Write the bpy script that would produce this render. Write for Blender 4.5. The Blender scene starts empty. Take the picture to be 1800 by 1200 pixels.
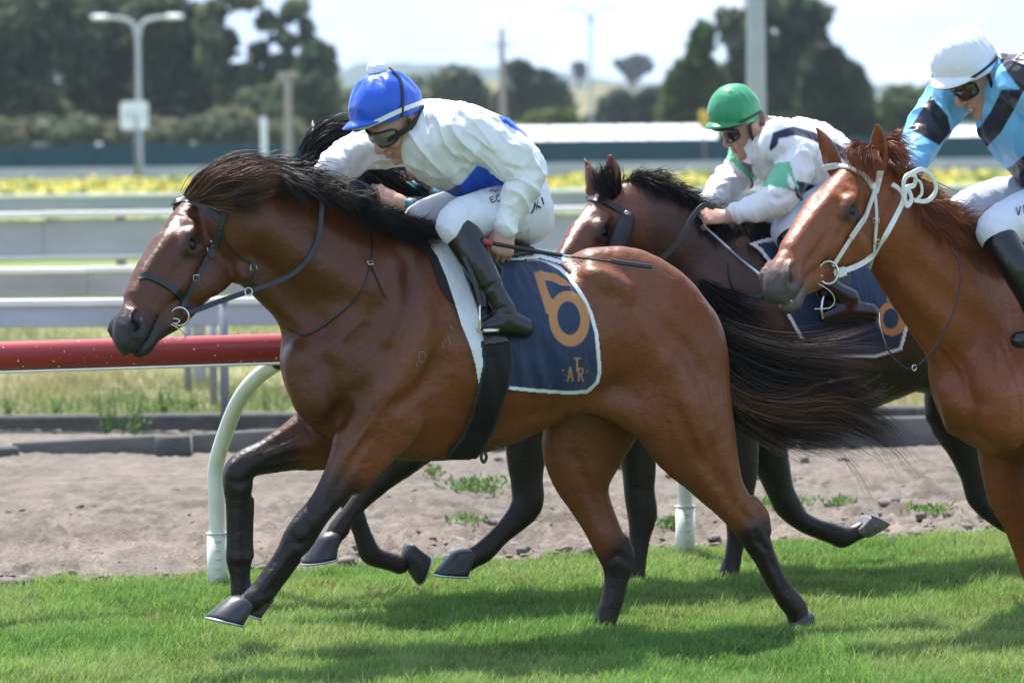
import bpy, math, random, time
import numpy as np
T0 = time.perf_counter()
random.seed(3); RNG = np.random.default_rng(5)
scene = bpy.context.scene

# ---------------------------------------------------------------- camera
CAMH, FPX, YAW = 1.72, 7000.0, math.radians(22)
_roll, _pitch = math.radians(0.6), math.atan(347.5 / 7000.0)
right = np.array([math.cos(_roll), 0, -math.sin(_roll)])
up0 = np.array([math.sin(_roll), 0, math.cos(_roll)])
fw0 = np.array([0, 1.0, 0])
fwd = fw0 * math.cos(_pitch) - up0 * math.sin(_pitch)
up = up0 * math.cos(_pitch) + fw0 * math.sin(_pitch)
CAM = np.array([0, 0, CAMH])
cd = bpy.data.cameras.new('camera'); cam = bpy.data.objects.new('camera', cd)
scene.collection.objects.link(cam); scene.camera = cam
cd.sensor_width = 36; cd.lens = FPX / 1800 * 36; cd.clip_start = .1; cd.clip_end = 20000
from mathutils import Matrix, Vector
cam.matrix_world = Matrix(((right[0], up[0], -fwd[0], 0), (right[1], up[1], -fwd[1], 0), (right[2], up[2], -fwd[2], CAMH), (0, 0, 0, 1)))
cd.dof.use_dof = True; cd.dof.focus_distance = 13.75; cd.dof.aperture_fstop = 4.2

# ---------------------------------------------------------------- light
SUN_DIR = np.array([0.20, -0.44, -1.0]); SUN_DIR /= np.linalg.norm(SUN_DIR)     # way the light travels
elev = math.asin(-SUN_DIR[2]); az = math.atan2(-SUN_DIR[0], -SUN_DIR[1])         # towards the sun, clockwise from +Y
w = bpy.data.worlds.new('World'); scene.world = w; w.use_nodes = True
nt = w.node_tree; nt.nodes.clear()
sky = nt.nodes.new('ShaderNodeTexSky'); sky.sky_type = 'NISHITA'; sky.sun_disc = False
sky.sun_elevation = elev; sky.sun_rotation = az; sky.air_density = 1.0; sky.dust_density = .6; sky.ozone_density = 1.2
bg = nt.nodes.new('ShaderNodeBackground'); bg.inputs[1].default_value = .15
# thin bright cloud all over the sky
tc = nt.nodes.new('ShaderNodeTexCoord'); mp = nt.nodes.new('ShaderNodeMapping'); mp.inputs['Scale'].default_value = (1, 1, 5)
nz = nt.nodes.new('ShaderNodeTexNoise'); nz.inputs['Scale'].default_value = 7; nz.inputs['Detail'].default_value = 7
nz.inputs['Roughness'].default_value = .55
rp = nt.nodes.new('ShaderNodeValToRGB'); rp.color_ramp.elements[0].position = .36; rp.color_ramp.elements[1].position = .68
rp.color_ramp.elements[0].color = (0, 0, 0, 1); rp.color_ramp.elements[1].color = (1, 1, 1, 1)
mx = nt.nodes.new('ShaderNodeMix'); mx.data_type = 'RGBA'; mx.inputs[7].default_value = (3.0, 3.75, 4.6, 1)
nt.links.new(tc.outputs['Generated'], mp.inputs[0]); nt.links.new(mp.outputs[0], nz.inputs[0]); nt.links.new(nz.outputs[0], rp.inputs[0])
cl = nt.nodes.new('ShaderNodeMix'); cl.data_type = 'RGBA'; cl.inputs[6].default_value = (2.0, 2.95, 4.5, 1); cl.inputs[7].default_value = (3.4, 3.7, 4.15, 1); nt.links.new(rp.outputs[0], cl.inputs[0]); nt.links.new(cl.outputs[2], mx.inputs[7])
sz = nt.nodes.new('ShaderNodeSeparateXYZ'); nt.links.new(tc.outputs['Generated'], sz.inputs[0]); hr = nt.nodes.new('ShaderNodeMapRange'); hr.inputs[1].default_value = .05; hr.inputs[2].default_value = .6; hr.inputs[3].default_value = 1.0; hr.inputs[4].default_value = .45; nt.links.new(sz.outputs[2], hr.inputs[0])
nt.links.new(hr.outputs[0], mx.inputs[0]); nt.links.new(sky.outputs[0], mx.inputs[6]); nt.links.new(mx.outputs[2], bg.inputs[0])
ow = nt.nodes.new('ShaderNodeOutputWorld'); nt.links.new(bg.outputs[0], ow.inputs[0])
sd = bpy.data.lights.new('sun', 'SUN'); sd.energy = 4.2; sd.angle = math.radians(.6); sd.color = (1, .96, .9)
sun = bpy.data.objects.new('sun', sd); scene.collection.objects.link(sun); sun.location = (0, 0, 30)
sun.rotation_euler = Vector(SUN_DIR).to_track_quat('-Z', 'Y').to_euler()
scene.view_settings.view_transform = 'Standard'; scene.view_settings.look = 'None'
scene.view_settings.gamma = 1; scene.view_settings.exposure = 1.25
scene.render.engine = 'CYCLES'
scene.cycles.max_bounces = 6; scene.cycles.transparent_max_bounces = 8
# ================================================================ helpers
COL = scene.collection
M = {}
def ray(px, py):
    px = np.asarray(px, float); py = np.asarray(py, float)
    d = (px[..., None] - 900) / FPX * right + (600 - py[..., None]) / FPX * up + fwd
    return d
def ground_pt(px, py, z=0.0):
    d = ray(px, py); t = (z - CAMH) / d[..., 2]
    return CAM + d * t[..., None]
def at_depth(px, py, Y):
    d = ray(px, py); return CAM + d * (Y / d[..., 1])[..., None]

def tag(o, label=None, cat=None, group=None, kind=None):
    if label: o['label'] = label
    if cat: o['category'] = cat
    if group: o['group'] = group
    if kind: o['kind'] = kind
    return o
def empty(name, loc=(0, 0, 0), rz=0.0):
    o = bpy.data.objects.new(name, None); COL.objects.link(o); o.location = loc; o.rotation_euler = (0, 0, rz); o.empty_display_size = .1
    return o
def obj(name, me, mats=None, parent=None, loc=None):
    o = bpy.data.objects.new(name, me); COL.objects.link(o)
    if mats:
        for m in (mats if isinstance(mats, (list, tuple)) else [mats]): me.materials.append(m)
    if parent: o.parent = parent
    if loc is not None: o.location = loc
    return o
def np_mesh(name, V, Fc, smooth=True, col=None, mi=None, uv=None):
    """V (n,3); Fc: (m,k) array of equal-size faces, or a list of such arrays"""
    me = bpy.data.meshes.new(name); V = np.asarray(V, np.float32)
    Fl = [np.asarray(f, np.int32) for f in (Fc if isinstance(Fc, list) else [Fc]) if len(f)]
    loops = np.concatenate([f.ravel() for f in Fl]); tot = np.concatenate([np.full(len(f), f.shape[1], np.int32) for f in Fl])
    me.vertices.add(len(V)); me.vertices.foreach_set('co', V.ravel())
    me.loops.add(len(loops)); me.loops.foreach_set('vertex_index', loops)
    me.polygons.add(len(tot)); st = np.zeros(len(tot), np.int32); st[1:] = np.cumsum(tot)[:-1]
    me.polygons.foreach_set('loop_start', st)
    if mi is not None: me.polygons.foreach_set('material_index', np.asarray(mi, np.int32))
    me.polygons.foreach_set('use_smooth', np.full(len(tot), bool(smooth)))
    if col is not None:
        a = me.color_attributes.new('Col', 'FLOAT_COLOR', 'POINT'); c = np.ones((len(V), 4), np.float32); c[:, :3] = col
        a.data.foreach_set('color', c.ravel())
    me.update(calc_edges=True)
    return me
class MB:
    """collects simple shapes into one mesh"""
    def __init__(s): s.v = []; s.f = []; s.n = 0
    def add(s, V, F):
        V = np.asarray(V, float)
        for f in F: s.f.append([i + s.n for i in f])
        s.v.append(V); s.n += len(V); return s
    def box(s, c, d, R=None, bev=0.0):
        x, y, z = [q / 2 for q in d]; b = min(bev, x * .9, y * .9, z * .9)
        if b > 0:
            V = []; F = []
            for zz, k in ((-z, b), (-z + b, 0), (z - b, 0), (z, b)):
                for (sx, sy) in ((-1, -1), (1, -1), (1, 1), (-1, 1)):
                    V.append((sx * (x - k), sy * (y - k), zz))
            for L in range(3):
                for i in range(4):
                    j = (i + 1) % 4; F.append((L * 4 + i, L * 4 + j, L * 4 + 4 + j, L * 4 + 4 + i))
            F += [(3, 2, 1, 0), (12, 13, 14, 15)]
        else:
            V = [(a * x, bb * y, cc * z) for cc in (-1, 1) for (a, bb) in ((-1, -1), (1, -1), (1, 1), (-1, 1))]
            F = [(3, 2, 1, 0), (4, 5, 6, 7)] + [(i, (i + 1) % 4, 4 + (i + 1) % 4, 4 + i) for i in range(4)]
        V = np.array(V)
        if R is not None: V = V @ np.asarray(R).T
        return s.add(V + np.asarray(c), F)
    def tube(s, P, r, n=8, cap=True, flat=None, e=None):
        V, F = tube_arrays(P, r, n, flat, e)
        F = [list(f) for f in F]
        if cap: F += [list(range(n))[::-1], list(range(len(V) - n, len(V)))]
        return s.add(V, F)
    def mesh(s, name, smooth=True):
        me = bpy.data.meshes.new(name); me.from_pydata(np.concatenate(s.v).tolist(), [], s.f)
        me.polygons.foreach_set('use_smooth', [smooth] * len(me.polygons)); me.update(); return me
    def build(s, name, mats=None, parent=None, smooth=True):
        return obj(name, s.mesh(name, smooth), mats, parent)
def catmull(P, sub=4):
    P = np.asarray(P, float)
    if len(P) < 3 or sub < 2:
        if sub < 2: return P
        t = np.linspace(0, 1, sub + 1)[:, None]; return np.concatenate([P[i] * (1 - t[:-1]) + P[i + 1] * t[:-1] for i in range(len(P) - 1)] + [P[-1:]])
    Q = np.concatenate([[2 * P[0] - P[1]], P, [2 * P[-1] - P[-2]]]); out = []
    for i in range(len(P) - 1):
        p0, p1, p2, p3 = Q[i:i + 4]
        for k in range(sub):
            t = k / sub
            out.append(.5 * ((2 * p1) + (-p0 + p2) * t + (2 * p0 - 5 * p1 + 4 * p2 - p3) * t * t + (-p0 + 3 * p1 - 3 * p2 + p3) * t ** 3))
    out.append(P[-1]); return np.array(out)
def tube_arrays(P, r, n=8, flat=None, e=None):
    P = np.asarray(P, float); m = len(P); r = np.broadcast_to(np.asarray(r, float), (m,))
    T = np.gradient(P, axis=0); T /= np.linalg.norm(T, axis=1)[:, None] + 1e-12
    ref = np.array(e if e is not None else (0, 0, 1.0)) if not isinstance(e, np.ndarray) or e.ndim == 1 else e
    if isinstance(ref, np.ndarray) and ref.ndim == 1:
        if e is None and abs(T[:, 2]).mean() > .85: ref = np.array([1.0, 0, 0])
        ref = np.broadcast_to(ref, P.shape)
    A = np.cross(T, ref); A /= np.linalg.norm(A, axis=1)[:, None] + 1e-12
    B = np.cross(A, T)
    th = np.arange(n) / n * 2 * math.pi + (math.pi / n if n == 4 else 0)
    fl = 1.0 if flat is None else flat
    V = P[:, None] + (np.cos(th)[None, :, None] * A[:, None] + fl * np.sin(th)[None, :, None] * B[:, None]) * r[:, None, None]
    V = V.reshape(-1, 3); i = np.arange(m - 1)[:, None] * n; j = np.arange(n)[None]; k = (j + 1) % n
    F = np.stack([i + j, i + k, i + n + k, i + n + j], -1).reshape(-1, 4)
    return V, F

# ---------------------------------------------------------------- value noise in numpy
_perm = np.random.default_rng(11).random((32, 32, 32)).astype(np.float32)
def vnoise(P, s=1.0):
    Q = np.asarray(P, np.float32) * s; I = np.floor(Q).astype(int); f = Q - I; f = f * f * (3 - 2 * f); o = 0
    for a in (0, 1):
        for b in (0, 1):
            for c in (0, 1):
                wgt = (f[..., 0] if a else 1 - f[..., 0]) * (f[..., 1] if b else 1 - f[..., 1]) * (f[..., 2] if c else 1 - f[..., 2])
                o = o + wgt * _perm[(I[..., 0] + a) & 31, (I[..., 1] + b) & 31, (I[..., 2] + c) & 31]
    return o * 2 - 1
def sstep(a, b, x):
    t = np.clip((x - a) / (b - a + 1e-12), 0, 1); return t * t * (3 - 2 * t)

# ---------------------------------------------------------------- materials
def pmat(name, col=(.5, .5, .5), rough=.6, spec=.5, var=None, bump=None, vcol=False, metal=0, coat=0, sheen=0, stretch=None, trans=0, sss=0, alpha=None):
    """var=(scale, amount, other colour); bump=(scale, strength, distance)"""
    m = bpy.data.materials.new(name); m.use_nodes = True; n = m.node_tree; b = n.nodes['Principled BSDF']
    b.inputs['Roughness'].default_value = rough; b.inputs['Specular IOR Level'].default_value = spec; b.inputs['Metallic'].default_value = metal
    b.inputs['Coat Weight'].default_value = coat; b.inputs['Coat Roughness'].default_value = .15
    b.inputs['Sheen Weight'].default_value = sheen
    if sss: b.inputs['Subsurface Weight'].default_value = sss; b.inputs['Subsurface Radius'].default_value = (.02, .008, .005); b.inputs['Subsurface Scale'].default_value = .5
    if trans: b.inputs['Transmission Weight'].default_value = trans
    src = None
    if vcol:
        a = n.nodes.new('ShaderNodeVertexColor'); a.layer_name = 'Col'; src = a.outputs[0]
    tcn = n.nodes.new('ShaderNodeTexCoord'); vec = tcn.outputs['Object']
    if stretch:
        mpn = n.nodes.new('ShaderNodeMapping'); mpn.inputs['Scale'].default_value = stretch; n.links.new(vec, mpn.inputs[0]); vec = mpn.outputs[0]
    if var:
        t = n.nodes.new('ShaderNodeTexNoise'); t.inputs['Scale'].default_value = var[0]; t.inputs['Detail'].default_value = 6; t.inputs['Roughness'].default_value = .6
        n.links.new(vec, t.inputs['Vector'])
        r_ = n.nodes.new('ShaderNodeMapRange'); r_.inputs[1].default_value = .35; r_.inputs[2].default_value = .65; r_.inputs[3].default_value = 0; r_.inputs[4].default_value = var[1]
        n.links.new(t.outputs[0], r_.inputs[0])
        x = n.nodes.new('ShaderNodeMix'); x.data_type = 'RGBA'; n.links.new(r_.outputs[0], x.inputs[0])
        if src: n.links.new(src, x.inputs[6])
        else: x.inputs[6].default_value = (*col, 1)
        x.inputs[7].default_value = (*var[2], 1); src = x.outputs[2]
    if src: n.links.new(src, b.inputs['Base Color'])
    else: b.inputs['Base Color'].default_value = (*col, 1)
    if bump:
        t = n.nodes.new('ShaderNodeTexNoise'); t.inputs['Scale'].default_value = bump[0]; t.inputs['Detail'].default_value = 5
        n.links.new(vec, t.inputs['Vector'])
        q = n.nodes.new('ShaderNodeBump'); q.inputs['Strength'].default_value = bump[1]; q.inputs['Distance'].default_value = bump[2]
        n.links.new(t.outputs[0], q.inputs['Height']); n.links.new(q.outputs[0], b.inputs['Normal'])
    return m

# ---------------------------------------------------------------- sculpting: blended distance field -> one continuous mesh
class Field:
    def __init__(s, lo, hi, h):
        s.h = h; s.lo = np.array(lo, float); s.n = np.ceil((np.array(hi) - s.lo) / h).astype(int) + 1
        s.F = np.full(tuple(s.n), 1.0, np.float32)
        s.ax = [(s.lo[i] + np.arange(s.n[i]) * h).astype(np.float32) for i in range(3)]
    def _box(s, lo, hi):
        a = np.clip(np.floor((lo - s.lo) / s.h).astype(int), 0, s.n); b = np.clip(np.ceil((hi - s.lo) / s.h).astype(int) + 1, 0, s.n)
        return a, b
    def chain(s, pts, k=.02, e=(0, 1, 0), sub=3, op='add', r2=None):
        """pts rows: x y z ra rb   (ra in the plane, rb along e)"""
        P = np.asarray(pts, float)
        if P.shape[1] == 4: P = np.concatenate([P, P[:, 3:4]], 1)
        if len(P) == 1: P = np.concatenate([P, P + np.array([1e-4, 0, 0, 0, 0])])
        elif sub > 1: P = catmull(P, sub); P[:, 3:] = np.maximum(P[:, 3:], 1e-3)
        e = np.asarray(e, np.float32); e = e / np.linalg.norm(e)
        mg = max(k, .03) + s.h
        R = P[:, 3:].max() + mg
        a, b = s._box(P[:, :3].min(0) - R, P[:, :3].max(0) + R)
        if (b <= a).any(): return
        D = np.full(tuple(b - a), 1.0, np.float32)
        for i in range(len(P) - 1):
            p, q = P[i], P[i + 1]; R = max(p[3:].max(), q[3:].max()) + mg
            c, d = s._box(np.minimum(p[:3], q[:3]) - R, np.maximum(p[:3], q[:3]) + R)
            if (d <= c).any(): continue
            X = s.ax[0][c[0]:d[0], None, None] - np.float32(p[0]); Y = s.ax[1][None, c[1]:d[1], None] - np.float32(p[1]); Z = s.ax[2][None, None, c[2]:d[2]] - np.float32(p[2])
            dv = (q[:3] - p[:3]).astype(np.float32); dd = float(dv @ dv) + 1e-12
            t = np.clip((X * dv[0] + Y * dv[1] + Z * dv[2]) / dd, 0, 1)
            rx, ry, rz = X - t * dv[0], Y - t * dv[1], Z - t * dv[2]
            ra = p[3] + (q[3] - p[3]) * t; rb = p[4] + (q[4] - p[4]) * t
            l2 = (rx * e[0] + ry * e[1] + rz * e[2]) ** 2; o2 = np.maximum(rx * rx + ry * ry + rz * rz - l2, 0)
            k1 = np.sqrt(o2 / ra ** 2 + l2 / rb ** 2); k2 = np.sqrt(o2 / ra ** 4 + l2 / rb ** 4) + 1e-9
            v = np.where(k1 < .02, -np.minimum(ra, rb), k1 * (k1 - 1) / k2)
            sl = tuple(slice(c[j] - a[j], d[j] - a[j]) for j in range(3))
            np.minimum(D[sl], v, out=D[sl])
        sl = tuple(slice(a[j], b[j]) for j in range(3)); G = s.F[sl]
        if op == 'add':
            hh = np.clip(k - np.abs(G - D), 0, None) / k; s.F[sl] = np.minimum(G, D) - hh * hh * k * .25
        else:
            D = -D; hh = np.clip(k - np.abs(G - D), 0, None) / k; s.F[sl] = np.maximum(G, D) + hh * hh * k * .25
    def sample(s, P):
        Q = (np.asarray(P) - s.lo) / s.h; ok = ((Q >= 0) & (Q < s.n - 1.001)).all(-1)
        Q = np.clip(Q, 0, s.n - 1.001); I = Q.astype(int); f = Q - I; o = 0
        for a in (0, 1):
            for b in (0, 1):
                for c in (0, 1):
                    wgt = (f[..., 0] if a else 1 - f[..., 0]) * (f[..., 1] if b else 1 - f[..., 1]) * (f[..., 2] if c else 1 - f[..., 2])
                    o = o + wgt * s.F[I[..., 0] + a, I[..., 1] + b, I[..., 2] + c]
        return np.where(ok, o, 1.0)
    def grad(s, P, d=None):
        d = d or s.h; G = np.stack([s.sample(P + d * np.eye(3)[i]) - s.sample(P - d * np.eye(3)[i]) for i in range(3)], -1)
        return G / (np.linalg.norm(G, axis=-1, keepdims=True) + 1e-9)
    def nets(s):
        F = s.F; S = F < 0; c = np.zeros(tuple(s.n - 1), np.int8)
        for a in (0, 1):
            for b in (0, 1):
                for d in (0, 1):
                    c += S[a:a + c.shape[0], b:b + c.shape[1], d:d + c.shape[2]]
        act = (c > 0) & (c < 8); I = np.argwhere(act); idx = np.full(c.shape, -1, np.int32); idx[act] = np.arange(len(I))
        acc = np.zeros((len(I), 3)); cnt = np.zeros(len(I))
        cor = [(a, b, d) for a in (0, 1) for b in (0, 1) for d in (0, 1)]
        val = {q: F[I[:, 0] + q[0], I[:, 1] + q[1], I[:, 2] + q[2]] for q in cor}
        for q in cor:
            for ax in range(3):
                if q[ax] == 0:
                    w_ = list(q); w_[ax] = 1; w_ = tuple(w_); va, vb = val[q], val[w_]; m = (va < 0) != (vb < 0)
                    t = np.where(m, va / np.where(m, va - vb, 1), 0); p = np.array(q, float) + np.zeros((len(I), 3)); p[:, ax] = t
                    acc += np.where(m[:, None], p, 0); cnt += m
        V = s.lo + (I + acc / cnt[:, None]) * s.h; Q = []
        for ax in range(3):
            u, v = (ax + 1) % 3, (ax + 2) % 3
            sl0 = [slice(1, -1)] * 3; sl0[ax] = slice(0, -1); sl1 = list(sl0); sl1[ax] = slice(1, None)
            A, B = S[tuple(sl0)], S[tuple(sl1)]; E = np.argwhere(A != B); off = np.array([1, 1, 1]); off[ax] = 0; E0 = E + off
            ins = A[tuple(E.T)]
            def cell(du, dv):
                C = E0.copy(); C[:, u] -= du; C[:, v] -= dv; return idx[C[:, 0], C[:, 1], C[:, 2]]
            q = np.stack([cell(1, 1), cell(0, 1), cell(0, 0), cell(1, 0)], 1); q[~ins] = q[~ins][:, ::-1]; Q.append(q)
        return V, np.concatenate(Q)
def add_detail(F, V, fn):
    """push vertices along the normal by fn(V)"""
    return V + F.grad(V) * fn(V)[:, None]

# ---------------------------------------------------------------- a horse's own frame: x backwards, y away from the camera, z up
class Frame:
    def __init__(s, w0, a0, yaw=YAW):
        s.yaw = yaw; s.B = np.array([math.cos(yaw), math.sin(yaw), 0]); s.A = np.array([-math.sin(yaw), math.cos(yaw), 0])
        s.y0 = w0; s.a0 = a0; s.O = s.B * a0 + s.A * w0
        s.scale = FPX / s.O[1]
    def toloc(s, W):
        d = np.asarray(W) - s.O; return np.stack([d @ s.B, d @ s.A, d[..., 2]], -1)
    def toworld(s, L):
        L = np.asarray(L); return s.O + L[..., 0:1] * s.B + L[..., 1:2] * s.A + L[..., 2:3] * np.array([0, 0, 1.0])
    def p(s, px, py, w=0.0):
        """local point seen at a pixel of the photo, w metres off the horse's middle plane towards the camera"""
        d = ray(px, py); t = (s.y0 - np.asarray(w, float)) / (d @ s.A); return s.toloc(CAM + d * t[..., None])
    def rows(s, R, e=1.0):
        """rows: px py w r_px [rb_px | none] -> x y z ra rb"""
        R = [list(r) + ([r[3]] if len(r) == 4 else []) for r in R]; R = np.array(R, float)
        L = s.p(R[:, 0], R[:, 1], R[:, 2]); return np.concatenate([L, R[:, 3:4] / s.scale, R[:, 4:5] / s.scale], 1)
    def drape(s, F, px, py, off=.004, w1=.55, w2=-.3, n=170):
        px = np.asarray(px, float); py = np.asarray(py, float)
        a = s.p(px, py, np.full(px.shape, w1)); b = s.p(px, py, np.full(px.shape, w2)); t = np.linspace(0, 1, n)
        P = a[..., None, :] + (b - a)[..., None, :] * t[:, None]; val = F.sample(P) - off; hit = val < 0
        k = hit.argmax(-1); ok = hit.any(-1); k0 = np.maximum(k - 1, 0)
        v0 = np.take_along_axis(val, k0[..., None], -1)[..., 0]; v1 = np.take_along_axis(val, k[..., None], -1)[..., 0]
        f = np.clip(np.where(v0 != v1, v0 / (v0 - v1 + 1e-12), 0), 0, 1); tt = (k0 + f) / (n - 1)
        tt = np.where(ok, tt, np.nan)
        return a + (b - a) * tt[..., None]
class Pose:
    """rigid frame of a head: canonical (forward, left, up) -> horse-local"""
    def __init__(s, o, R, sc=1.0): s.o = np.array(o, float); s.R = np.array(R, float); s.sc = sc
    def pt(s, P): return s.o + (np.asarray(P, float) * s.sc) @ s.R.T
    def rows(s, R):
        R = np.array([list(r) + ([r[3]] if len(r) == 4 else []) for r in R], float); return np.concatenate([s.pt(R[:, :3]), R[:, 3:5] * s.sc], 1)
    def mirror(s, R): return [[r[0], -r[1]] + list(r[2:]) for r in R]
def rot_from(v):
    th = np.linalg.norm(v)
    if th < 1e-9: return np.eye(3)
    k = v / th; K = np.array([[0, -k[2], k[1]], [k[2], 0, -k[0]], [-k[1], k[0], 0]]); return np.eye(3) + math.sin(th) * K + (1 - math.cos(th)) * K @ K
BASE_R = np.array([[-1.0, 0, 0], [0, -1, 0], [0, 0, 1]]).T        # facing -x, left is -y, up z
def fit_pose(fr, canon, pix, w, sc, rv=(0, 0, 0), fit_scale=False, wt=None, prior=.02):
    """least squares: rotation vector and place so that canonical points fall on the pixels (weak prior on rotation)"""
    canon = np.array(canon, float); pix = np.array(pix, float); wt = np.ones(len(canon)) if wt is None else np.array(wt, float)
    rv0 = np.array(rv, float)
    o = fr.p(pix[:, 0].mean(), pix[:, 1].mean(), w); x = np.array([*rv0, *(o - (canon.mean(0) * sc) @ (rot_from(rv0) @ BASE_R).T), sc])
    def res(x):
        W = fr.toworld(x[3:6] + (canon * x[6]) @ (rot_from(x[:3]) @ BASE_R).T) - CAM
        z = W @ fwd; u = 900 + FPX * (W @ right) / z; v = 600 - FPX * (W @ up) / z
        c = (x[3:6] + canon.mean(0) * x[6] @ (rot_from(x[:3]) @ BASE_R).T)
        return np.concatenate([(u - pix[:, 0]) * wt, (v - pix[:, 1]) * wt, [(c[1] + w) * 2000, (x[6] - sc) * (60 if fit_scale else 1e5)], (x[:3] - rv0) * prior * 500])
    for it in range(40):
        r = res(x); J = np.stack([(res(x + 1e-5 * np.eye(7)[i]) - r) / 1e-5 for i in range(7)], 1)
        dx = np.linalg.solve(J.T @ J + 1e-3 * np.diag(np.diag(J.T @ J) + 1e-9), -J.T @ r); x = x + dx * .8
    r = res(x); n = len(canon)
    print('fit', np.round(x, 3), 'err px', np.round(np.hypot(r[:n], r[n:2 * n]), 1))
    return Pose(x[3:6], rot_from(x[:3]) @ BASE_R, x[6])
# ================================================================ the racecourse
M['soil'] = pmat('sandy_soil', (.215, .175, .148), .95, .15, var=(2.2, .75, (.14, .112, .094)), bump=(26, .6, .02))
M['soil2'] = None
def lay(px, py): return ground_pt(px, py)
# --- ground: one sheet to the horizon, rough bank of soil, mown turf
def ground_mat():
    m = bpy.data.materials.new('far_grass'); m.use_nodes = True; n = m.node_tree; b = n.nodes['Principled BSDF']; b.inputs['Roughness'].default_value = .95; b.inputs['Specular IOR Level'].default_value = .1
    tcn = n.nodes.new('ShaderNodeTexCoord'); sp = n.nodes.new('ShaderNodeSeparateXYZ'); n.links.new(tcn.outputs['Object'], sp.inputs[0])
    def noise(s, d=5, st=None):
        t = n.nodes.new('ShaderNodeTexNoise'); t.inputs['Scale'].default_value = s; t.inputs['Detail'].default_value = d
        if st:
            q = n.nodes.new('ShaderNodeMapping'); q.inputs['Scale'].default_value = st; n.links.new(tcn.outputs['Object'], q.inputs[0]); n.links.new(q.outputs[0], t.inputs['Vector'])
        else: n.links.new(tcn.outputs['Object'], t.inputs['Vector'])
        return t.outputs[0]
    def ramp(src, a, b_, ca, cb):
        r = n.nodes.new('ShaderNodeValToRGB'); r.color_ramp.elements[0].position = a; r.color_ramp.elements[1].position = b_; r.color_ramp.elements[0].color = (*ca, 1); r.color_ramp.elements[1].color = (*cb, 1); n.links.new(src, r.inputs[0]); return r.outputs[0]
    def mix(f, a, b_):
        x = n.nodes.new('ShaderNodeMix'); x.data_type = 'RGBA'; n.links.new(f, x.inputs[0])
        for s_, v in ((6, a), (7, b_)):
            if isinstance(v, tuple): x.inputs[s_].default_value = (*v, 1)
            else: n.links.new(v, x.inputs[s_])
        return x.outputs[2]
    def band(lo, hi, soft):
        # strips of the infield lie across the view: y measured from the running rail
        nzv = noise(.35, 4); ad = n.nodes.new('ShaderNodeMath'); ad.operation = 'MULTIPLY_ADD'; n.links.new(nzv, ad.inputs[0]); ad.inputs[1].default_value = soft; n.links.new(sp.outputs[1], ad.inputs[2])
        a = n.nodes.new('ShaderNodeMapRange'); a.interpolation_type = 'SMOOTHSTEP'; a.inputs[1].default_value = lo; a.inputs[2].default_value = lo + soft * .6; n.links.new(ad.outputs[0], a.inputs[0])
        c = n.nodes.new('ShaderNodeMapRange'); c.interpolation_type = 'SMOOTHSTEP'; c.inputs[1].default_value = hi; c.inputs[2].default_value = hi + soft * .6; c.inputs[3].default_value = 1; c.inputs[4].default_value = 0; n.links.new(ad.outputs[0], c.inputs[0])
        q = n.nodes.new('ShaderNodeMath'); q.operation = 'MULTIPLY'; n.links.new(a.outputs[0], q.inputs[0]); n.links.new(c.outputs[0], q.inputs[1]); return q.outputs[0]
    g = ramp(noise(1.3), .35, .7, (.14, .165, .065), (.26, .25, .12))
    g = mix(ramp(noise(9), .45, .75, (0, 0, 0), (.6, .6, .6)), g, (.34, .30, .15))
    g = mix(band(26.5, 30.0, 1.6), g, ramp(noise(3), .3, .7, (.30, .25, .17), (.27, .25, .12)))
    g = mix(band(40, 118, 6), g, ramp(noise(.8), .35, .7, (.13, .185, .065), (.21, .235, .09)))
    g = mix(band(118, 400, 12), g, ramp(noise(.4), .35, .7, (.14, .18, .08), (.27, .26, .12)))
    n.links.new(g, b.inputs['Base Color']); return m
M['ground'] = ground_mat()
Z0 = -.012
obj('ground', np_mesh('ground', [(-2500, -60, Z0), (2500, -60, Z0), (2500, 4600, Z0), (-2500, 4600, Z0)], np.array([[0, 1, 2, 3]])), M['ground'])['kind'] = 'structure'
E0, E1 = ground_pt(0, 1040), ground_pt(1800, 942); ED = (E1 - E0) / np.linalg.norm(E1 - E0); EN = np.array([-ED[1], ED[0], 0])   # grass edge line and its away normal
# turf sheet (this side of the edge)
tx = np.linspace(-60, 80, 141); rows = []
for k, off in enumerate((-60, -20, -8, -4, 0.0)):
    rows.append(np.stack([E0[0] + ED[0] * tx + EN[0] * off, E0[1] + ED[1] * tx + EN[1] * off, np.zeros_like(tx)], -1))
V = np.concatenate(rows); n_ = len(tx); Fq = np.array([(k * n_ + i, k * n_ + i + 1, (k + 1) * n_ + i + 1, (k + 1) * n_ + i) for k in range(4) for i in range(n_ - 1)])
V[-n_:, :2] += EN[:2] * (vnoise(V[-n_:], 1.7) * .10 + vnoise(V[-n_:], 6) * .04)[:, None]
M['turf'] = pmat('turf_soil', (.085, .120, .042), .95, .1, var=(30, .7, (.13, .15, .06)))
obj('turf', np_mesh('turf', V, Fq), M['turf'])['kind'] = 'structure'
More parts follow.
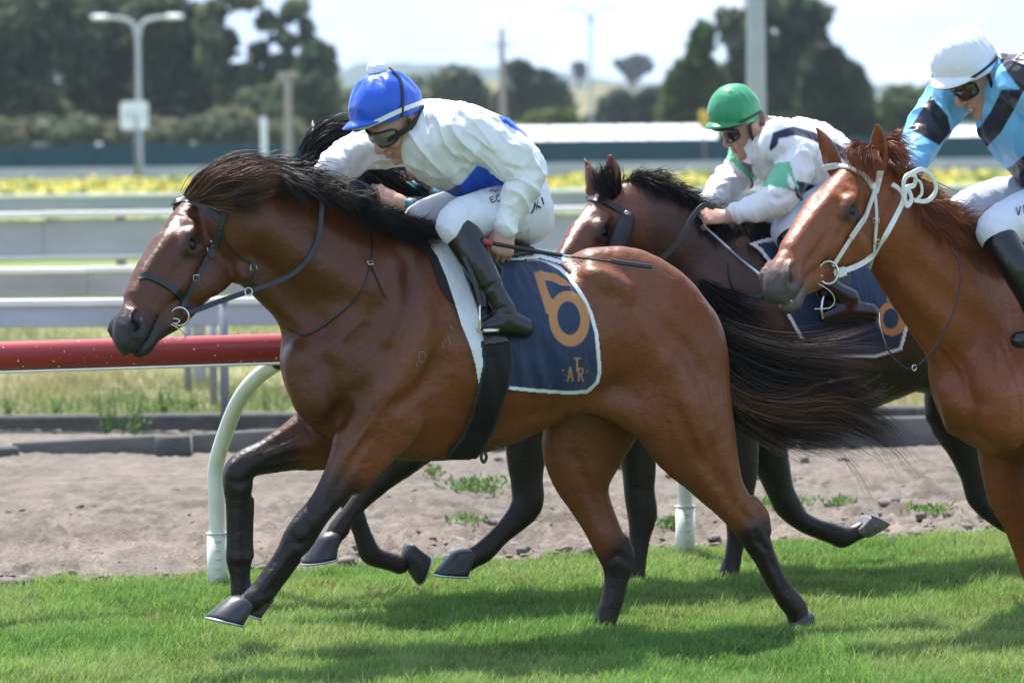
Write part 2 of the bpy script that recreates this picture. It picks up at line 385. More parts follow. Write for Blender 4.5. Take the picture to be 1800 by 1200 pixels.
# bare bank between turf and kerb
ns, nt2 = 620, 200; S_ = np.linspace(-7, 9, ns); T_ = np.linspace(-.25, 8.6, nt2) ; SS, TT = np.meshgrid(S_, T_)
P = np.stack([E0[0] + 2 + ED[0] * SS + EN[0] * TT, E0[1] + .6 + ED[1] * SS + EN[1] * TT - 0.6 - 2 * ED[1] / ED[0] * 0, 0 * SS], -1)
P[..., 0] = E0[0] + ED[0] * SS + EN[0] * TT; P[..., 1] = E0[1] + ED[1] * SS + EN[1] * TT
n1 = vnoise(P, .9) * .035 + vnoise(P, 2.7) * .024 + vnoise(P, 8) * .018 + np.abs(vnoise(P, 19)) * .030 + np.abs(vnoise(P, 43)) * .018
lumps = np.clip(vnoise(P + 7, 13) - .35, 0, 1) * .10 * (1 - sstep(.3, 3.8, TT)) + np.clip(vnoise(P + 3, 30) - .40, 0, 1) * .08 * (1 - sstep(.1, 2.4, TT))
P[..., 2] = -.004 + sstep(-.1, .35, TT) * (.02 + n1 * (1 - .6 * sstep(2.0, 4.5, TT)) + lumps) + sstep(3.2, 6.5, TT) * .02
P[..., 2] = np.where(P[..., 1] > 23.6, -.03, P[..., 2])
i = np.arange(nt2 - 1)[:, None] * ns; j = np.arange(ns - 1)[None]
Cs = np.tile(np.array((.178, .153, .127)), (ns * nt2, 1)); Pf = P.reshape(-1, 3); v1 = vnoise(Pf, 1.1); v2 = vnoise(Pf, 5.0); v3 = vnoise(Pf * np.array([1, .6, 1]) + .05 * vnoise(Pf, 9)[:, None], 17.0)
Cs *= (1 + .16 * v1 + .18 * v2 + .28 * v3 + .20 * vnoise(Pf, 41.0))[:, None]; k = sstep(.15, .5, vnoise(Pf + 5, 8) + .3 * v2 + .25 * v3)[:, None] * (1 - sstep(2.5, 6, TT.reshape(-1, 1))); Cs = Cs * (1 - .7 * k) + np.array((.070, .056, .046)) * .7 * k
k = sstep(.15, .5, vnoise(Pf + 15, 3) + .2 * v3)[:, None] * .5 * (1 - sstep(.2, 2.0, TT.reshape(-1, 1))); Cs = Cs * (1 - k) + np.array((.32, .25, .20)) * k
M['soilv'] = pmat('bank_soil', vcol=True, rough=.95, spec=.12, bump=(60, .9, .014), var=(90, .5, (.10, .08, .065)))
obj('soil_bank', np_mesh('soil_bank', Pf, np.stack([i + j, i + j + 1, i + ns + j + 1, i + ns + j], -1).reshape(-1, 4), True, Cs), M['soilv'])['kind'] = 'structure'
def rock_mesh(name, r, seed):
    import bmesh
    bm = bmesh.new(); bmesh.ops.create_icosphere(bm, subdivisions=2, radius=r); rg = np.random.default_rng(seed); q = rg.uniform(-1, 1, 3) * 9
    for v in bm.verts:
        c = np.array(v.co) / r; v.co = v.co * (1 + .45 * float(vnoise(c + q, 1.3))); v.co.z *= .6
    me = bpy.data.meshes.new(name); bm.to_mesh(me); bm.free(); return me
M['stone'] = pmat('clod', (.15, .125, .11), .9, .2, var=(40, .6, (.24, .21, .19)))
rocks = [rock_mesh('stone', 1, q) for q in range(5)]
for me in rocks: me.materials.append(M['stone'])
sv, sf, so = [], [], 0
for q in range(2600):
    t = RNG.uniform(0.0, 1) ** 2.4 * 5.5; s = RNG.uniform(-6, 9); p = E0 + ED * s + EN * t; r = .004 + .034 * RNG.random() ** 5
    rv = np.array([v.co[:] for v in rocks[q % 5].vertices]) * r
    a = RNG.uniform(0, 6.28); R_ = np.array([[math.cos(a), -math.sin(a), 0], [math.sin(a), math.cos(a), 0], [0, 0, 1]])
    sv.append(rv @ R_.T + p + np.array([0, 0, .03 + r * .1])); sf.append(np.array([f.vertices[:] for f in rocks[q % 5].polygons]) + so); so += len(rv)
tv, tf, to = [], [], 0
for q in range(1500):
    p_ = E0 + ED * RNG.uniform(-6, 9) + EN * (RNG.uniform(0, 1) ** 1.6 * 4.5); a = RNG.normal(.6, .9); L_ = RNG.uniform(.02, .13); d_ = np.array([math.cos(a), math.sin(a), RNG.uniform(-.05, .35)]) * L_; w_ = RNG.uniform(.0012, .004); p_ = p_ + np.array([0, 0, .035]); u_ = np.array([0, 0, w_]); s_ = np.array([-d_[1], d_[0], 0]) / L_ * w_
    tv += [p_ - u_, p_ + s_, p_ - s_, p_ + d_]; tf += [(to, to + 1, to + 3), (to + 1, to + 2, to + 3), (to + 2, to, to + 3)]; to += 4
M['twig'] = pmat('dry_twigs', (.12, .09, .07), .9, .2, var=(4, .9, (.30, .25, .18))); tag(obj('twigs', np_mesh('twigs', np.array(tv), np.array(tf), False), M['twig']), 'dry twigs and dead roots scattered over the soil bank', 'twigs', kind='stuff')
tag(obj('stones', np_mesh('stones', np.concatenate(sv), np.concatenate(sf)), M['stone']), 'small clods and stones strewn over the bare soil bank', 'stones', kind='stuff')

# --- running rail (red) on cranked white posts
M['redrail'] = pmat('red_rail_plastic', (.36, .035, .035), .32, .5, var=(3.2, .35, (.30, .05, .05)))
M['whiteplast'] = pmat('white_plastic', (.80, .82, .72), .38, .5, var=(7, .5, (.55, .58, .45)))
M['fleck'] = pmat('scuff_white', (.75, .7, .68), .7)
PB = ground_pt(383, 1035); PB2 = ground_pt(1205, 982); RD = np.array([math.cos(YAW), math.sin(YAW), 0]); RA = np.array([-math.sin(YAW), math.cos(YAW), 0])
RC = at_depth(490, 611, 15.05)
rail = empty('running_rail', tuple(np.array([RC[0], RC[1], 0]))); tag(rail, 'red plastic running rail beside the track on cranked white posts', 'rail')
def rp(t, dy=0, dz=0): return np.array([RC[0] * 0, 0, RC[2]]) + RD * t + RA * dy + np.array([0, 0, dz])
for s0, s1, mm in ((-7.0, -2.02, 'redrail'), (-2.0, 2.98, 'redrail'), (3.0, 9.0, 'redrail')):
    th = np.arange(20) / 20 * 2 * math.pi; sec = np.stack([np.cos(th) * .050, np.sin(th) * .054], -1); Vt = []
    for t in np.linspace(s0, s1, 12): Vt.append(rp(t) + sec[:, :1] * RA + sec[:, 1:] * np.array([0, 0, 1]))
    Vt = np.concatenate(Vt); ii = np.arange(11)[:, None] * 20; jj = np.arange(20)[None]; kk = (jj + 1) % 20
    o = obj('rail_tube', np_mesh('rail_tube', Vt, [np.stack([ii + jj, ii + kk, ii + 20 + kk, ii + 20 + jj], -1).reshape(-1, 4), np.array([list(range(20))]), np.array([list(range(220, 240))])]), M[mm], rail)
    lip = MB(); lip.box(rp((s0 + s1) / 2, 0, -.0585), (s1 - s0, .05, .010), np.stack([RD, RA, [0, 0, 1]], 1)); lip.build('rail_seam', M['whiteplast'], o)
fl = MB()
for q in range(150):
    t = RNG.uniform(-3, 1.2); a = -math.pi / 2 + RNG.uniform(-1.1, 1.2); c = rp(t) + RA * math.sin(a) * 0 + (-RA * math.cos(a + math.pi / 2) * .0505 + np.array([0, 0, 1]) * math.sin(a + math.pi / 2) * .0545)
    nn = -RA * math.cos(a + math.pi / 2) + np.array([0, 0, 1]) * math.sin(a + math.pi / 2); uu = np.cross(RD, nn); r = .0015 + .0035 * RNG.random() ** 3
    fl.add([c + nn * .0006 + (RD * math.cos(w_) * r * 1.3 + uu * math.sin(w_) * r) * RNG.uniform(.6, 1.2) for w_ in np.arange(6) * math.pi / 3], [[0, 1, 2, 3, 4, 5]])
o = fl.build('paint_chips', M['fleck'], rail, False); o['kind'] = 'stuff'
def rail_post(B0):
    G = B0 - np.array([RC[0], RC[1], 0]); top = rp(float((G + 0) @ RD) + .10, .0, -.055)
    Pp = [G + [0, 0, .16], G + [0, 0, .34], G + [0, 0, .48]]; q0 = G + np.array([0, 0, .48])
    for t in (.25, .5, .75, 1.0): Pp.append(q0 + (top - q0) * t + np.array([0, 0, .06 * math.sin(t * math.pi)]) - (top - q0) * np.array([1, 1, 0]) * (.10 * math.sin(t * math.pi)))
    Pp = catmull(np.array(Pp), 6); Vt, Ft = tube_arrays(Pp, .031, 16, e=tuple(RD)); o = obj('post', np_mesh('post', Vt, Ft), M['whiteplast'], rail)
    m = MB(); m.tube([G + [0, 0, -.05], G + [0, 0, .218]], .040, 16, e=tuple(RD)); m.tube([G + [0, 0, .216], G + [0, 0, .222]], .043, 16, e=tuple(RD))
    sl = m.build('sleeve', M['whiteplast'], o)
    for q in range(5): m = MB(); m.box(G + np.array([0, 0, .05 + q * .035]) - RA * .0402 - RD * .012, (.028, .003, .004), np.stack([RD, RA, [0, 0, 1]], 1)); m.build('slot', M['fleck'], sl)
for q in (-2, -1, 0, 1, 2, 3): rail_post(PB + (PB2 - PB) * q)

# --- kerb boards, stumps and weeds at the back of the bank
M['kerb'] = pmat('weathered_timber', (.12, .115, .11), .9, .2, var=(9, .6, (.20, .19, .17)), bump=(40, .5, .01), stretch=(.3, 1, 1))
M['kerb2'] = pmat('dark_kerb', (.075, .072, .068), .9, .2, var=(12, .6, (.13, .12, .11)), bump=(60, .5, .01))
kt = empty('kerb_edging', (0, 0, 0)); tag(kt, 'low weathered board edging with round stumps at the back of the soil bank', 'edging')
def board(px0, px1, py0, py1, Yb, h, th=.06, m='kerb', name='board', par=None):
    a = at_depth(px0, py0, Yb); b = at_depth(px1, py1, Yb); c = (a + b) / 2; d = b - a; L = np.linalg.norm(d); R_ = np.stack([d / L, np.cross([0, 0, 1], d / L), [0, 0, 1]], 1)
    mb = MB(); mb.box((c[0], c[1], c[2] - h / 2), (L, th, h), R_, .008); return mb.build(name, M[m], par, False)
for a, b, ya, yb in ((22, 272, 777, 764), (338, 520, 762, 752), (524, 790, 752, 748), (-260, -30, 790, 780), (794, 1100, 748, 742), (1104, 1400, 742, 736), (1404, 1700, 736, 730), (1704, 2000, 730, 724)): board(a, b, ya, yb, 21.9, .16, par=kt)
for px, py, h in ((2, 785, .20), (304, 765, .16), (806, 752, .14), (-330, 800, .2)):
    c = at_depth(px, py, 21.75); mb = MB(); mb.tube([(c[0], c[1], c[2] - h), (c[0], c[1], c[2] - .01), (c[0], c[1], c[2])], [.105, .098, .088], 14); mb.build('stump', M['kerb2'], kt)
kb = empty('rear_kerb', (0, 0, 0)); tag(kb, 'long dark kerb wall running behind the board edging', 'kerb')
for q in range(-5, 6):
    c = ground_pt(250, 765); mb = MB(); mb.box((q * 2.4 + 1.2, 23.75, .06), (2.39, .16, .14), None, .012); mb.build('kerb_block', M['kerb2'], kb, False)

def leaf_cloud(C, R_, n, size, seed, flat=.5, up_bias=.3):
    """leaf faces scattered through clumps; C (m,3) clump centres, R_ (m,3) radii"""
    rg = np.random.default_rng(seed); C = np.asarray(C, float); R_ = np.asarray(R_, float); wgt = (R_.prod(1)) ** (2 / 3); wgt /= wgt.sum()
    idx = rg.choice(len(C), n, p=wgt); d = rg.normal(size=(n, 3)); d /= np.linalg.norm(d, axis=1)[:, None]; r = rg.random(n) ** .45 * np.where(rg.random(n) < .22, rg.uniform(1.0, 1.45, n), 1.0)
    P = C[idx] + d * r[:, None] * R_[idx]; N = d + rg.normal(size=(n, 3)) * .7 + [0, 0, up_bias]; N /= np.linalg.norm(N, axis=1)[:, None]
    A = np.cross(N, rg.normal(size=(n, 3))); A /= np.linalg.norm(A, axis=1)[:, None] + 1e-9; B = np.cross(N, A); s = size * rg.uniform(.6, 1.4, n)[:, None]
    V = np.stack([P - A * s, P - B * s * flat, P + A * s, P + B * s * flat], 1).reshape(-1, 3); F_ = np.arange(4 * n).reshape(-1, 4)
    shade = 1 + rg.uniform(-.25, .25, n) + .5 * vnoise(P, 1 / (size * 6)) + .25 * vnoise(C[idx] + 50, .6)
    return V, F_, np.repeat(shade, 4)
M['leaf'] = pmat('leaves', vcol=True, rough=.65, spec=.25)
def translucent(m, f):
    n = m.node_tree; b = n.nodes['Principled BSDF']; t = n.nodes.new('ShaderNodeBsdfTranslucent'); x = n.nodes.new('ShaderNodeMixShader'); x.inputs[0].default_value = f; v = [q for q in n.nodes if q.type == 'VERTEX_COLOR'][0]
    n.links.new(v.outputs[0], t.inputs[0]); n.links.new(b.outputs[0], x.inputs[1]); n.links.new(t.outputs[0], x.inputs[2]); n.links.new(x.outputs[0], n.nodes['Material Output'].inputs[0])
translucent(M['leaf'], .45)
M['bark'] = pmat('bark', (.09, .07, .055), .9, .2, var=(3, .6, (.16, .13, .11)))
def tree(name, label, px, Y, clumps, col, n, size, seed, group=None, trunk_r=.3, base_z=0, cat='tree', up_bias=.3, limbs=True):
    """clumps: (px, py, r_px[, ry_px]) of the crown's masses as seen from the track; built round its own depth"""
    rg = np.random.default_rng(seed); sc = Y / FPX; X0 = at_depth(px, 252, Y)[0]; root = empty(name, (X0, Y, base_z)); tag(root, label, cat, group)
    Cc, Rr = [], []
    for c in clumps:
        r = c[2] * sc; ry = (c[3] if len(c) > 3 else c[2]) * sc; p = at_depth(c[0], c[1], Y); dpt = r * rg.uniform(-.5, .5)
        p = p + np.array([0, dpt, 0]) - np.array([X0, Y, base_z])
        m = 13 + int(rg.integers(0, 6))
        for q in range(m):
            d = rg.normal(size=3); d /= np.linalg.norm(d); Cc.append(p + d * np.array([r, r, ry]) * .78 * rg.random() ** .45); k = rg.uniform(.30, .58); Rr.append((r * k, r * k, ry * k * .85))
    n = int(n * 1.7); V, F_, sh = leaf_cloud(Cc, Rr, n, size * 1.15, seed, up_bias=up_bias); C = np.clip(np.array(col)[None] * sh[:, None], .004, 1)
    C[:, 0] *= 1 + .25 * vnoise(V, .35); obj('crown', np_mesh('crown', V, F_, False, C), M['leaf'], root)
    mb = MB(); zt = max(c[2] for c in Cc) * .72; top = np.array([np.mean([c[0] for c in Cc]) * .5, 0, zt])
    Pt = catmull(np.array([[0, 0, -.1], [top[0] * .2, .1, zt * .35], [top[0] * .6, 0, zt * .7], top]), 3); mb.tube(Pt, np.linspace(trunk_r, trunk_r * .25, len(Pt)), 7)
    if limbs:
        for q in rg.choice(len(Cc), min(9, len(Cc)), replace=False):
            c = np.array(Cc[q]); t = rg.uniform(.25, .75); s0 = Pt[int(t * (len(Pt) - 1))]; mid = (s0 + c) / 2 + np.array([0, 0, .08 * zt * rg.uniform(-.5, 1)])
            mb.tube(catmull(np.array([s0, mid, c]), 3), np.linspace(trunk_r * .42, trunk_r * .08, 7), 5)
    mb.build('trunk', M['bark'], root); return root
GD = (.088, .120, .068); GM = (.115, .150, .080); GO = (.145, .165, .095); GL = (.13, .18, .045); GB = (.050, .080, .055)
G_T = 'trees in the shelter belt behind the left fence'
tree('tall_tree', 'tallest dense dark tree at the left edge of the shelter belt', 40, 300, [(30, 30, 70), (-20, 90, 70), (60, 130, 60), (10, 190, 60, 50), (90, 60, 45), (70, 210, 50, 40), (0, 150, 70), (60, 20, 60), (100, 10, 50), (30, 80, 80)], GD, 9000, .42, 1, G_T, .5)
tree('tall_tree', 'dense tree rising directly behind the double lamp post', 190, 310, [(150, 40, 60), (210, 20, 60), (180, 110, 65), (240, 100, 50), (130, 190, 50, 42), (215, 200, 60, 45), (130, 90, 60), (190, 60, 70), (250, 50, 50), (170, 150, 60), (240, 150, 50), (180, 10, 60)], GM, 9000, .42, 2, G_T, .5)
tree('tall_tree', 'dark tree between the lamp post and the pale sky gap', 310, 305, [(290, 60, 50), (330, 130, 50), (280, 150, 50), (340, 30, 26), (310, 210, 60, 42), (380, 200, 50, 40), (375, 150, 34), (300, 100, 60), (260, 40, 50), (320, 180, 60), (350, 120, 44), (290, 10, 50), (330, 70, 40)], GD, 8000, .42, 3, G_T, .45)
tree('gum_tree', 'open branched gum tree with sky showing through its crown', 430, 300, [(370, 20, 26), (420, 0, 34, 20), (470, 40, 20), (400, 70, 18), (455, 90, 20), (520, 20, 30, 24), (500, 70, 24), (540, 60, 20, 34), (440, 140, 44, 30), (500, 120, 38, 26), (400, 130, 40, 30), (370, 60, 30), (460, 160, 50, 34), (520, 150, 40, 34), (420, 180, 50, 30), (380, 100, 34)], GM, 6500, .40, 4, G_T, .28)
tree('gum_tree', 'leafy tree at the right end of the shelter belt beside the wooden pole', 540, 295, [(550, 110, 34, 30), (560, 150, 40), (520, 170, 40), (575, 200, 38, 40), (500, 215, 50, 36), (450, 200, 50, 40), (590, 235, 26, 20), (540, 190, 46), (480, 180, 46, 36), (560, 90, 26), (575, 120, 24), (540, 230, 50, 24)], GM, 7000, .42, 5, G_T, .4)
tree('low_bush', 'low olive bushes at the foot of the shelter belt', 300, 285, [(-20, 228, 46, 26), (20, 236, 40, 22), (60, 228, 46, 26), (110, 236, 40, 22), (150, 230, 50, 26), (200, 236, 40, 22), (250, 228, 50, 26), (300, 236, 40, 22), (350, 230, 50, 26), (400, 236, 40, 22), (450, 230, 46, 26), (500, 236, 40, 22), (400, 215, 40, 24)], GO, 9000, .38, 6, None, .15, cat='bush', limbs=False)
G_M = 'trees in the middle distance'
tree('round_tree', 'dark rounded tree right of the pinkish pole in the middle distance', 940, 420, [(920, 140, 34), (960, 160, 40), (900, 180, 34), (985, 190, 34, 30), (940, 195, 46, 30), (900, 125, 16)], GB, 5200, .52, 11, G_M, .5)
tree('broad_tree', 'pale olive tree standing left of the pinkish pole', 820, 430, [(790, 150, 34), (830, 165, 36), (770, 190, 40), (850, 200, 36, 26), (810, 135, 18)], GO, 4200, .55, 12, G_M, .5)
tree('broad_tree', 'greyish olive tree behind the blue cap of the front rider', 640, 440, [(620, 190, 40), (670, 175, 34), (720, 180, 46), (590, 210, 34, 30), (690, 215, 50, 26), (750, 170, 26)], GO, 5000, .55, 13, G_M, .5)
tree('yellow_bush', 'rounded yellow green bush just above the white roofed shed', 972, 330, [(950, 210, 26, 20), (985, 206, 30, 20), (1005, 215, 18, 14)], GL, 2500, .36, 14, None, .2, cat='bush', limbs=False)
tree('broad_tree', 'soft green tree between the slim lamp post and the conifer', 1110, 430, [(1080, 190, 34), (1120, 200, 40, 30), (1160, 190, 34), (1060, 210, 30, 20), (1140, 170, 24)], GB, 4500, .55, 15, G_M, .5)
tree('conifer', 'bright green cone shaped conifer left of the thick grey pole', 1215, 300, [(1234, 60, 20, 26), (1228, 95, 26), (1240, 120, 28), (1200, 150, 34), (1245, 160, 34), (1185, 195, 34, 30), (1225, 205, 40, 28), (1255, 195, 28), (1205, 125, 20)], (.075, .13, .028), 9000, .34, 16, None, .35)
tree('great_tree', 'largest dark evergreen tree behind the thick grey pole', 1360, 310, [(1300, 40, 44), (1360, 10, 55), (1420, 40, 44), (1330, 90, 55), (1400, 100, 55), (1300, 140, 50), (1290, 200, 44), (1370, 170, 60), (1440, 80, 24), (1350, 215, 60, 30)], GD, 12000, .40, 17, None, .6)
tree('great_tree', 'dome shaped dark tree right of the thick grey pole', 1455, 300, [(1440, 120, 40), (1480, 130, 40), (1500, 170, 40), (1440, 180, 50), (1420, 220, 44, 26), (1495, 215, 44, 30), (1460, 105, 24)], (.034, .062, .026), 9000, .40, 18, None, .5)
tree('hedge_tree', 'pale green rounded shrubs beside the dome shaped tree', 1560, 330, [(1560, 200, 34), (1590, 180, 34), (1540, 225, 34, 20), (1620, 190, 34), (1600, 222, 40, 22), (1650, 180, 40, 34), (1700, 190, 40, 30)], (.075, .12, .04), 6000, .42, 19, None, .3)
tree('broad_tree', 'far green tree behind the light blue rider', 1760, 420, [(1740, 180, 40, 34), (1790, 175, 40, 34), (1840, 180, 40, 34)], GO, 3500, .55, 21, G_M, .5)
tree('ridge_tree', 'lone spreading pine on the brown ridge', 1113, 1150, [(1100, 118, 20, 12), (1118, 108, 22, 12), (1135, 120, 16, 10), (1112, 128, 18, 10)], (.03, .05, .035), 1300, 1.2, 22, 'lone trees on the ridge', .9, base_z=15)
tree('ridge_tree', 'small lone tree on the ridge left of the spreading pine', 1018, 1150, [(1018, 118, 10, 9), (1020, 128, 9, 8)], (.03, .05, .035), 500, 1.1, 23, 'lone trees on the ridge', .7, base_z=15)
# --- hills
def hill(name, pts, Y, thick, col, var, z_noise=1.0, bump=None):
    pts = np.array(pts, float); xs = np.linspace(pts[0, 0], pts[-1, 0], 160); ys = np.interp(xs, pts[:, 0], pts[:, 1]); top = at_depth(xs, ys, Y); top[:, 2] += vnoise(top, .03) * z_noise + vnoise(top, .11) * z_noise * .5
    rr = []
    for t in np.linspace(-1, 1, 15): r = top.copy(); r[:, 1] = Y + thick * t; r[:, 2] = np.maximum(top[:, 2], .5) * math.cos(t * math.pi / 2) - 1.5 + vnoise(r, .02) * z_noise * (1 - abs(t)); rr.append(r)
    V = np.concatenate(rr); n = len(xs); F_ = np.array([(k * n + q, k * n + q + 1, (k + 1) * n + q + 1, (k + 1) * n + q) for k in range(14) for q in range(n - 1)])
    obj(name, np_mesh(name, V, F_), pmat(name + '_cover', col, .95, .1, var=var))['kind'] = 'structure'
hill('far_hill', [(300, 160), (520, 140), (600, 122), (640, 108), (700, 104), (760, 108), (830, 114), (900, 118), (960, 126), (1040, 140), (1200, 150), (1400, 160), (1520, 152), (1565, 148), (1640, 160), (1900, 150), (2300, 180)], 3600, 600, (.030, .058, .045), (.012, .7, (.05, .08, .05)), 3)
hill('near_hill', [(400, 230), (600, 175), (700, 150), (780, 135), (860, 132), (930, 140), (1010, 146), (1060, 142), (1120, 152), (1200, 178), (1300, 215), (1500, 235), (1900, 240)], 1200, 260, (.24, .19, .11), (.02, .9, (.07, .10, .045)), 1.2)
# --- green shade-cloth fence, shed, walls and rails of the infield tracks
M['cloth_fence'] = pmat('shade_cloth', (.012, .055, .075), .8, .2, var=(.6, .5, (.02, .075, .095)))
M['post_grey'] = pmat('grey_post', (.30, .31, .33), .6)
ff = empty('windbreak_fence', (0, 262, 0)); tag(ff, 'long dark teal shade cloth fence in front of the trees', 'fence')
for q in range(-8, 9):
    mb = MB(); mb.box((q * 5.0, 0, .92), (4.96, .05, 2.0)); mb.build('cloth_panel', M['cloth_fence'], ff, False)
    mb = MB(); mb.tube([(q * 5.0 - 2.5, -.08, 0), (q * 5.0 - 2.5, -.08, 1.98)], .05, 6); mb.build('post', M['cloth_fence'], ff)
M['roof'] = pmat('white_roofing', (.80, .82, .84), .4, .4); M['shedwall'] = pmat('shed_wall', (.14, .20, .19), .8)
def shed(px0, px1, Y, label, yt=222, ye=247):
    a = at_depth(px0, ye, Y); b = at_depth(px1, ye, Y); zt = at_depth((px0 + px1) / 2, yt, Y)[2]; ze = a[2]; root = empty('long_shed', (a[0], Y, 0)); tag(root, label, 'shed'); L = b[0] - a[0]
    mb = MB(); mb.box((L / 2, 3, ze / 2), (L - .6, 5.6, ze)); mb.build('wall', M['shedwall'], root, False); n = max(2, int(L / 2.1)); w_ = L / n
    for q in range(n):
        x0 = q * w_; Vr = [(x0 + .05, -.4, ze - .02), (x0 + w_ - .05, -.4, ze - .02), (x0 + w_ - .05, 3, zt + .06), (x0 + .05, 3, zt + .06), (x0 + .05, 6.4, ze), (x0 + w_ - .05, 6.4, ze)]; Vr += [(x, y, z - .10) for x, y, z in Vr]
        mb = MB(); mb.add(Vr, [(0, 1, 2, 3), (3, 2, 5, 4), (7, 6, 9, 8), (8, 9, 10, 11), (0, 6, 7, 1), (4, 5, 11, 10), (0, 3, 9, 6), (1, 7, 8, 2), (3, 4, 10, 9), (2, 8, 11, 5)]); mb.build('roof_sheet', M['roof'], root, False)
shed(905, 1262, 268, 'long low shed with white roof sheets behind the teal fence'); shed(1650, 1905, 270, 'second white roofed shed, behind the light blue rider', 224, 240)
M['conc'] = pmat('pale_wall', (.46, .48, .50), .8, .2, var=(.5, .6, (.36, .38, .40)))
M['wgal'] = pmat('weathered_shaded_white', (.42, .44, .47), .6, .3, var=(2.2, .8, (.28, .29, .30)), bump=(30, .3, .004), stretch=(.35, 1, 1))  # stained white boards; blue-grey base paints in the shade on their near faces
M['wtop'] = pmat('white_cap_paint', (.78, .77, .72), .6, .3, var=(3, .5, (.60, .57, .50)))
M['wood'] = pmat('old_rail_wood', (.27, .26, .25), .8, .2, var=(3, .8, (.44, .44, .45)), bump=(30, .4, .006), stretch=(.25, 1, 1))
def long_fence(name, label, Y, py_top, face_px, seg, x0, x1, mats, cap=.0, post_every=3.7, post_off=0.0, gap=.006, lower=None, post_w=.09, thick=.05, cap_h=.045, px_ref=900, post_mat='wgal', cat='fence', group=None):
    sc = Y / FPX; top = at_depth(px_ref, py_top, Y)[2]; h = face_px * sc; root = empty(name, (0, Y, 0)); tag(root, label, cat, group)
    x = x0; k = 0
    while x < x1:
        mb = MB(); dz = RNG.uniform(-.004, .004); mb.box((x + seg / 2, 0, top - h / 2 - (cap * .4 if cap else 0) + dz), (seg - gap, thick, h), None, .006); mb.build('rail_board', M[mats[0]], root, False)
        if cap: mb = MB(); mb.box((x + seg / 2, -.01, top + dz), (seg - gap * .5, thick + cap, cap_h), None, .008); mb.build('cap_board', M[mats[1]], root, False)
        if lower: mb = MB(); mb.box((x + seg / 2, -.02, top - h - .012 + dz), (seg - gap * .5, thick + .05, .03), None, .006); mb.build('lower_board', M[mats[1]], root, False)
        x += seg; k += 1
    xp = x0 + post_off
    while xp < x1:
        mb = MB(); mb.box((xp, thick * .5 + post_w / 2 + .004, (top - .02) / 2), (post_w, post_w, top - .02), None, .006); mb.build('post', M[post_mat], root, False); xp += post_every
    return root
G_F = 'white rails across the infield tracks'
long_fence('track_wall', 'pale low wall at the far side of the infield', 205, 287, 30, 6, -40, 44, ('conc', 'wtop'), thick=.2, post_every=12, group=G_F)
long_fence('track_rail', 'fourth rail from the front, blue white band below the yellow flowers', 50, 337, 30, 4, -12, 14, ('wgal', 'wtop'), cap=.03, group=G_F, post_off=1.2)
long_fence('board_fence', 'deep grey panelled fence with bright white cap behind the front rider', 36.5, 369, 72, 4, -8.3, 12, ('wgal', 'wtop'), cap=.12, cap_h=.06, lower=True, post_off=.98, post_every=3.72, group=G_F)
long_fence('wooden_rail', 'worn wooden rail with cream top edge, level with the bay nose', 29, 466, 44, 3.1, -6.2, 9, ('wood', 'wtop'), cap=.03, post_off=.8, post_every=3.1, group=G_F, post_mat='wood')
long_fence('low_rail', 'nearest pale rail, just above the red running rail', 23.8, 522, 40, 3.4, -6.8, 8, ('wgal', 'wtop'), cap=.03, post_off=1.55, post_every=40, group=G_F)
M['galv'] = pmat('galvanised_post', (.20, .21, .24), .5, .4, metal=.3)
for px, py0, py1, Y, lab in ((396, 528, 770, 23.6, 'galvanised post standing at the board edging beside the cranked post'), (376, 560, 712, 26.5, 'slimmer grey post left of the galvanised post'), (331, 560, 692, 28.0, 'faint short grey post furthest left of three')):
    a = at_depth(px, py1, Y); b = at_depth(px, py0, Y); mb = MB(); rt = empty('steel_post', (a[0], Y, 0)); mb.tube([(0, 0, 0), (0, 0, b[2])], .028, 10); mb.build('tube', M['galv'], rt); mb = MB(); mb.tube([(0, 0, b[2]), (0, 0, b[2] + .012)], .033, 10); mb.build('cap', M['galv'], rt); tag(rt, lab, 'post')
# --- poles and signs
M['pole_c'] = pmat('concrete_pole', (.40, .41, .44), .7, .3, var=(4, .5, (.30, .31, .33))); M['pole_w'] = pmat('wooden_pole', (.33, .29, .26), .9, .2); M['lampm'] = pmat('lamp_metal', (.45, .48, .50), .5, .4)
def pole(name, label, px, pyt, Y, r0, r1, m, cat='pole'):
    a = at_depth(px, 252, Y); zt = at_depth(px, pyt, Y)[2]; rt = empty(name, (a[0], Y, 0)); tag(rt, label, cat); mb = MB(); mb.tube(np.stack([0 * np.linspace(0, 1, 7), 0 * np.linspace(0, 1, 7), np.linspace(0, zt, 7)], -1), np.linspace(r0, r1, 7), 14); mb.build('shaft', M[m], rt); return rt, zt
rt, zt = pole('lighting_mast', 'thick grey mast rising behind the green capped rider', 1330, -60, 60, .165, .135, 'pole_c')
mb = MB(); mb.tube([(0, 0, .0), (0, 0, .25)], [.24, .22], 14); mb.build('footing', M['pole_c'], rt)
def lamp(label, px, pyt, Y, arm, r=.10, heads=1):
    rt, zt = pole('lamp_post', label, px, pyt, Y, r, r * .7, 'lampm', 'lamp post')
    for s_ in (-1, 1):
        mb = MB(); Pp = catmull(np.array([[0, 0, zt - .6], [s_ * arm * .15, 0, zt + .35 * arm * .4], [s_ * arm * .5, 0, zt + .62 * arm * .5], [s_ * arm, 0, zt + .72 * arm * .5]]), 4); mb.tube(Pp, np.linspace(r * .8, r * .45, len(Pp)), 8); a_ = mb.build('arm', M['lampm'], rt)
        mb = MB(); mb.box((s_ * (arm + .35), 0, zt + .74 * arm * .5), (.95, .38, .26), None, .1); mb.build('lamp_head', M['roof'], a_)
lamp('double armed lamp post behind the square white sign', 245, 50, 205, 1.55, .17); lamp('slim pale double lamp post right of centre', 1040, 30, 330, 2.3, .15)
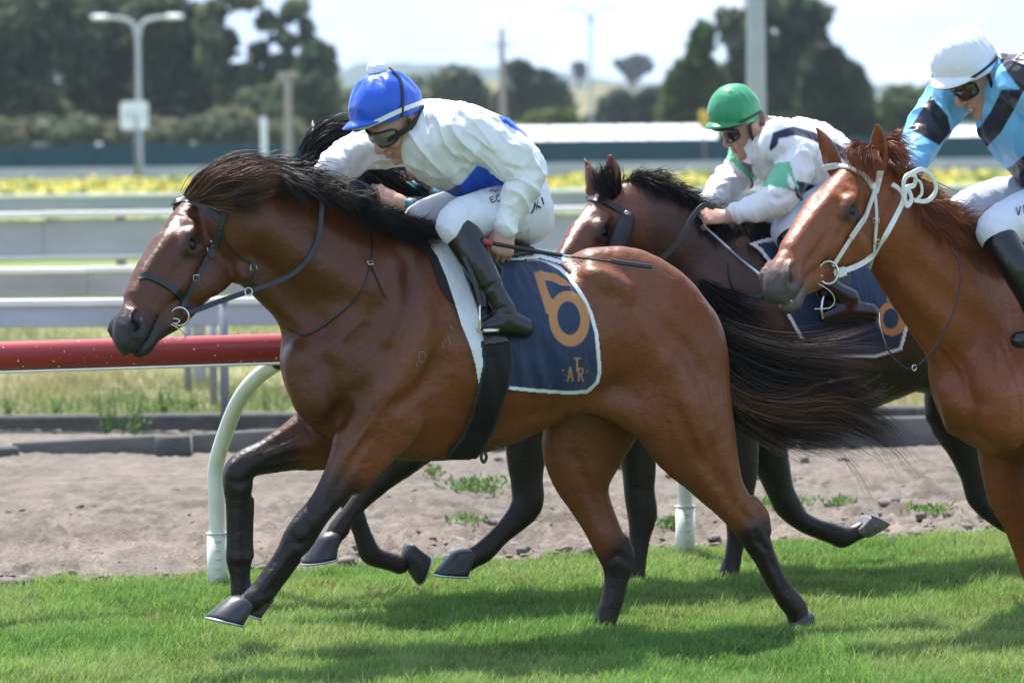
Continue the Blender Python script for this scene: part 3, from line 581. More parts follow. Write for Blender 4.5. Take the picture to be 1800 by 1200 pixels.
rt, zt = pole('utility_pole', 'pinkish wooden utility pole rising behind the front rider', 884, 50, 240, .24, .17, 'pole_w'); mb = MB(); mb.box((-.1, -.2, zt - 1.0), (1.6, .12, .12)); mb.build('crossarm', M['pole_w'], rt, False)
rt, zt = pole('utility_pole', 'short wooden pole with crossarm by the shelter belt', 507, 128, 225, .26, .20, 'pole_w'); mb = MB(); mb.box((0, -.2, zt - .12), (1.1, .14, .34)); mb.build('crossarm', M['pole_w'], rt, False)
rt, zt = pole('marker_post', 'short white marker post left of the wooden pole', 464, 205, 220, .17, .17, 'roof', 'post'); mb = MB(); mb.box((0, 0, zt + .22), (.42, .3, .5), None, .05); mb.build('dark_head', M['kerb2'], rt, False)
a = at_depth(236, 203, 195); rt = empty('square_sign', (a[0], 195, 0)); tag(rt, 'square white course sign with rounded corners on a grey post', 'sign'); s_ = 49 / FPX * 195
mb = MB(); rr_ = []; 
for cx, cy, a0 in ((1, 1, 0), (-1, 1, 90), (-1, -1, 180), (1, -1, 270)):
    for q in range(5): t = math.radians(a0 + q * 22.5); rr_.append((cx * (s_ / 2 - .18) + .18 * math.cos(t), cy * (s_ / 2 - .18) + .18 * math.sin(t)))
nR = len(rr_); mb.add([(x, -.03, a[2] + y) for x, y in rr_] + [(x, .03, a[2] + y) for x, y in rr_], [list(range(nR)), list(range(nR, 2 * nR))[::-1]] + [(q, q + nR, (q + 1) % nR + nR, (q + 1) % nR) for q in range(nR)])
mb.build('panel', M['roof'], rt, False); mb = MB(); mb.tube([(.1, .08, 0), (.1, .08, a[2])], .13, 10); mb.build('post', M['galv'], rt)
for q, (x, w_, h_) in enumerate(((-.42, .07, .42), (-.20, .13, .42), (.50, .12, .42))):
    mb = MB(); mb.box((x, -.035, a[2]), (w_, .008, h_)); mb.build('numeral', M['lampm'], rt, False)
mb = MB(); th = np.linspace(.9, 5.4, 12); mb.tube(np.stack([.12 + .16 * np.cos(th), -.036 + 0 * th, a[2] + .2 * np.sin(th)], -1), .03, 4); mb.build('numeral', M['lampm'], rt)
M['yel'] = pmat('yellow_paint', (.62, .40, .03), .6); a = at_depth(1238, 212, 250); rt = empty('yellow_marker', (a[0], 250, 0)); tag(rt, 'small yellow marker board left of the green cap', 'sign'); mb = MB(); mb.box((0, 0, a[2]), (.65, .08, 1.2), None, .03); mb.build('board', M['yel'], rt); mb = MB(); mb.tube([(0, .1, 0), (0, .1, a[2])], .06, 8); mb.build('post', M['galv'], rt)
# --- yellow flowers of the infield
def flower_field(n, y0, y1, x0, x1, size, seed, name):
    rg = np.random.default_rng(seed); P = np.stack([rg.uniform(x0, x1, n), rg.uniform(y0, y1, n), rg.uniform(.05, .30, n)], -1); k = vnoise(P * np.array([1, .3, 0]), .12) + vnoise(P * np.array([1, .3, 0]) + 9, .5) * .6 > -.35; P = P[k]; n = len(P)
    N = rg.normal(size=(n, 3)) * .5 + np.array([0, -.6, 1]); N /= np.linalg.norm(N, axis=1)[:, None]; A = np.cross(N, [1, .1, 0]); A /= np.linalg.norm(A, axis=1)[:, None]; B = np.cross(N, A); s = size * rg.uniform(.5, 1.3, (n, 1))
    V = np.stack([P - A * s, P - B * s, P + A * s, P + B * s], 1).reshape(-1, 3); C = np.where(rg.random(n)[:, None] < .55, np.array((.52, .41, .05)), np.array((.16, .22, .04))); return V, np.arange(4 * n).reshape(-1, 4), np.repeat(C, 4, 0)
M['petal'] = pmat('petals', vcol=True, rough=.7, spec=.2)
V, F_, C = flower_field(9000, 122, 200, -34, 36, .14, 31, 'f'); tag(obj('flower_meadow', np_mesh('flower_meadow', V, F_, False, C), M['petal']), 'broad band of yellow flowers across the infield', 'flowers', kind='stuff')
V, F_, C = flower_field(3500, 55, 95, -14, 18, .07, 32, 'f'); tag(obj('flower_strip', np_mesh('flower_strip', V, F_, False, C), M['petal']), 'scattered yellow flowers in the grass between the infield rails', 'flowers', kind='stuff')
# --- rough dry grass behind the kerb
def tufts(n, y0, y1, seed):
    rg = np.random.default_rng(seed); Y = y0 + (y1 - y0) * rg.random(n) ** 1.6; X = rg.uniform(-.16, .16, n) * Y; P = np.stack([X, Y, 0 * X], -1); dn = vnoise(P, .9) + .6 * vnoise(P, 3.1); k = dn + rg.normal(0, .35, n) > -.25; P = P[k]; dn = dn[k]; n = len(P)
    h = rg.uniform(.03, .09, n) * (1 + .8 * sstep(.3, 1, dn)); a = rg.uniform(0, 6.28, n); D = np.stack([np.cos(a), np.sin(a), 0 * a], -1) * rg.uniform(.002, .005, (n, 1)); L = rg.normal(size=(n, 3)) * .4; L[:, 2] = 1; V = np.stack([P - D, P + D, P + L * h[:, None]], 1).reshape(-1, 3); q = sstep(-.7, .6, vnoise(P + 4, .5) + rg.normal(0, .4, n))[:, None]
    C = (np.array((.12, .19, .055)) * (1 - q) + np.array((.42, .35, .19)) * q) * rg.uniform(.6, 1.25, (n, 1)); return V, np.arange(3 * n).reshape(-1, 3), np.repeat(C, 3, 0)
V, F_, C = tufts(150000, 24.0, 48, 91); tag(obj('rough_grass', np_mesh('rough_grass', V, F_, False, C), M['leaf']), 'rough straw and green grass behind the kerb', 'grass', kind='stuff')
# --- weeds along the kerb
def weed(px, py, Y, hpx, wpx, n, seed, label, lean=0.0):
    a = at_depth(px, py, Y); sc = Y / FPX; rg = np.random.default_rng(seed); rt = empty('weed', (a[0], Y, max(a[2] - .0, 0))); tag(rt, label, 'weed', 'tall weeds growing along the kerb')
    V, F_, so = [], [], 0; C = []
    mb = MB()
    for q in range(n):
        h = hpx * sc * rg.uniform(.5, 1); b = np.array([rg.normal() * wpx * sc * .22, rg.normal() * .05, 0]); tp = b + np.array([rg.normal() * wpx * sc * .25 + lean * h, rg.normal() * .05, h]); mid = (b + tp) / 2 + np.array([rg.normal() * .01, 0, 0]); Pt = catmull(np.array([b, mid, tp]), 3); mb.tube(Pt, .0022, 3, False)
        for t in np.linspace(.15, 1, 16):
            p = Pt[int(t * (len(Pt) - 1))]; d = rg.normal(size=3); d[2] = abs(d[2]) * .6; d /= np.linalg.norm(d); l = .05 * (1.15 - t * .6) * rg.uniform(.6, 1.2); s = np.cross(d, [0, 0, 1]); s /= np.linalg.norm(s) + 1e-9
            V += [p, p + d * l * .5 + s * l * .16, p + d * l, p + d * l * .5 - s * l * .16]; F_.append([so, so + 1, so + 2, so + 3]); so += 4; C += [rg.uniform(.7, 1.3)] * 4
    obj('leaves', np_mesh('leaves', V, np.array(F_), False, np.array(C)[:, None] * np.array((.10, .19, .045))), M['leaf'], rt); mb.build('stems', M['leafstem'], rt)
M['leafstem'] = pmat('stem_green', (.10, .16, .05), .7)
for k, (px, py, h, w_, n, lab, ln) in enumerate(((190, 762, 90, 50, 16, 'tall feathery weed growing over the board edging', -.1), (235, 764, 80, 44, 14, 'upright weed right beside the feathery one', .15), (272, 728, 60, 70, 16, 'bushy bright weed on top of the rear kerb', .2), (110, 728, 34, 50, 8, 'short weed on the rear kerb towards the left edge', 0),
    (330, 722, 30, 50, 8, 'short weed between the bushy one and the grey posts', 0), (412, 720, 60, 24, 7, 'thin weed beside the galvanised post', 0), (480, 724, 34, 50, 8, 'short weed close to the bay chest', 0), (8, 735, 50, 30, 7, 'weed clump at the left picture edge', 0))): weed(px, py, 23.2 if py > 740 else 24.3, h, w_, n, 60 + k, lab, ln)
def patch_weed(px, py, wpx, hpx, n, seed, label):
    a = ground_pt(px, py); sc = a[1] / FPX; rg = np.random.default_rng(seed); V, F_, C, so = [], [], [], 0; rt = empty('weed', (a[0], a[1], 0)); tag(rt, label, 'weed', 'small green weeds sprouting on the soil bank')
    for q in range(n):
        p = np.array([rg.normal() * wpx * sc * .35, rg.normal() * wpx * sc * .5, .03 + rg.random() * hpx * sc]); d = rg.normal(size=3); d[2] = abs(d[2]) + .3; d /= np.linalg.norm(d); l = rg.uniform(.02, .045); s = np.cross(d, rg.normal(size=3)); s /= np.linalg.norm(s)
        V += [p, p + d * l * .5 + s * l * .2, p + d * l, p + d * l * .5 - s * l * .2]; F_.append([so, so + 1, so + 2, so + 3]); so += 4; C += [rg.uniform(.6, 1.4)] * 4
    obj('leaves', np_mesh('leaves', V, np.array(F_), False, np.array(C)[:, None] * np.array((.12, .20, .055))), M['leaf'], rt)
for k, (px, py, w_, h, n, lab) in enumerate(((835, 880, 70, 26, 420, 'largest green weed patch under the bay belly'), (762, 850, 24, 14, 90, 'small weed left of the largest patch'), (655, 905, 30, 10, 80, 'tiny weed near the folded black foreleg'), (1380, 905, 70, 16, 220, 'weed patch left of the upturned hoof'), (1640, 915, 60, 10, 120, 'sparse weed near the chestnut foreleg'),
    (1180, 945, 50, 20, 160, 'weed at the foot of the second white post'), (1085, 990, 40, 14, 120, 'weed between the hind legs at the grass edge'), (830, 930, 60, 8, 90, 'low weed below the largest patch'), (1480, 900, 40, 10, 90, 'low weed below the tail tip'))): patch_weed(px, py, w_, h, n, 80 + k, lab)
print('env', round(time.perf_counter() - T0, 1))

hz = bpy.data.materials.new('haze'); hz.use_nodes = True; hn = hz.node_tree; hn.nodes.clear(); pv = hn.nodes.new('ShaderNodeVolumePrincipled'); pv.inputs['Color'].default_value = (.80, .88, .98, 1); pv.inputs['Density'].default_value = .00011; pv.inputs['Anisotropy'].default_value = .2
ho_ = hn.nodes.new('ShaderNodeOutputMaterial'); hn.links.new(pv.outputs[0], ho_.inputs['Volume'])
mb = MB(); mb.box((0, 2285, 60), (5200, 4720, 124)); hb = mb.build('haze', hz, None, False); hb['kind'] = 'stuff'; hb['label'] = 'thin blue summer haze over the racecourse'
# ================================================================ horses
def seg_dist(V, P):
    P = np.asarray(P, float); best = np.full(len(V), 9.0)
    for a, b in zip(P[:-1], P[1:]):
        d = b - a; t = np.clip(((V - a) @ d) / (d @ d + 1e-12), 0, 1); best = np.minimum(best, np.linalg.norm(V - a - t[:, None] * d, axis=1))
    return best
def paint(C, V, P, r, soft, col, amt=1.0, wob=.012, ws=14):
    d = seg_dist(V, P) + vnoise(V, ws) * wob; k = (1 - sstep(r - soft, r + soft, d)) * amt
    C[:] = C * (1 - k[:, None]) + np.array(col) * k[:, None]

def head_into(F, H, ears=(1, 1), mouth=0.0, ear_back=0.1, ear_out=.18, ear_turn=.5, near_ear=(0, 0, 0), k=.02):
    """canonical horse head (forward, left, up), 0.62 m long"""
    lat = H.R[:, 1]
    def c(R, k=k, op='add', both=False, sub=3):
        F.chain(H.rows(R), k, lat, sub, op)
        if both: F.chain(H.rows(H.mirror(R)), k, lat, sub, op)
    c([(.0, 0, -.085, .068, .058), (.06, 0, -.080, .078, .066), (.12, 0, -.086, .088, .072), (.18, 0, -.090, .090, .074), (.25, 0, -.088, .083, .064), (.33, 0, -.086, .078, .053),
       (.41, 0, -.088, .070, .047), (.49, 0, -.090, .064, .046), (.545, 0, -.094, .058, .047), (.582, 0, -.106, .042, .040)])
    c([(.075, .034, -.178, .080, .026), (.13, .043, -.190, .094, .030), (.19, .046, -.184, .090, .028), (.26, .036, -.165, .064, .022)], .022, both=True)      # cheeks
    c([(.18, 0, -.222, .054, .042), (.28, 0, -.210, .050, .038), (.38, 0, -.192, .048, .034), (.46, 0, -.168, .042, .032), (.53, 0, -.158, .032, .032)], .02)
    dm = mouth
    c([(.49, 0, -.162 - dm * .6, .026, .032), (.54, 0, -.168 - dm, .031, .034), (.570, 0, -.163 - dm, .023, .030)], .012)                                   # lower lip and chin
    c([(.50, .026, -.106, .042, .024), (.55, .030, -.108, .042, .025), (.588, .020, -.126, .027, .022)], .014, both=True)                                     # upper lip
    c([(.13, .066, -.046, .024, .022), (.172, .080, -.052, .021, .021), (.212, .076, -.070, .015, .015)], .03, both=True)                                   # brow
    c([(.17, .080, -.105, .018, .014), (.205, .078, -.098, .015, .014)], .018, both=True)                                                                    # under the eye
    c([(.21, .060, -.122, .012, .012), (.27, .050, -.128, .012, .012), (.34, .040, -.130, .010, .010)], .03, both=True)                                      # facial crest
    c([(.20, .026, -.020, .020, .022), (.32, .020, -.022, .018, .018), (.44, .014, -.034, .015, .015)], .03, both=True)                                       # nose bones
    c([(.135, .080, -.020, .016, .016)], .03, 'cut', True)                                                                                                   # hollow over the eye
    c([(.29, .085, -.095, .014, .014), (.38, .076, -.100, .018, .014), (.45, .070, -.096, .014, .012)], .045, 'cut', True)
    c([(.188, .106, -.077, .0235, .022)], .008, 'cut', True)                                                                                                 # eye socket
    c([(.515, .042, -.060, .021, .018), (.548, .050, -.074, .029, .020), (.567, .044, -.100, .022, .017)], .012, both=True)                                   # nostril rim
    c([(.500, .050, -.066, .012, .012), (.532, .064, -.070, .023, .022), (.556, .066, -.088, .027, .022)], .006, 'cut', True, 3)
    c([(.550, .040, -.080, .018, .018)], .006, 'cut', True)
    c([(.63, 0, -.150 - dm * .35, .0035 + dm * .38, .07), (.54, 0, -.146 - dm * .35, .0035 + dm * .38, .07), (.48, 0, -.142, .0035 + dm * .1, .065), (.445, 0, -.138, .003, .06)], .008, 'cut')
    for side, on in ((1, ears[0]), (-1, ears[1])):
        if not on: continue
        D = np.array([-math.sin(ear_back), side * ear_out, math.cos(ear_back)]); D /= np.linalg.norm(D); Fd = np.array([math.cos(ear_back), side * ear_turn, math.sin(ear_back)]); Fd /= np.linalg.norm(Fd)
        b0 = np.array([.012 + (near_ear[0] if side > 0 else 0), side * .054 + (near_ear[1] if side > 0 else 0), -.030 + (near_ear[2] if side > 0 else 0)])
        E = [[*(b0 + D * t + Fd * q), r, r * .92] for t, q, r in ((0, 0, .027), (.045, 0, .034), (.088, .002, .030), (.125, .006, .019), (.155, .010, .006))]
        F.chain(H.rows(E), .014, lat, 3)
        Cv = [[*(b0 + D * t + Fd * q), r, r] for t, q, r in ((.048, .034, .020), (.085, .029, .022), (.120, .021, .014), (.144, .016, .006))]
        F.chain(H.rows(Cv), .006, lat, 3, 'cut')

def blur_part(F, mask, it=2):
    """soften the joins between muscle masses where mask (0..1 over the grid) is set"""
    G = F.F.copy()
    for _ in range(it):
        for ax in range(3):
            A = np.moveaxis(G, ax, 0); B = A.copy(); B[2:-2] = (A[:-4] + A[1:-3] * 2 + A[2:-2] * 2 + A[3:-1] * 2 + A[4:]) * .125; G = np.moveaxis(B, 0, ax)
    F.F = (F.F + (G - F.F) * mask).astype(np.float32)
def groove(F, fr, pts, r=.03, depth=.006, k=.04, bulge=False, e=(0, 1, 0)):
    """a furrow (or, with bulge, a ridge) following the surface along pixels"""
    P = catmull(np.array(pts, float), 4); L = fr.drape(F, P[:, 0], P[:, 1], 0.0); ok = ~np.isnan(L[:, 0]); L = L[ok]
    if len(L) < 2: return
    N = F.grad(L, .02); taper = np.sin(np.linspace(.25, math.pi - .25, len(L)))
    d = depth * taper
    if bulge: C = L - N * (r - k * .2 - d)[:, None]
    else: C = L + N * (r + k * .2 - d)[:, None]
    F.chain(np.concatenate([C, np.full((len(C), 2), r)], 1), k, e, 1, 'add' if bulge else 'cut')

def hoof(fr, parent, sole, fwd_ang, tilt, size=1.0, wdir=0.0, col=None, mats=None, name='hoof'):
    """hoof wall and shoe. sole: local point at sole centre; fwd_ang: direction of the toe in the x/z plane (deg, 0 = forward (-x), positive up)"""
    a = math.radians(fwd_ang); T = np.array([-math.cos(a), 0, math.sin(a)]); N = np.array([math.sin(a), 0, math.cos(a)])
    if wdir:
        wr = math.radians(wdir); Rz = np.array([[math.cos(wr), -math.sin(wr), 0], [math.sin(wr), math.cos(wr), 0], [0, 0, 1]]); T = Rz @ T; N = Rz @ N
    S = np.cross(N, T); rings = []; th = np.linspace(0, 2 * math.pi, 33)[:-1]
    def ring(h, ra, rb, sh):
        # heel is cut flat
        x = np.cos(th) * ra; x = np.where(x < -ra * .62, -ra * .62 - (x + ra * .62) * .1, x); y = np.sin(th) * rb
        return sole + (x + sh)[:, None] * T + y[:, None] * S + h * N
    for h, ra, rb, sh in ((0, .066, .060, .0), (.012, .065, .0595, -.005), (.032, .060, .056, -.015), (.052, .055, .052, -.026), (.064, .052, .049, -.034), (.072, .049, .0465, -.038), (.082, .040, .038, -.042), (.09, .02, .02, -.044)):
        rings.append(ring(h * size, ra * size, rb * size, sh * size))
    rings.insert(0, ring(.006, .048 * size, .044 * size, -.002)); rings.insert(0, ring(.012, .01, .01, -.01))
    V = np.concatenate(rings); m = len(rings); n = 32; i = np.arange(m - 1)[:, None] * n; j = np.arange(n)[None]; k = (j + 1) % n
    Fc = np.stack([i + j, i + k, i + n + k, i + n + j], -1).reshape(-1, 4)
    me = np_mesh(name, V, [Fc, np.array([list(range(n))[::-1]]), np.array([list(range(len(V) - n, len(V)))])], True)
    ho = obj(name, me, mats[0], parent)
    # shoe: open at the heel
    th2 = np.linspace(-2.35, 2.35, 25); P = sole + (np.cos(th2) * .060 * size + .001)[:, None] * T + (np.sin(th2) * .054 * size)[:, None] * S - .003 * N
    V2, F2 = tube_arrays(P, .0085 * size, 6, .55, N); sh = obj('horseshoe', np_mesh('horseshoe', V2, F2), mats[1], ho)
    return ho


M['hoof'] = pmat('hoof_horn', (.035, .035, .04), .38, .4, var=(60, .5, (.085, .08, .078)), bump=(140, .25, .002), stretch=(1, 1, .25))
M['shoe'] = pmat('shoe_metal', (.62, .64, .66), .35, metal=.85)
M['eye'] = pmat('horse_eye', (.006, .004, .003), .07, .35)

def coat_mat(name, rough=.40, spec=.38, sheen=0):
    m = pmat(name, vcol=True, rough=rough, spec=spec, sheen=sheen); n = m.node_tree; b = n.nodes['Principled BSDF']
    tcn = n.nodes.new('ShaderNodeTexCoord')
    mpn = n.nodes.new('ShaderNodeMapping'); mpn.inputs['Scale'].default_value = (.35, 1, 1); mpn.inputs['Rotation'].default_value = (0, .7, 0)
    t = n.nodes.new('ShaderNodeTexNoise'); t.inputs['Scale'].default_value = 130; t.inputs['Detail'].default_value = 4
    t2 = n.nodes.new('ShaderNodeTexNoise'); t2.inputs['Scale'].default_value = 22; t2.inputs['Detail'].default_value = 6; t2.inputs['Distortion'].default_value = .6
    n.links.new(tcn.outputs['Object'], mpn.inputs[0]); n.links.new(mpn.outputs[0], t.inputs['Vector']); n.links.new(tcn.outputs['Object'], t2.inputs['Vector'])
    q = n.nodes.new('ShaderNodeBump'); q.inputs['Strength'].default_value = .40; q.inputs['Distance'].default_value = .0022; n.links.new(t.outputs[0], q.inputs['Height'])
    q2 = n.nodes.new('ShaderNodeBump'); q2.inputs['Strength'].default_value = .45; q2.inputs['Distance'].default_value = .012; n.links.new(t2.outputs[0], q2.inputs['Height'])
    n.links.new(q.outputs[0], q2.inputs['Normal']); n.links.new(q2.outputs[0], b.inputs['Normal'])
    mr = n.nodes.new('ShaderNodeMapRange'); mr.inputs[3].default_value = rough - .08; mr.inputs[4].default_value = rough + .16; n.links.new(t2.outputs[0], mr.inputs[0]); n.links.new(mr.outputs[0], b.inputs['Roughness'])
    # fine light and dark flecks in the hair
    vc = [x for x in n.nodes if x.type == 'VERTEX_COLOR'][0]
    hs = n.nodes.new('ShaderNodeHueSaturation'); mv = n.nodes.new('ShaderNodeMapRange'); mv.inputs[3].default_value = .55; mv.inputs[4].default_value = 1.5
    n.links.new(t.outputs[0], mv.inputs[0]); n.links.new(mv.outputs[0], hs.inputs['Value']); n.links.new(vc.outputs[0], hs.inputs['Color']); n.links.new(hs.outputs[0], b.inputs['Base Color'])
    return m
M['coat'] = coat_mat('horse_coat')

BAY = (.165, .050, .016); BAYD = (.075, .026, .012); BLK = (.011, .008, .008); MUZ = (.022, .018, .018)
HD_CANON = {'eye': (.186, .088, -.072), 'nos': (.545, .062, -.078), 'star': (.14, 0, .004), 'farorb': (.175, -.098, -.05), 'chin': (.55, 0, -.195), 'jaw': (.40, .02, -.245), 'jowl': (.11, .05, -.278),
            'tip': (.605, 0, -.090), 'mouth': (.455, .045, -.138), 'poll': (0, 0, 0), 'farnos': (.545, -.066, -.078), 'band': (.055, 0, .0), 'nearear': (.012, .056, 0), 'farear': (.012, -.056, 0), 'fore': (.1, 0, .004)}
def fit_head(fr, lm, w, sc, rv, **kw):
    return fit_pose(fr, [HD_CANON[k] for k in lm], list(lm.values()), w, sc, rv, **kw)
def eyes(fr, root, H):
    for s_ in (1, -1):
        bm = __import__('bmesh').new(); __import__('bmesh').ops.create_uvsphere(bm, u_segments=20, v_segments=12, radius=.0245 * H.sc)
        me = bpy.data.meshes.new('eye'); bm.to_mesh(me); bm.free(); me.polygons.foreach_set('use_smooth', [True] * len(me.polygons))
        obj('eye', me, M['eye'], root, loc=tuple(H.pt((.188, s_ * .0705, -.076))))
def face_paint(C, V, H, muz=MUZ, body=None, eyecol=(.02, .014, .012), m0=.44):
    # back into canonical coordinates
    Q = ((V - H.o) @ H.R) / H.sc
    near = (np.abs(Q[:, 1]) < .14) & (Q[:, 0] > -.06) & (Q[:, 0] < .66) & (Q[:, 2] > -.30) & (Q[:, 2] < .2)
    n = vnoise(V, 30) * .018
    k = sstep(m0, m0 + .10, Q[:, 0] + n - Q[:, 2] * .35 - .03) * near; C[:] = C * (1 - k[:, None]) + np.array(muz) * k[:, None]
    for s_ in (1, -1):
        d = np.linalg.norm((Q - np.array([.19, s_ * .085, -.080])) / np.array([1.25, 1, .9]), axis=1) + n * .6
        k = (1 - sstep(.022, .062, d)) * near * .93; C[:] = C * (1 - k[:, None]) + np.array(eyecol) * k[:, None]
    return Q, near

def finish_horse(root, F, fr, colour, name='horse_body', detail=None, mat=None):
    V, Q = F.nets()
    if detail is not None: V = V + F.grad(V) * detail(V)[:, None]
    C = colour(V); me = np_mesh(name, V, Q, True, np.clip(C, 0, 1)); o = obj('body', me, mat or M['coat'], root); return o
def veins(V):
    a = vnoise(V, 9); b = vnoise(V, 21); return .0028 * a + .0012 * b
# ---------------------------------------------------------------- the leading bay horse
f1 = Frame(12.69, .13 * 0 + 5.10); f1 = Frame(12.69, float((at_depth(870, 600, 13.66)) @ f1.B))
h1 = empty('horse', tuple(f1.O), YAW); tag(h1, 'bright bay horse in front, white star on its forehead, wearing the number 6 cloth', 'horse', 'galloping racehorses')
H1 = fit_head(f1, dict(eye=(337, 432), nos=(240, 571), star=(300, 393), farorb=(259, 432), chin=(266, 621), jowl=(414, 482), tip=(206, 580), jaw=(347, 566)), .10, 1.02, (0, -.78, .48), wt=(3, 3, 1.5, 2, 2, 1.5, 1.5, 1.5), prior=.001)
F1 = Field((-1.5, -.42, -.1), (1.12, .42, 1.85), .0074)
R1 = lambda rows: f1.rows(rows)
def hl(F, fr, rows, k=.02, sub=3, op='add', e=(0, 1, 0)): F.chain(fr.rows(rows), k, e, sub, op)
# trunk
hl(F1, f1, [(607, 640, 0, 104, 80), (660, 622, 0, 170, 104), (730, 612, 0, 196, 116), (800, 612, 0, 193, 126), (880, 606, 0, 171, 132), (960, 593, 0, 144, 134), (1030, 574, 0, 128, 132), (1095, 578, 0, 136, 130), (1152, 618, 0, 130, 116)], .03)
hl(F1, f1, [(700, 440, 0, 52, 40), (745, 440, 0, 46, 42), (800, 450, 0, 42, 60)], .06)            # withers
# neck
hl(F1, f1, [(655, 560, 0, 140, 84), (590, 500, 0, 107, 66), (525, 445, 0, 90, 53), (470, 405, 0, 79, 45), (425, 385, .03, 74, 42)], .05)
hl(F1, f1, [(720, 415, 0, 24, 22), (640, 385, 0, 26, 20), (560, 348, 0, 28, 20), (480, 325, 0, 28, 20), (425, 322, .02, 26, 22)], .06)   # crest
hl(F1, f1, [(560, 590, 0, 34, 40), (510, 540, 0, 30, 34), (462, 500, .02, 26, 30), (432, 478, .04, 24, 26)], .05)                        # windpipe
head_into(F1, H1, ears=(1, 1), ear_back=2.0, ear_out=.25)
# jugular groove, neck muscle
hl(F1, f1, [(480, 395, .065, 44, 20), (560, 450, .085, 52, 24), (640, 500, .11, 58, 30)], .05)
# shoulder and chest (near and far alike)
for sg in (1, -1):
    hl(F1, f1, [(700, 470, sg * .11, 40, 24), (660, 535, sg * .135, 50, 28), (620, 610, sg * .145, 52, 30), (590, 665, sg * .130, 44, 30)], .035)
    hl(F1, f1, [(740, 540, sg * .15, 48, 26), (715, 610, sg * .165, 66, 30), (690, 690, sg * .165, 62, 32), (668, 735, sg * .15, 48, 32)], .035)          # triceps
    hl(F1, f1, [(560, 640, sg * .085, 52, 40), (560, 695, sg * .09, 44, 36)], .03)
    hl(F1, f1, [(1040, 470, sg * .10, 36, 40), (1110, 500, sg * .125, 66, 40), (1170, 560, sg * .12, 80, 44), (1210, 640, sg * .115, 74, 42), (1225, 700, sg * .11, 58, 40)], .04)
    hl(F1, f1, [(1020, 520, sg * .185, 22, 18), (1045, 505, sg * .195, 22, 16)], .06)                    # point of hip
    hl(F1, f1, [(880, 630, sg * .185, 90, 58), (960, 610, sg * .18, 76, 48)], .08)
XX, ZZ = F1.ax[0][:, None, None], F1.ax[2][None, None, :]
blur_part(F1, sstep(.62, .85, ZZ) * sstep(-.78, -.62, XX) + 0 * F1.ax[1][None, :, None], 3)
# near foreleg, reaching
hl(F1, f1, [(668, 722, .15, 62, 40), (640, 770, .145, 52, 36), (612, 820, .14, 38, 31), (585, 862, .135, 29, 26), (560, 896, .13, 25, 24), (540, 922, .125, 27, 26), (523, 950, .12, 27, 24), (507, 972, .12, 21, 19), (484, 1003, .12, 17.5, 16), (462, 1032, .12, 17.5, 16), (447, 1052, .12, 21, 19), (430, 1062, .12, 17.5, 17), (415, 1070, .12, 18, 18)], .022)
hl(F1, f1, [(700, 740, .17, 46, 26), (672, 795, .165, 26, 20), (630, 850, .15, 16, 14)], .022)
hl(F1, f1, [(520, 985, .12, 9, 10), (490, 1025, .12, 8, 9), (468, 1052, .12, 9, 12)], .010)      # tendons
# off foreleg, knee lifted
hl(F1, f1, [(610, 742, -.12, 66, 42), (560, 768, -.12, 58, 40), (515, 785, -.12, 42, 33), (470, 802, -.12, 30, 26), (438, 812, -.12, 27, 25), (420, 828, -.12, 27, 25), (418, 852, -.12, 26, 24), (418, 885, -.12, 21.5, 19), (418, 930, -.12, 20, 17), (419, 965, -.12, 22, 18), (420, 982, -.12, 23, 20), (422, 1010, -.12, 17.5, 16), (424, 1035, -.12, 18, 17), (428, 1055, -.12, 20, 20)], .022)
hl(F1, f1, [(438, 880, -.12, 9, 10), (437, 930, -.12, 8, 9), (437, 975, -.12, 10, 13)], .010)
# near hind leg, behind
hl(F1, f1, [(1165, 640, .12, 112, 50), (1190, 700, .13, 100, 50), (1215, 760, .13, 84, 44), (1243, 815, .13, 60, 36), (1268, 858, .125, 43, 28), (1295, 895, .12, 33, 23), (1318, 925, .12, 30, 22), (1332, 955, .12, 25, 20), (1347, 985, .12, 20, 17), (1365, 1022, .12, 19, 16), (1383, 1050, .12, 21, 18), (1398, 1068, .12, 21, 19), (1403, 1085, .12, 19, 19)], .025)
hl(F1, f1, [(1322, 880, .12, 10, 12), (1338, 905, .12, 13, 15), (1345, 930, .12, 11, 14)], .016)
# off hind leg, under the body
hl(F1, f1, [(1085, 640, -.10, 110, 50), (1050, 715, -.12, 96, 50), (1028, 775, -.13, 82, 44), (1022, 820, -.13, 62, 37), (1028, 860, -.13, 45, 29), (1045, 900, -.125, 36, 24), (1062, 935, -.12, 32, 22), (1078, 968, -.12, 31, 22), (1086, 995, -.12, 27, 21), (1082, 1030, -.12, 21, 18), (1072, 1068, -.12, 20, 17), (1062, 1098, -.12, 20, 18), (1054, 1118, -.12, 21, 20)], .025)
hl(F1, f1, [(1098, 948, -.12, 9, 12), (1106, 978, -.12, 11, 14), (1100, 1005, -.12, 9, 12)], .016)
g1 = lambda pts, r=.03, d=.006, k=.04: groove(F1, f1, pts, r, d * 1.7, k)
u1 = lambda pts, r=.03, d=.006, k=.04: groove(F1, f1, pts, r, d * 1.5, k, True)
g1([(500, 575), (547, 618), (580, 656), (589, 713), (602, 740)], .03, .016, .04)
g1([(640, 735), (700, 700), (754, 664), (800, 590)], .03, .010, .04)
g1([(655, 450), (672, 500), (668, 560), (640, 600), (610, 640)], .03, .007, .05)
g1([(700, 440), (712, 500), (716, 560), (695, 610)], .025, .006, .05)
u1([(692, 470), (694, 530), (680, 590)], .03, .006, .05)
u1([(640, 640), (665, 690), (650, 730)], .05, .010, .05)
u1([(735, 560), (725, 620), (700, 670)], .05, .008, .05)
g1([(600, 730), (640, 700), (672, 660)], .02, .006, .04)
g1([(445, 470), (500, 520), (560, 570), (600, 600)], .03, .010, .05)
u1([(470, 400), (540, 450), (610, 490), (660, 500)], .05, .008, .06)
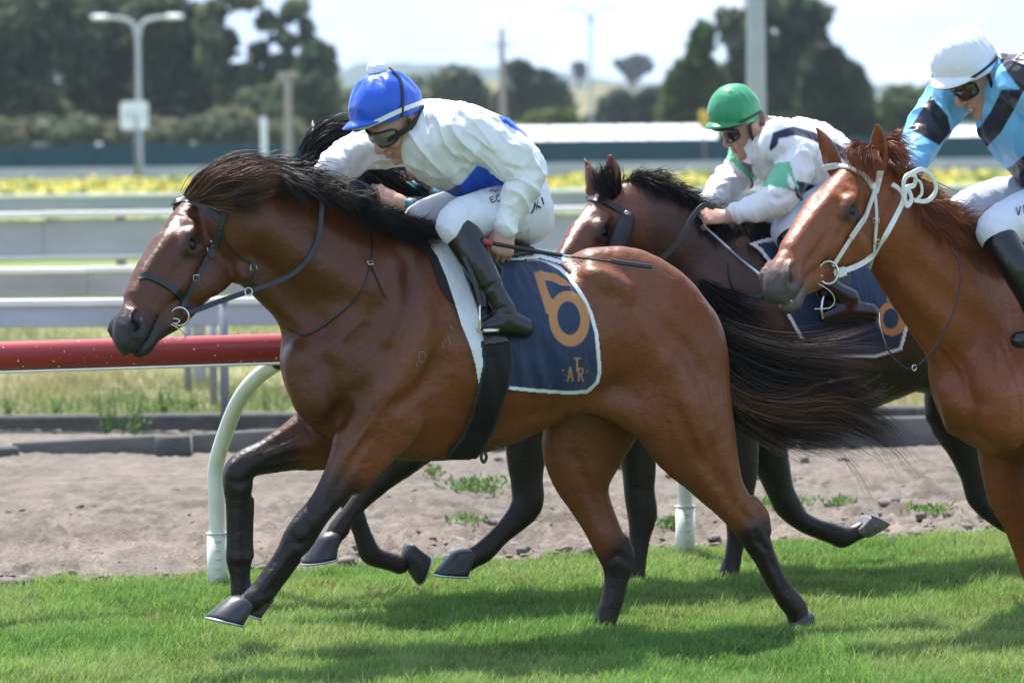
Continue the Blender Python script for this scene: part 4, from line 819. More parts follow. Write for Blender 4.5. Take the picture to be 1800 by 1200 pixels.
u1([(520, 620), (520, 670), (545, 710)], .05, .010, .05)
g1([(648, 770), (604, 835), (575, 885)], .014, .006, .02)
g1([(620, 740), (590, 800), (560, 865)], .012, .004, .02)
g1([(540, 745), (500, 770), (460, 790)], .012, .005, .02)
g1([(560, 800), (520, 800), (470, 812)], .012, .004, .02)
u1([(1040, 480), (1070, 492), (1104, 516)], .025, .010, .05)
g1([(1108, 530), (1112, 600), (1100, 680)], .04, .012, .06)
g1([(1130, 520), (1165, 570), (1200, 620), (1225, 660)], .035, .010, .05)
u1([(1180, 640), (1205, 700), (1225, 760)], .05, .008, .06)
g1([(1240, 760), (1262, 830), (1290, 890)], .016, .006, .03)
g1([(1190, 720), (1222, 790), (1262, 850)], .016, .004, .03)
g1([(1012, 800), (1035, 860), (1060, 920)], .014, .004, .03)
g1([(411, 872), (411, 930), (413, 968)], .008, .0035, .012); g1([(432, 872), (431, 930), (432, 968)], .008, .003, .012); g1([(402, 842), (418, 850), (436, 842)], .010, .004, .015); g1([(405, 992), (420, 996), (434, 992)], .010, .003, .014)
g1([(512, 985), (486, 1018), (466, 1044)], .008, .0035, .012); g1([(500, 968), (472, 1000), (450, 1030)], .008, .003, .012); g1([(508, 938), (525, 955), (545, 950)], .010, .004, .015); g1([(535, 915), (548, 935), (545, 955)], .012, .004, .015)
u1([(518, 918), (512, 934), (505, 948)], .012, .004, .015); u1([(408, 815), (402, 832), (402, 850)], .012, .004, .015)
g1([(1340, 950), (1362, 1000), (1385, 1045)], .008, .0035, .012); g1([(1325, 930), (1332, 950), (1345, 965)], .010, .004, .015); g1([(1305, 900), (1322, 915), (1335, 900)], .012, .004, .02)
g1([(1092, 1000), (1088, 1040), (1078, 1080)], .008, .003, .012); g1([(1068, 985), (1085, 975), (1100, 985)], .010, .004, .016)
for a in ((690, 690, 640, 760, 612, 800), (720, 560, 700, 600, 705, 640), (640, 560, 600, 600, 590, 640), (860, 720, 820, 740, 780, 750), (1230, 640, 1245, 700, 1262, 740)): u1([(a[0], a[1]), (a[2], a[3]), (a[4], a[5])], .005, .0028, .008)
for q in range(7): g1([(775 + q * 30, 640 - q * 4), (790 + q * 30, 720 - q * 6), (782 + q * 30, 770 - q * 8)], .02, .0022, .05)
# flank fold, belly tuck
hl(F1, f1, [(1010, 700, .12, 20, 16), (1070, 712, .12, 24, 20), (1120, 735, .13, 26, 22)], .05)
F1.chain(H1.rows([(.02, .05, -.12, .02, .02), (.03, .055, -.19, .02, .02)]), .04, H1.R[:, 1], 3, 'cut')
def col1(V):
    C = np.tile(np.array(BAY), (len(V), 1)); z = V[:, 2]
    n = vnoise(V, 6)[:, None] * .10; C *= 1 + n
    C *= (1 - .45 * sstep(.02, .2, -V[:, 0] - .25 + (z - 1.15) * .6))[:, None]          # darker neck and face
    for pl, r in (([(605, 850), (540, 920), (484, 1003), (447, 1052), (400, 1080)], .085), ([(485, 800), (420, 830), (418, 930), (422, 1060)], .08), ([(1325, 940), (1347, 985), (1383, 1050), (1405, 1100)], .085), ([(1083, 975), (1080, 1030), (1050, 1125)], .08)):
        a = np.array(pl, float); wv = .12 if a[0, 0] in (605, 1325) else -.12
        paint(C, V, f1.p(a[:, 0], a[:, 1], wv), r, .035, BLK, .96, .02, 9)
    Q, near = face_paint(C, V, H1, eyecol=(.03, .016, .012)); d = np.hypot((Q[:, 0] - .150) / 2.1, Q[:, 1] - .030) + vnoise(V, 70) * .006
    k = (1 - sstep(.011, .016, d)) * near * (Q[:, 2] > -.05); C[:] = C * (1 - k[:, None]) + np.array((.62, .56, .54)) * k[:, None]
    return C
b1 = finish_horse(h1, F1, f1, col1, detail=veins)
eyes(f1, h1, H1)
HM = (M['hoof'], M['shoe'])
hoof(f1, h1, f1.p(397, 1092, .12), 16, 0, 1.06, mats=HM, wdir=10)
hoof(f1, h1, f1.p(433, 1078, -.12), 20, 0, 1.0, mats=HM)
hoof(f1, h1, f1.p(1050, 1145, -.12), -10, 0, 1.0, mats=HM)
hoof(f1, h1, f1.p(1402, 1124, .12), -14, 0, 1.0, mats=HM)
print('horse1', round(time.perf_counter() - T0, 1))
# ---------------------------------------------------------------- dark bay behind the rail side, head and chest seen past the leader's rump
TR = [(607, 640, 0, 104, 80), (660, 622, 0, 170, 104), (730, 612, 0, 196, 116), (800, 612, 0, 193, 126), (880, 610, 0, 178, 134), (960, 600, 0, 158, 138), (1030, 586, 0, 148, 136), (1100, 592, 0, 150, 132), (1150, 622, 0, 130, 116)]
SH = [[(700, 470, .11, 40, 24), (660, 535, .135, 50, 28), (620, 610, .145, 52, 30), (590, 665, .130, 44, 30)],
      [(740, 540, .15, 48, 26), (715, 610, .165, 66, 30), (690, 690, .165, 62, 32), (668, 735, .15, 48, 32)], [(560, 640, .085, 52, 40), (560, 695, .09, 44, 36)],
      [(1040, 470, .10, 36, 40), (1110, 500, .125, 66, 40), (1170, 560, .12, 80, 44), (1210, 640, .115, 74, 42), (1225, 700, .11, 58, 40)]]
def mapped(rows, X0, s, dy, sx=1.0, hy=251):
    return [(X0 + (r[0] - 870) * s * sx, hy + (r[1] - 255) * s + dy, r[2], *[q * s for q in r[3:]]) for r in rows]
def trunk_into(F, fr, X0, s, dy, sx=1.0, k=.035, hy=251):
    mp_ = lambda R: mapped(R, X0, s, dy, sx, hy)
    hl(F, fr, mp_(TR), .03); hl(F, fr, mp_([(700, 440, 0, 52, 40), (745, 440, 0, 46, 42), (800, 450, 0, 42, 60)]), .06)
    for sg in (1, -1):
        for R in SH: hl(F, fr, mp_([(a, b, c * sg, d, e) for a, b, c, d, e in R]), k)

f2 = Frame(14.15, float((at_depth(1454, 600, 15.7)) @ f1.B))
h2 = empty('horse', tuple(f2.O), YAW); tag(h2, 'dark bay horse with white blaze and pricked ears under the green capped rider', 'horse', 'galloping racehorses')
H2 = fit_head(f2, dict(eye=(1061, 402), farorb=(999, 402), farear=(1046, 338), nearear=(1086, 352), nos=(985, 545), star=(1020, 385), chin=(1015, 590)), .05, 1.0, (0, -.75, .35), fit_scale=True, wt=(3, 2, 1, 1, .7, 1, .5))
F2 = Field((-1.42, -.42, -.1), (1.1, .42, 1.95), .011)
trunk_into(F2, f2, 1454, .875, 20)
hl(F2, f2, [(1330, 520, 0, 122, 76), (1265, 480, 0, 104, 62), (1210, 450, 0, 88, 50), (1160, 415, 0, 72, 42), (1120, 392, .02, 62, 38)], .05)
hl(F2, f2, [(1330, 440, 0, 24, 20), (1270, 415, 0, 24, 18), (1210, 388, 0, 24, 18), (1150, 352, 0, 24, 18), (1105, 342, 0, 22, 18)], .06)
head_into(F2, H2, ears=(1, 1), ear_back=.75, ear_out=.12, ear_turn=.6)
XX, ZZ = F2.ax[0][:, None, None], F2.ax[2][None, None, :]
blur_part(F2, sstep(.62, .85, ZZ) * sstep(-.80, -.62, XX) + 0 * F2.ax[1][None, :, None], 2)
# stance foreleg
hl(F2, f2, [(1275, 720, .12, 54, 34), (1290, 770, .12, 46, 30), (1300, 830, .12, 32, 25), (1300, 880, .12, 24, 21), (1298, 912, .12, 22, 20), (1295, 940, .12, 17, 15), (1289, 975, .12, 15.5, 13), (1283, 1000, .12, 17, 15), (1276, 1018, .12, 15, 15), (1270, 1030, .12, 16, 16)], .02)
# folded foreleg, sole turned up behind
hl(F2, f2, [(1330, 720, -.12, 60, 36), (1342, 770, -.12, 46, 30), (1358, 820, -.12, 33, 26), (1372, 862, -.12, 26, 22), (1386, 890, -.12, 25, 21), (1405, 912, -.12, 19, 16), (1435, 928, -.12, 17, 15), (1465, 938, -.12, 18, 15), (1480, 944, -.12, 19, 17), (1498, 938, -.12, 15, 15), (1514, 930, -.12, 16, 16)], .02)
# hind legs
hl(F2, f2, [(1715, 600, -.11, 70, 42), (1690, 660, -.11, 60, 38), (1668, 720, -.11, 48, 32), (1690, 780, -.11, 32, 24), (1712, 830, -.11, 27, 20), (1718, 862, -.11, 25, 18), (1722, 880, -.11, 20, 17), (1745, 905, -.11, 16, 14), (1790, 930, -.11, 16, 14), (1815, 935, -.11, 17, 16)], .02)
hl(F2, f2, [(1750, 620, .11, 80, 44), (1790, 700, .11, 60, 36), (1830, 780, .11, 38, 26), (1862, 830, .11, 28, 20), (1872, 880, .11, 22, 16), (1868, 930, .11, 17, 14), (1862, 980, .11, 18, 16), (1856, 1005, .11, 17, 16)], .02)
groove(F2, f2, [(1250, 560), (1290, 620), (1300, 690)], .03, .010, .05); groove(F2, f2, [(1180, 470), (1230, 520), (1270, 560)], .03, .008, .05)
groove(F2, f2, [(1380, 560), (1400, 640), (1370, 700)], .03, .008, .05)
def col2(V):
    C = np.tile(np.array((.062, .026, .016)), (len(V), 1)); C *= 1 + vnoise(V, 6)[:, None] * .15
    face = sstep(-.72, -.86, V[:, 0]) * sstep(1.0, 1.2, V[:, 2]); C = C * (1 - face[:, None]) + np.array((.15, .052, .024)) * face[:, None]
    lowr = 1 - sstep(.72, .95, V[:, 2] + vnoise(V, 8) * .05); C = C * (1 - lowr[:, None]) + np.array((.016, .013, .013)) * lowr[:, None]
    Q, near = face_paint(C, V, H2)
    lx = np.interp(Q[:, 0], [.10, .17, .30, .40], [.022, .020, .012, .0]); k = (1 - sstep(.6, 1.1, np.abs(Q[:, 1] - .014) / (lx + 1e-4) + vnoise(V, 60) * .3)) * near * (Q[:, 2] > -.05) * (Q[:, 0] > .105) * (Q[:, 0] < .40)
    C[:] = C * (1 - k[:, None]) + np.array((.66, .62, .6)) * k[:, None]
    e = (Q[:, 2] > .06) & near.astype(bool); k = e * sstep(.10, .16, Q[:, 2]) * .85; C[:] = C * (1 - k[:, None]) + np.array(BLK) * k[:, None]
    return C
b2 = finish_horse(h2, F2, f2, col2, detail=veins); eyes(f2, h2, H2)
hoof(f2, h2, f2.p(1266, 1053, .12), -5, 0, 1.0, mats=HM)
M['pale_hoof'] = pmat('pale_hoof', (.20, .19, .18), .5, var=(20, .9, (.05, .05, .05)))
hoof(f2, h2, f2.p(1538, 912, -.12), 205 - 0, 0, 1.0, mats=(M['pale_hoof'], M['shoe']))
hoof(f2, h2, f2.p(1832, 930, -.11), 200, 0, 1.0, mats=HM); hoof(f2, h2, f2.p(1850, 1022, .11), 0, 0, 1.0, mats=HM)
print('horse2', round(time.perf_counter() - T0, 1))

# ---------------------------------------------------------------- nearly black horse hidden behind the leader
f3 = Frame(13.95, float((at_depth(930, 600, 15.05)) @ f1.B))
h3 = empty('horse', tuple(f3.O), YAW); tag(h3, 'dark horse almost hidden behind the leading bay, only mane, ear and black legs showing', 'horse', 'galloping racehorses')
H3 = fit_head(f3, dict(poll=(572, 262), tip=(425, 480), eye=(520, 350), jowl=(590, 400)), .0, 1.0, (0, -.9, .1))
F3 = Field((-1.45, -.42, -.1), (1.12, .42, 1.9), .013)
trunk_into(F3, f3, 915, .86, 42, hy=253)
hl(F3, f3, [(745, 545, 0, 122, 76), (700, 470, 0, 104, 62), (650, 400, 0, 84, 48), (612, 340, 0, 66, 42), (592, 310, 0, 54, 38)], .05)
head_into(F3, H3, ear_back=1.25, ear_out=.2)
hl(F3, f3, [(760, 740, .12, 58, 36), (715, 790, .12, 42, 30), (672, 835, .12, 28, 24), (655, 852, .12, 25, 22), (635, 878, .12, 18, 16), (610, 908, .12, 16, 15), (597, 928, .12, 19, 17), (588, 940, .12, 16, 16), (580, 955, .12, 17, 17)], .02)
hl(F3, f3, [(730, 735, -.12, 58, 36), (690, 790, -.12, 42, 30), (640, 835, -.12, 28, 24), (616, 855, -.12, 26, 22), (618, 885, -.12, 20, 17), (636, 935, -.12, 16, 14), (650, 972, -.12, 19, 17), (668, 982, -.12, 17, 16), (690, 988, -.12, 17, 17), (702, 992, -.12, 18, 18)], .02)
hl(F3, f3, [(1010, 620, .12, 92, 46), (960, 690, .12, 62, 40), (930, 745, .12, 42, 34), (924, 800, .12, 35, 28), (926, 850, .12, 29, 22), (927, 885, .12, 30, 22), (905, 915, .12, 23, 17), (875, 945, .12, 18, 14), (850, 970, .12, 19, 17), (835, 978, .12, 18, 17), (822, 985, .12, 19, 19)], .02)
hl(F3, f3, [(1140, 600, -.12, 92, 46), (1120, 690, -.12, 60, 40), (1120, 750, -.12, 40, 32), (1122, 810, -.12, 33, 26), (1124, 860, -.12, 29, 22), (1130, 905, -.12, 28, 21), (1125, 945, -.12, 20, 16), (1120, 985, -.12, 17, 14), (1117, 1015, -.12, 18, 16), (1110, 1032, -.12, 17, 16)], .02)
def col3(V):
    C = np.tile(np.array((.022, .016, .015)), (len(V), 1)); C *= 1 + vnoise(V, 6)[:, None] * .15; return C
b3 = finish_horse(h3, F3, f3, col3, detail=veins); eyes(f3, h3, H3)
hoof(f3, h3, f3.p(564, 984, .12), -8, 0, 1.12, mats=HM); hoof(f3, h3, f3.p(744, 996, -.12), -72, 0, 1.05, mats=HM)
hoof(f3, h3, f3.p(796, 1010, .12), 5, 0, 1.1, mats=HM); hoof(f3, h3, f3.p(1103, 1066, -.12), -8, 0, 1.0, mats=HM)
print('horse3', round(time.perf_counter() - T0, 1))

# ---------------------------------------------------------------- chestnut nearest the right edge, coming more towards the camera
YAW4 = math.radians(38)
_A4 = np.array([-math.sin(YAW4), math.cos(YAW4), 0]); _B4 = np.array([math.cos(YAW4), math.sin(YAW4), 0]); _p4 = at_depth(1780, 600, 14.4)
f4 = Frame(float(_p4 @ _A4), float(_p4 @ _B4) + .35, YAW4)
h4 = empty('horse', tuple(f4.O), YAW4); tag(h4, 'red chestnut horse in a white bridle, teeth showing, cut off by the right edge', 'horse', 'galloping racehorses')
H4 = fit_head(f4, dict(eye=(1491, 362), nos=(1394, 486), farorb=(1402, 367), farnos=(1360, 484), chin=(1385, 545), mouth=(1436, 505), jowl=(1535, 480), band=(1478, 292), farear=(1460, 285), nearear=(1545, 290)), .05, 1.07, (0, -.6, .40), wt=(3, 3, 2, 2, 2, .5, .2, 1, 1.5, 1.5), prior=.003)
F4 = Field((-1.75, -.72, -.1), (1.2, .45, 1.95), .009)
hl(F4, f4, [(1762, 645, 0, 150, 96), (1840, 628, 0, 186, 112), (1925, 614, 0, 190, 124), (2000, 610, 0, 178, 130), (2075, 600, 0, 156, 132), (2140, 596, 0, 146, 126), (2180, 620, 0, 125, 110)], .03)
hl(F4, f4, [(1800, 600, 0, 140, 82), (1725, 555, 0, 128, 72), (1655, 495, 0, 104, 60), (1595, 430, 0, 86, 48), (1556, 380, .03, 70, 42)], .05)
hl(F4, f4, [(1850, 455, 0, 40, 36), (1790, 450, 0, 26, 22), (1720, 420, 0, 26, 20), (1650, 372, 0, 26, 20), (1585, 325, 0, 26, 20), (1545, 305, 0, 24, 20)], .06)
head_into(F4, H4, mouth=.016, ear_back=.3, ear_out=.2, ear_turn=.5, near_ear=(-.050, .026, -.034))
for sg in (1, -1):
    hl(F4, f4, [(1855, 500, sg * .10, 44, 28), (1830, 580, sg * .14, 56, 34), (1795, 660, sg * .15, 62, 36), (1765, 730, sg * .13, 56, 36)], .035)
    hl(F4, f4, [(1745, 690, sg * .10, 62, 52), (1750, 745, sg * .10, 54, 46)], .035)
    hl(F4, f4, [(1880, 580, sg * .15, 56, 30), (1860, 680, sg * .165, 66, 32), (1835, 740, sg * .15, 50, 32)], .035)
    hl(F4, f4, [(2090, 500, sg * .12, 60, 40), (2150, 570, sg * .12, 80, 44), (2180, 660, sg * .115, 70, 42)], .04)
hl(F4, f4, [(1770, 740, -.13, 64, 44), (1772, 800, -.13, 60, 42), (1778, 860, -.13, 50, 36), (1795, 915, -.13, 37, 29), (1808, 960, -.13, 30, 25), (1820, 1000, -.13, 29, 24), (1830, 1035, -.13, 21, 18), (1838, 1075, -.13, 18, 15), (1845, 1105, -.13, 20, 18), (1842, 1122, -.13, 18, 18)], .022)
hl(F4, f4, [(1850, 760, .14, 60, 42), (1862, 830, .14, 46, 34), (1880, 900, .14, 32, 27), (1890, 960, .14, 28, 24), (1915, 1000, .14, 20, 17), (1950, 1040, .14, 18, 15), (1975, 1060, .14, 19, 17), (1990, 1050, .14, 17, 17)], .022)
hl(F4, f4, [(2180, 680, .12, 84, 44), (2190, 760, .12, 58, 36), (2215, 840, .12, 34, 24), (2225, 900, .12, 27, 20), (2215, 960, .12, 19, 15), (2200, 1020, .12, 20, 17), (2190, 1045, .12, 19, 18)], .022)
hl(F4, f4, [(2120, 680, -.12, 84, 44), (2100, 760, -.12, 58, 36), (2110, 830, -.12, 34, 24), (2115, 880, -.12, 27, 20), (2085, 930, -.12, 19, 15), (2055, 970, -.12, 20, 17), (2040, 985, -.12, 19, 18)], .022)
XX, ZZ = F4.ax[0][:, None, None], F4.ax[2][None, None, :]
blur_part(F4, sstep(.80, .95, ZZ) * sstep(-.86, -.70, XX) + 0 * F4.ax[1][None, :, None], 3)
g4 = lambda pts, r=.03, d=.007, k=.04, b=False: groove(F4, f4, pts, r, d * 1.6, k, b)
g4([(1700, 690), (1712, 755), (1722, 820)], .025, .016, .04); g4([(1640, 700), (1668, 745), (1706, 760)], .02, .006, .04)
g4([(1716, 760), (1750, 790), (1796, 806)], .02, .010, .04); g4([(1560, 500), (1620, 580), (1680, 650), (1705, 700)], .03, .011, .05)
g4([(1600, 470), (1670, 530), (1740, 580)], .03, .006, .05); g4([(1690, 700), (1702, 730)], .04, .012, .05, True); g4([(1790, 560), (1770, 640), (1740, 700)], .03, .008, .05)
g4([(1660, 690), (1680, 770), (1712, 850)], .03, .004, .05, True); g4([(1500, 400), (1520, 440), (1516, 470)], .03, .004, .04, True); g4([(1450, 420), (1430, 450), (1415, 470)], .012, .004, .02); g4([(1470, 400), (1445, 440), (1432, 465)], .012, .003, .02, True); g4([(1760, 600), (1790, 680), (1796, 740)], .006, .0035, .01, True); g4([(1650, 600), (1690, 650), (1700, 700)], .006, .003, .01, True)
g4([(1740, 640), (1760, 700), (1765, 740)], .05, .012, .06, True)
CH = (.20, .056, .016)
def col4(V):
    C = np.tile(np.array(CH), (len(V), 1)); C *= 1 + vnoise(V, 5)[:, None] * .12
    Q, near = face_paint(C, V, H4, muz=(.075, .060, .056), eyecol=(.022, .013, .010), m0=.47)
    k = near * sstep(.48, .53, Q[:, 0]) * (1 - sstep(.004, .010, np.abs(Q[:, 2] + .160))) * .4; C = C * (1 - k[:, None]) + np.array((.36, .31, .30)) * k[:, None]; return C
b4 = finish_horse(h4, F4, f4, col4, detail=veins); eyes(f4, h4, H4)
for px, py, w_, a in ((1838, 1140, -.13, 0), (2012, 1040, .14, 190), (2182, 1065, .12, 0), (2020, 1000, -.12, 20)): hoof(f4, h4, f4.p(px, py, w_), a, 0, 1.05, mats=HM)
M['tooth'] = pmat('tooth_ivory', (.52, .46, .34), .35)
for q in range(4): _t = MB(); _t.box(H4.pt((.572 - abs(q - 1.5) * .006, (q - 1.5) * .012, -.163)), (.008, .011, .016), H4.R, .003); _t.build('tooth', M['tooth'], h4, False)
print('horse4', round(time.perf_counter() - T0, 1))
# ================================================================ riders
M['skin'] = pmat('skin', vcol=True, rough=.5, spec=.35, bump=(220, .12, .001), sss=.12)
def cloth_mat(name, rough=.42, sheen=.25, spec=.45, b1=(38, .22, .006), fine=900):
    m = pmat(name, vcol=True, rough=rough, spec=spec, sheen=sheen); n = m.node_tree; b = n.nodes['Principled BSDF']
    tcn = n.nodes.new('ShaderNodeTexCoord')
    t = n.nodes.new('ShaderNodeTexNoise'); t.inputs['Scale'].default_value = b1[0]; t.inputs['Detail'].default_value = 4; t.inputs['Distortion'].default_value = 1.6
    mpn = n.nodes.new('ShaderNodeMapping'); mpn.inputs['Scale'].default_value = (1.0, .5, .45); mpn.inputs['Rotation'].default_value = (0, .6, 0)
    n.links.new(tcn.outputs['Object'], mpn.inputs[0]); n.links.new(mpn.outputs[0], t.inputs['Vector'])
    q = n.nodes.new('ShaderNodeBump'); q.inputs['Strength'].default_value = b1[1]; q.inputs['Distance'].default_value = b1[2]; n.links.new(t.outputs[0], q.inputs['Height'])
    t3 = n.nodes.new('ShaderNodeTexNoise'); t3.noise_type = 'RIDGED_MULTIFRACTAL'; t3.inputs['Scale'].default_value = b1[0] * .42; t3.inputs['Detail'].default_value = 3; t3.inputs['Distortion'].default_value = .9; n.links.new(mpn.outputs[0], t3.inputs['Vector'])
    q3 = n.nodes.new('ShaderNodeBump'); q3.inputs['Strength'].default_value = b1[1] * .8; q3.inputs['Distance'].default_value = b1[2] * 1.2; n.links.new(t3.outputs[0], q3.inputs['Height']); n.links.new(q3.outputs[0], q.inputs['Normal'])
    t2 = n.nodes.new('ShaderNodeTexNoise'); t2.inputs['Scale'].default_value = fine; n.links.new(tcn.outputs['Object'], t2.inputs['Vector'])
    q2 = n.nodes.new('ShaderNodeBump'); q2.inputs['Strength'].default_value = .12; q2.inputs['Distance'].default_value = .0006; n.links.new(t2.outputs[0], q2.inputs['Height'])
    n.links.new(q.outputs[0], q2.inputs['Normal']); n.links.new(q2.outputs[0], b.inputs['Normal']); return m
M['silk'] = cloth_mat('racing_silk', .42, .1, .4, (34, .5, .008))
M['breech'] = cloth_mat('breeches_cloth', .5, .15, .4)
M['boot'] = pmat('boot_leather', vcol=True, rough=.24, spec=.5, coat=.15, bump=(28, .25, .004))
M['helm'] = cloth_mat('cap_cover_satin', .36, .1, .5, (24, .6, .008))
M['goggle'] = pmat('goggle_lens', (.02, .02, .025), .08, .8, coat=1)
M['blackp'] = pmat('black_plastic', (.015, .015, .016), .35)
M['blackc'] = pmat('black_webbing', (.018, .018, .02), .6, bump=(300, .3, .001))
M['whitew'] = pmat('white_webbing', (.72, .72, .70), .55, bump=(300, .3, .001))
M['pom'] = pmat('white_wool', (.85, .85, .85), .9, sheen=.4)
M['clear'] = pmat('goggle_clear', (.17, .15, .12), .06, .8, coat=1)
SKIN = (.52, .30, .22); LIP = (.42, .17, .14)

def man_head(F, H, k=.012):
    lat = H.R[:, 1]
    def c(R, k=k, op='add', both=False, sub=3):
        F.chain(H.rows(R), k, lat, sub, op)
        if both: F.chain(H.rows(H.mirror(R)), k, lat, sub, op)
    c([(-.022, 0, .025, .070, .066), (.016, 0, .030, .068, .064)], .03)
    c([(.045, 0, .02, .045, .056), (.048, 0, -.03, .042, .050), (.052, 0, -.07, .034, .038), (.060, 0, -.095, .022, .025)], .025)
    c([(-.02, .052, -.03, .020, .014), (.0, .048, -.065, .017, .013), (.035, .030, -.092, .015, .013)], .02, both=True)
    c([(.088, 0, .022, .010, .008), (.100, 0, .0, .011, .009), (.112, 0, -.020, .0125, .0115), (.104, 0, -.030, .010, .013)], .010)
    c([(.096, .011, -.027, .008, .007)], .006, both=True)
    c([(.082, .026, .038, .012, .018)], .02, both=True); c([(.066, .038, -.015, .020, .018)], .02, both=True)
    c([(.086, 0, -.048, .010, .018), (.094, 0, -.055, .0065, .020)], .008); c([(.092, 0, -.067, .0075, .018)], .006); c([(.105, 0, -.0605, .0032, .026), (.080, 0, -.0610, .002, .03)], .003, 'cut')
    c([(.076, 0, -.100, .014, .016)], .014)
    c([(.094, .031, .016, .014, .015)], .014, 'cut', True)
    c([(-.012, .072, .018, .018, .006), (-.010, .074, -.002, .017, .006), (-.004, .071, -.020, .010, .006)], .004, both=True)
    c([(-.004, .081, .010, .009, .004), (-.004, .080, -.004, .008, .004)], .003, 'cut', True)

def man_hand(F, w0, fdir, udir, curl=1.2, thumb=(.5, .3), mir=1, sc=1.0, spread=.0):
    """w0 wrist; fdir towards the fingers, udir out of the back of the hand"""
    f = np.array(fdir, float); f /= np.linalg.norm(f); u = np.array(udir, float); u -= f * (u @ f); u /= np.linalg.norm(u); l = np.cross(u, f) * mir
    P = lambda a, b, c: np.array(w0) + (a * f + b * l + c * u) * sc
    F.chain([[*P(-.03, 0, 0), .021, .027], [*P(.0, 0, 0), .020, .028], [*P(.03, .0, .0), .0165, .036], [*P(.06, 0, .0), .0150, .040], [*P(.080, 0, -.002), .0130, .039]], .012, l, 3)
    for i, (y, L) in enumerate(((.030, .90), (.0105, 1.0), (-.0095, .94), (-.0285, .76))):
        a = 0; p = P(.083 - abs(y) * .25, y, -.001); pts = [[*p, .0098 * sc]]; ang = curl * .75
        for sgl, q in ((.043, 1.0), (.027, 1.25), (.021, .9)):
            d = math.cos(ang) * f - math.sin(ang) * u + spread * y * 18 * l; p = p + d * sgl * L * sc; pts.append([*p, (.0092 - .0008 * len(pts)) * sc]); ang += curl * q
        F.chain(pts, .004, l, 2); F.chain([[*P(.082 - abs(y) * .25, y, .004), .0085 * sc]], .010, l, 1)
    t0, t1 = thumb
    b = P(.022, .028, -.010); c = b + (math.cos(.5) * f + math.sin(.5) * l - .45 * u) * .038 * sc; d = c + (math.cos(t0) * f + math.sin(t0) * .3 * l - t1 * 1.6 * u) * .030 * sc; e = d + (math.cos(t0) * f - .3 * l * t1 - t1 * 2.0 * u) * .024 * sc
    F.chain([[*b, .0145 * sc], [*c, .0115 * sc], [*d, .0102 * sc], [*e, .0085 * sc]], .008, l, 3)

def prints(name, root, fr, F, strokes, mat, wpx, off=.0050):
    mb = MB()
    for st in strokes:
        P = catmull(np.array(st, float), 3); L = fr.drape(F, P[:, 0], P[:, 1], off); L = L[~np.isnan(L[:, 0])]
        if len(L) < 2: continue
        N = F.grad(L, .01); T = np.gradient(L, axis=0); T /= np.linalg.norm(T, axis=1)[:, None]; S = np.cross(T, N); w_ = wpx / fr.scale / 2
        V = np.concatenate([L + S * w_, L - S * w_]); n = len(L); mb.add(V, [(i, i + 1, n + i + 1, n + i) for i in range(n - 1)])
    if mb.n: o = mb.build(name, mat, root); o['kind'] = 'stuff'
def skin_col(V, H=None):
    C = np.tile(np.array(SKIN), (len(V), 1)); C *= (1 + vnoise(V, 40)[:, None] * .06); C[:, 0] *= 1 + vnoise(V, 18) * .05
    if H is not None:
        Q = ((V - H.o) @ H.R) / H.sc
        k = np.exp(-(((Q[:, 0] - .095) / .016) ** 2 + (Q[:, 1] / .020) ** 2 + ((Q[:, 2] + .060) / .012) ** 2)) * .8; C = C * (1 - k[:, None]) + np.array(LIP) * k[:, None]
        for (x, y, z, r, a) in ((.112, 0, -.02, .02, .35), (.075, .042, -.015, .028, .3), (.075, -.042, -.015, .028, .3), (-.01, .078, 0, .025, .35)):
            k = np.exp(-((Q - np.array([x, y, z])) ** 2).sum(1) / r ** 2) * a; C = C * (1 - k[:, None]) + np.array((.55, .22, .17)) * k[:, None]
        k = sstep(.045, .055, Q[:, 2]) * sstep(.075, .02, Q[:, 0]) * .9; k = np.maximum(k, sstep(-.035, -.055, Q[:, 0]) * sstep(-.05, -.03, Q[:, 2])) * .85; C = C * (1 - k[:, None]) + np.array((.06, .035, .02)) * k[:, None]
    return C
def wrinkle(V, amp=.004, s=22, seed=0.0):
    Q = V + .05 * np.stack([vnoise(V + 3 + seed, 7), vnoise(V + 9 + seed, 7), vnoise(V + 17 + seed, 7)], -1)
    a = 1 - np.abs(vnoise(Q * np.array([1, .6, .55]) + seed, s)) * 2; b = 1 - np.abs(vnoise(Q + 5 + seed, s * .45)) * 2
    return amp * (a * .5 + b * .8)
def in_poly(X, Y, poly):
    poly = np.asarray(poly, float); c = np.zeros(X.shape, bool); n = len(poly); j = n - 1
    for i in range(n):
        xi, yi = poly[i]; xj, yj = poly[j]
        m = ((yi > Y) != (yj > Y)) & (X < (xj - xi) * (Y - yi) / (yj - yi + 1e-12) + xi); c ^= m; j = i
    return c
def patches(C, V, fr, polys, side=0, soft=.0035):
    """panels of another colour sewn into a garment; outlines lie on a plane beside the wearer"""
    for poly, w_, col in polys:
        a = np.array(poly, float); L = fr.p(a[:, 0], a[:, 1], w_)[:, [0, 2]]; X = V[:, 0] + (V[:, 1] + w_) * fr.slope[0]; Y = V[:, 2] + (V[:, 1] + w_) * fr.slope[1]
        ins = in_poly(X, Y, L); d = np.full(len(V), 9.0); L2 = np.concatenate([L, L[:1]])
        for (ax, ay), (bx, by) in zip(L2[:-1], L2[1:]):
            dx, dy = bx - ax, by - ay; t = np.clip(((X - ax) * dx + (Y - ay) * dy) / (dx * dx + dy * dy + 1e-12), 0, 1); d = np.minimum(d, np.hypot(X - ax - t * dx, Y - ay - t * dy))
        k = sstep(-soft, soft, np.where(ins, d, -d))[:, None]; C[:] = C * (1 - k) + np.array(col) * k
    return C
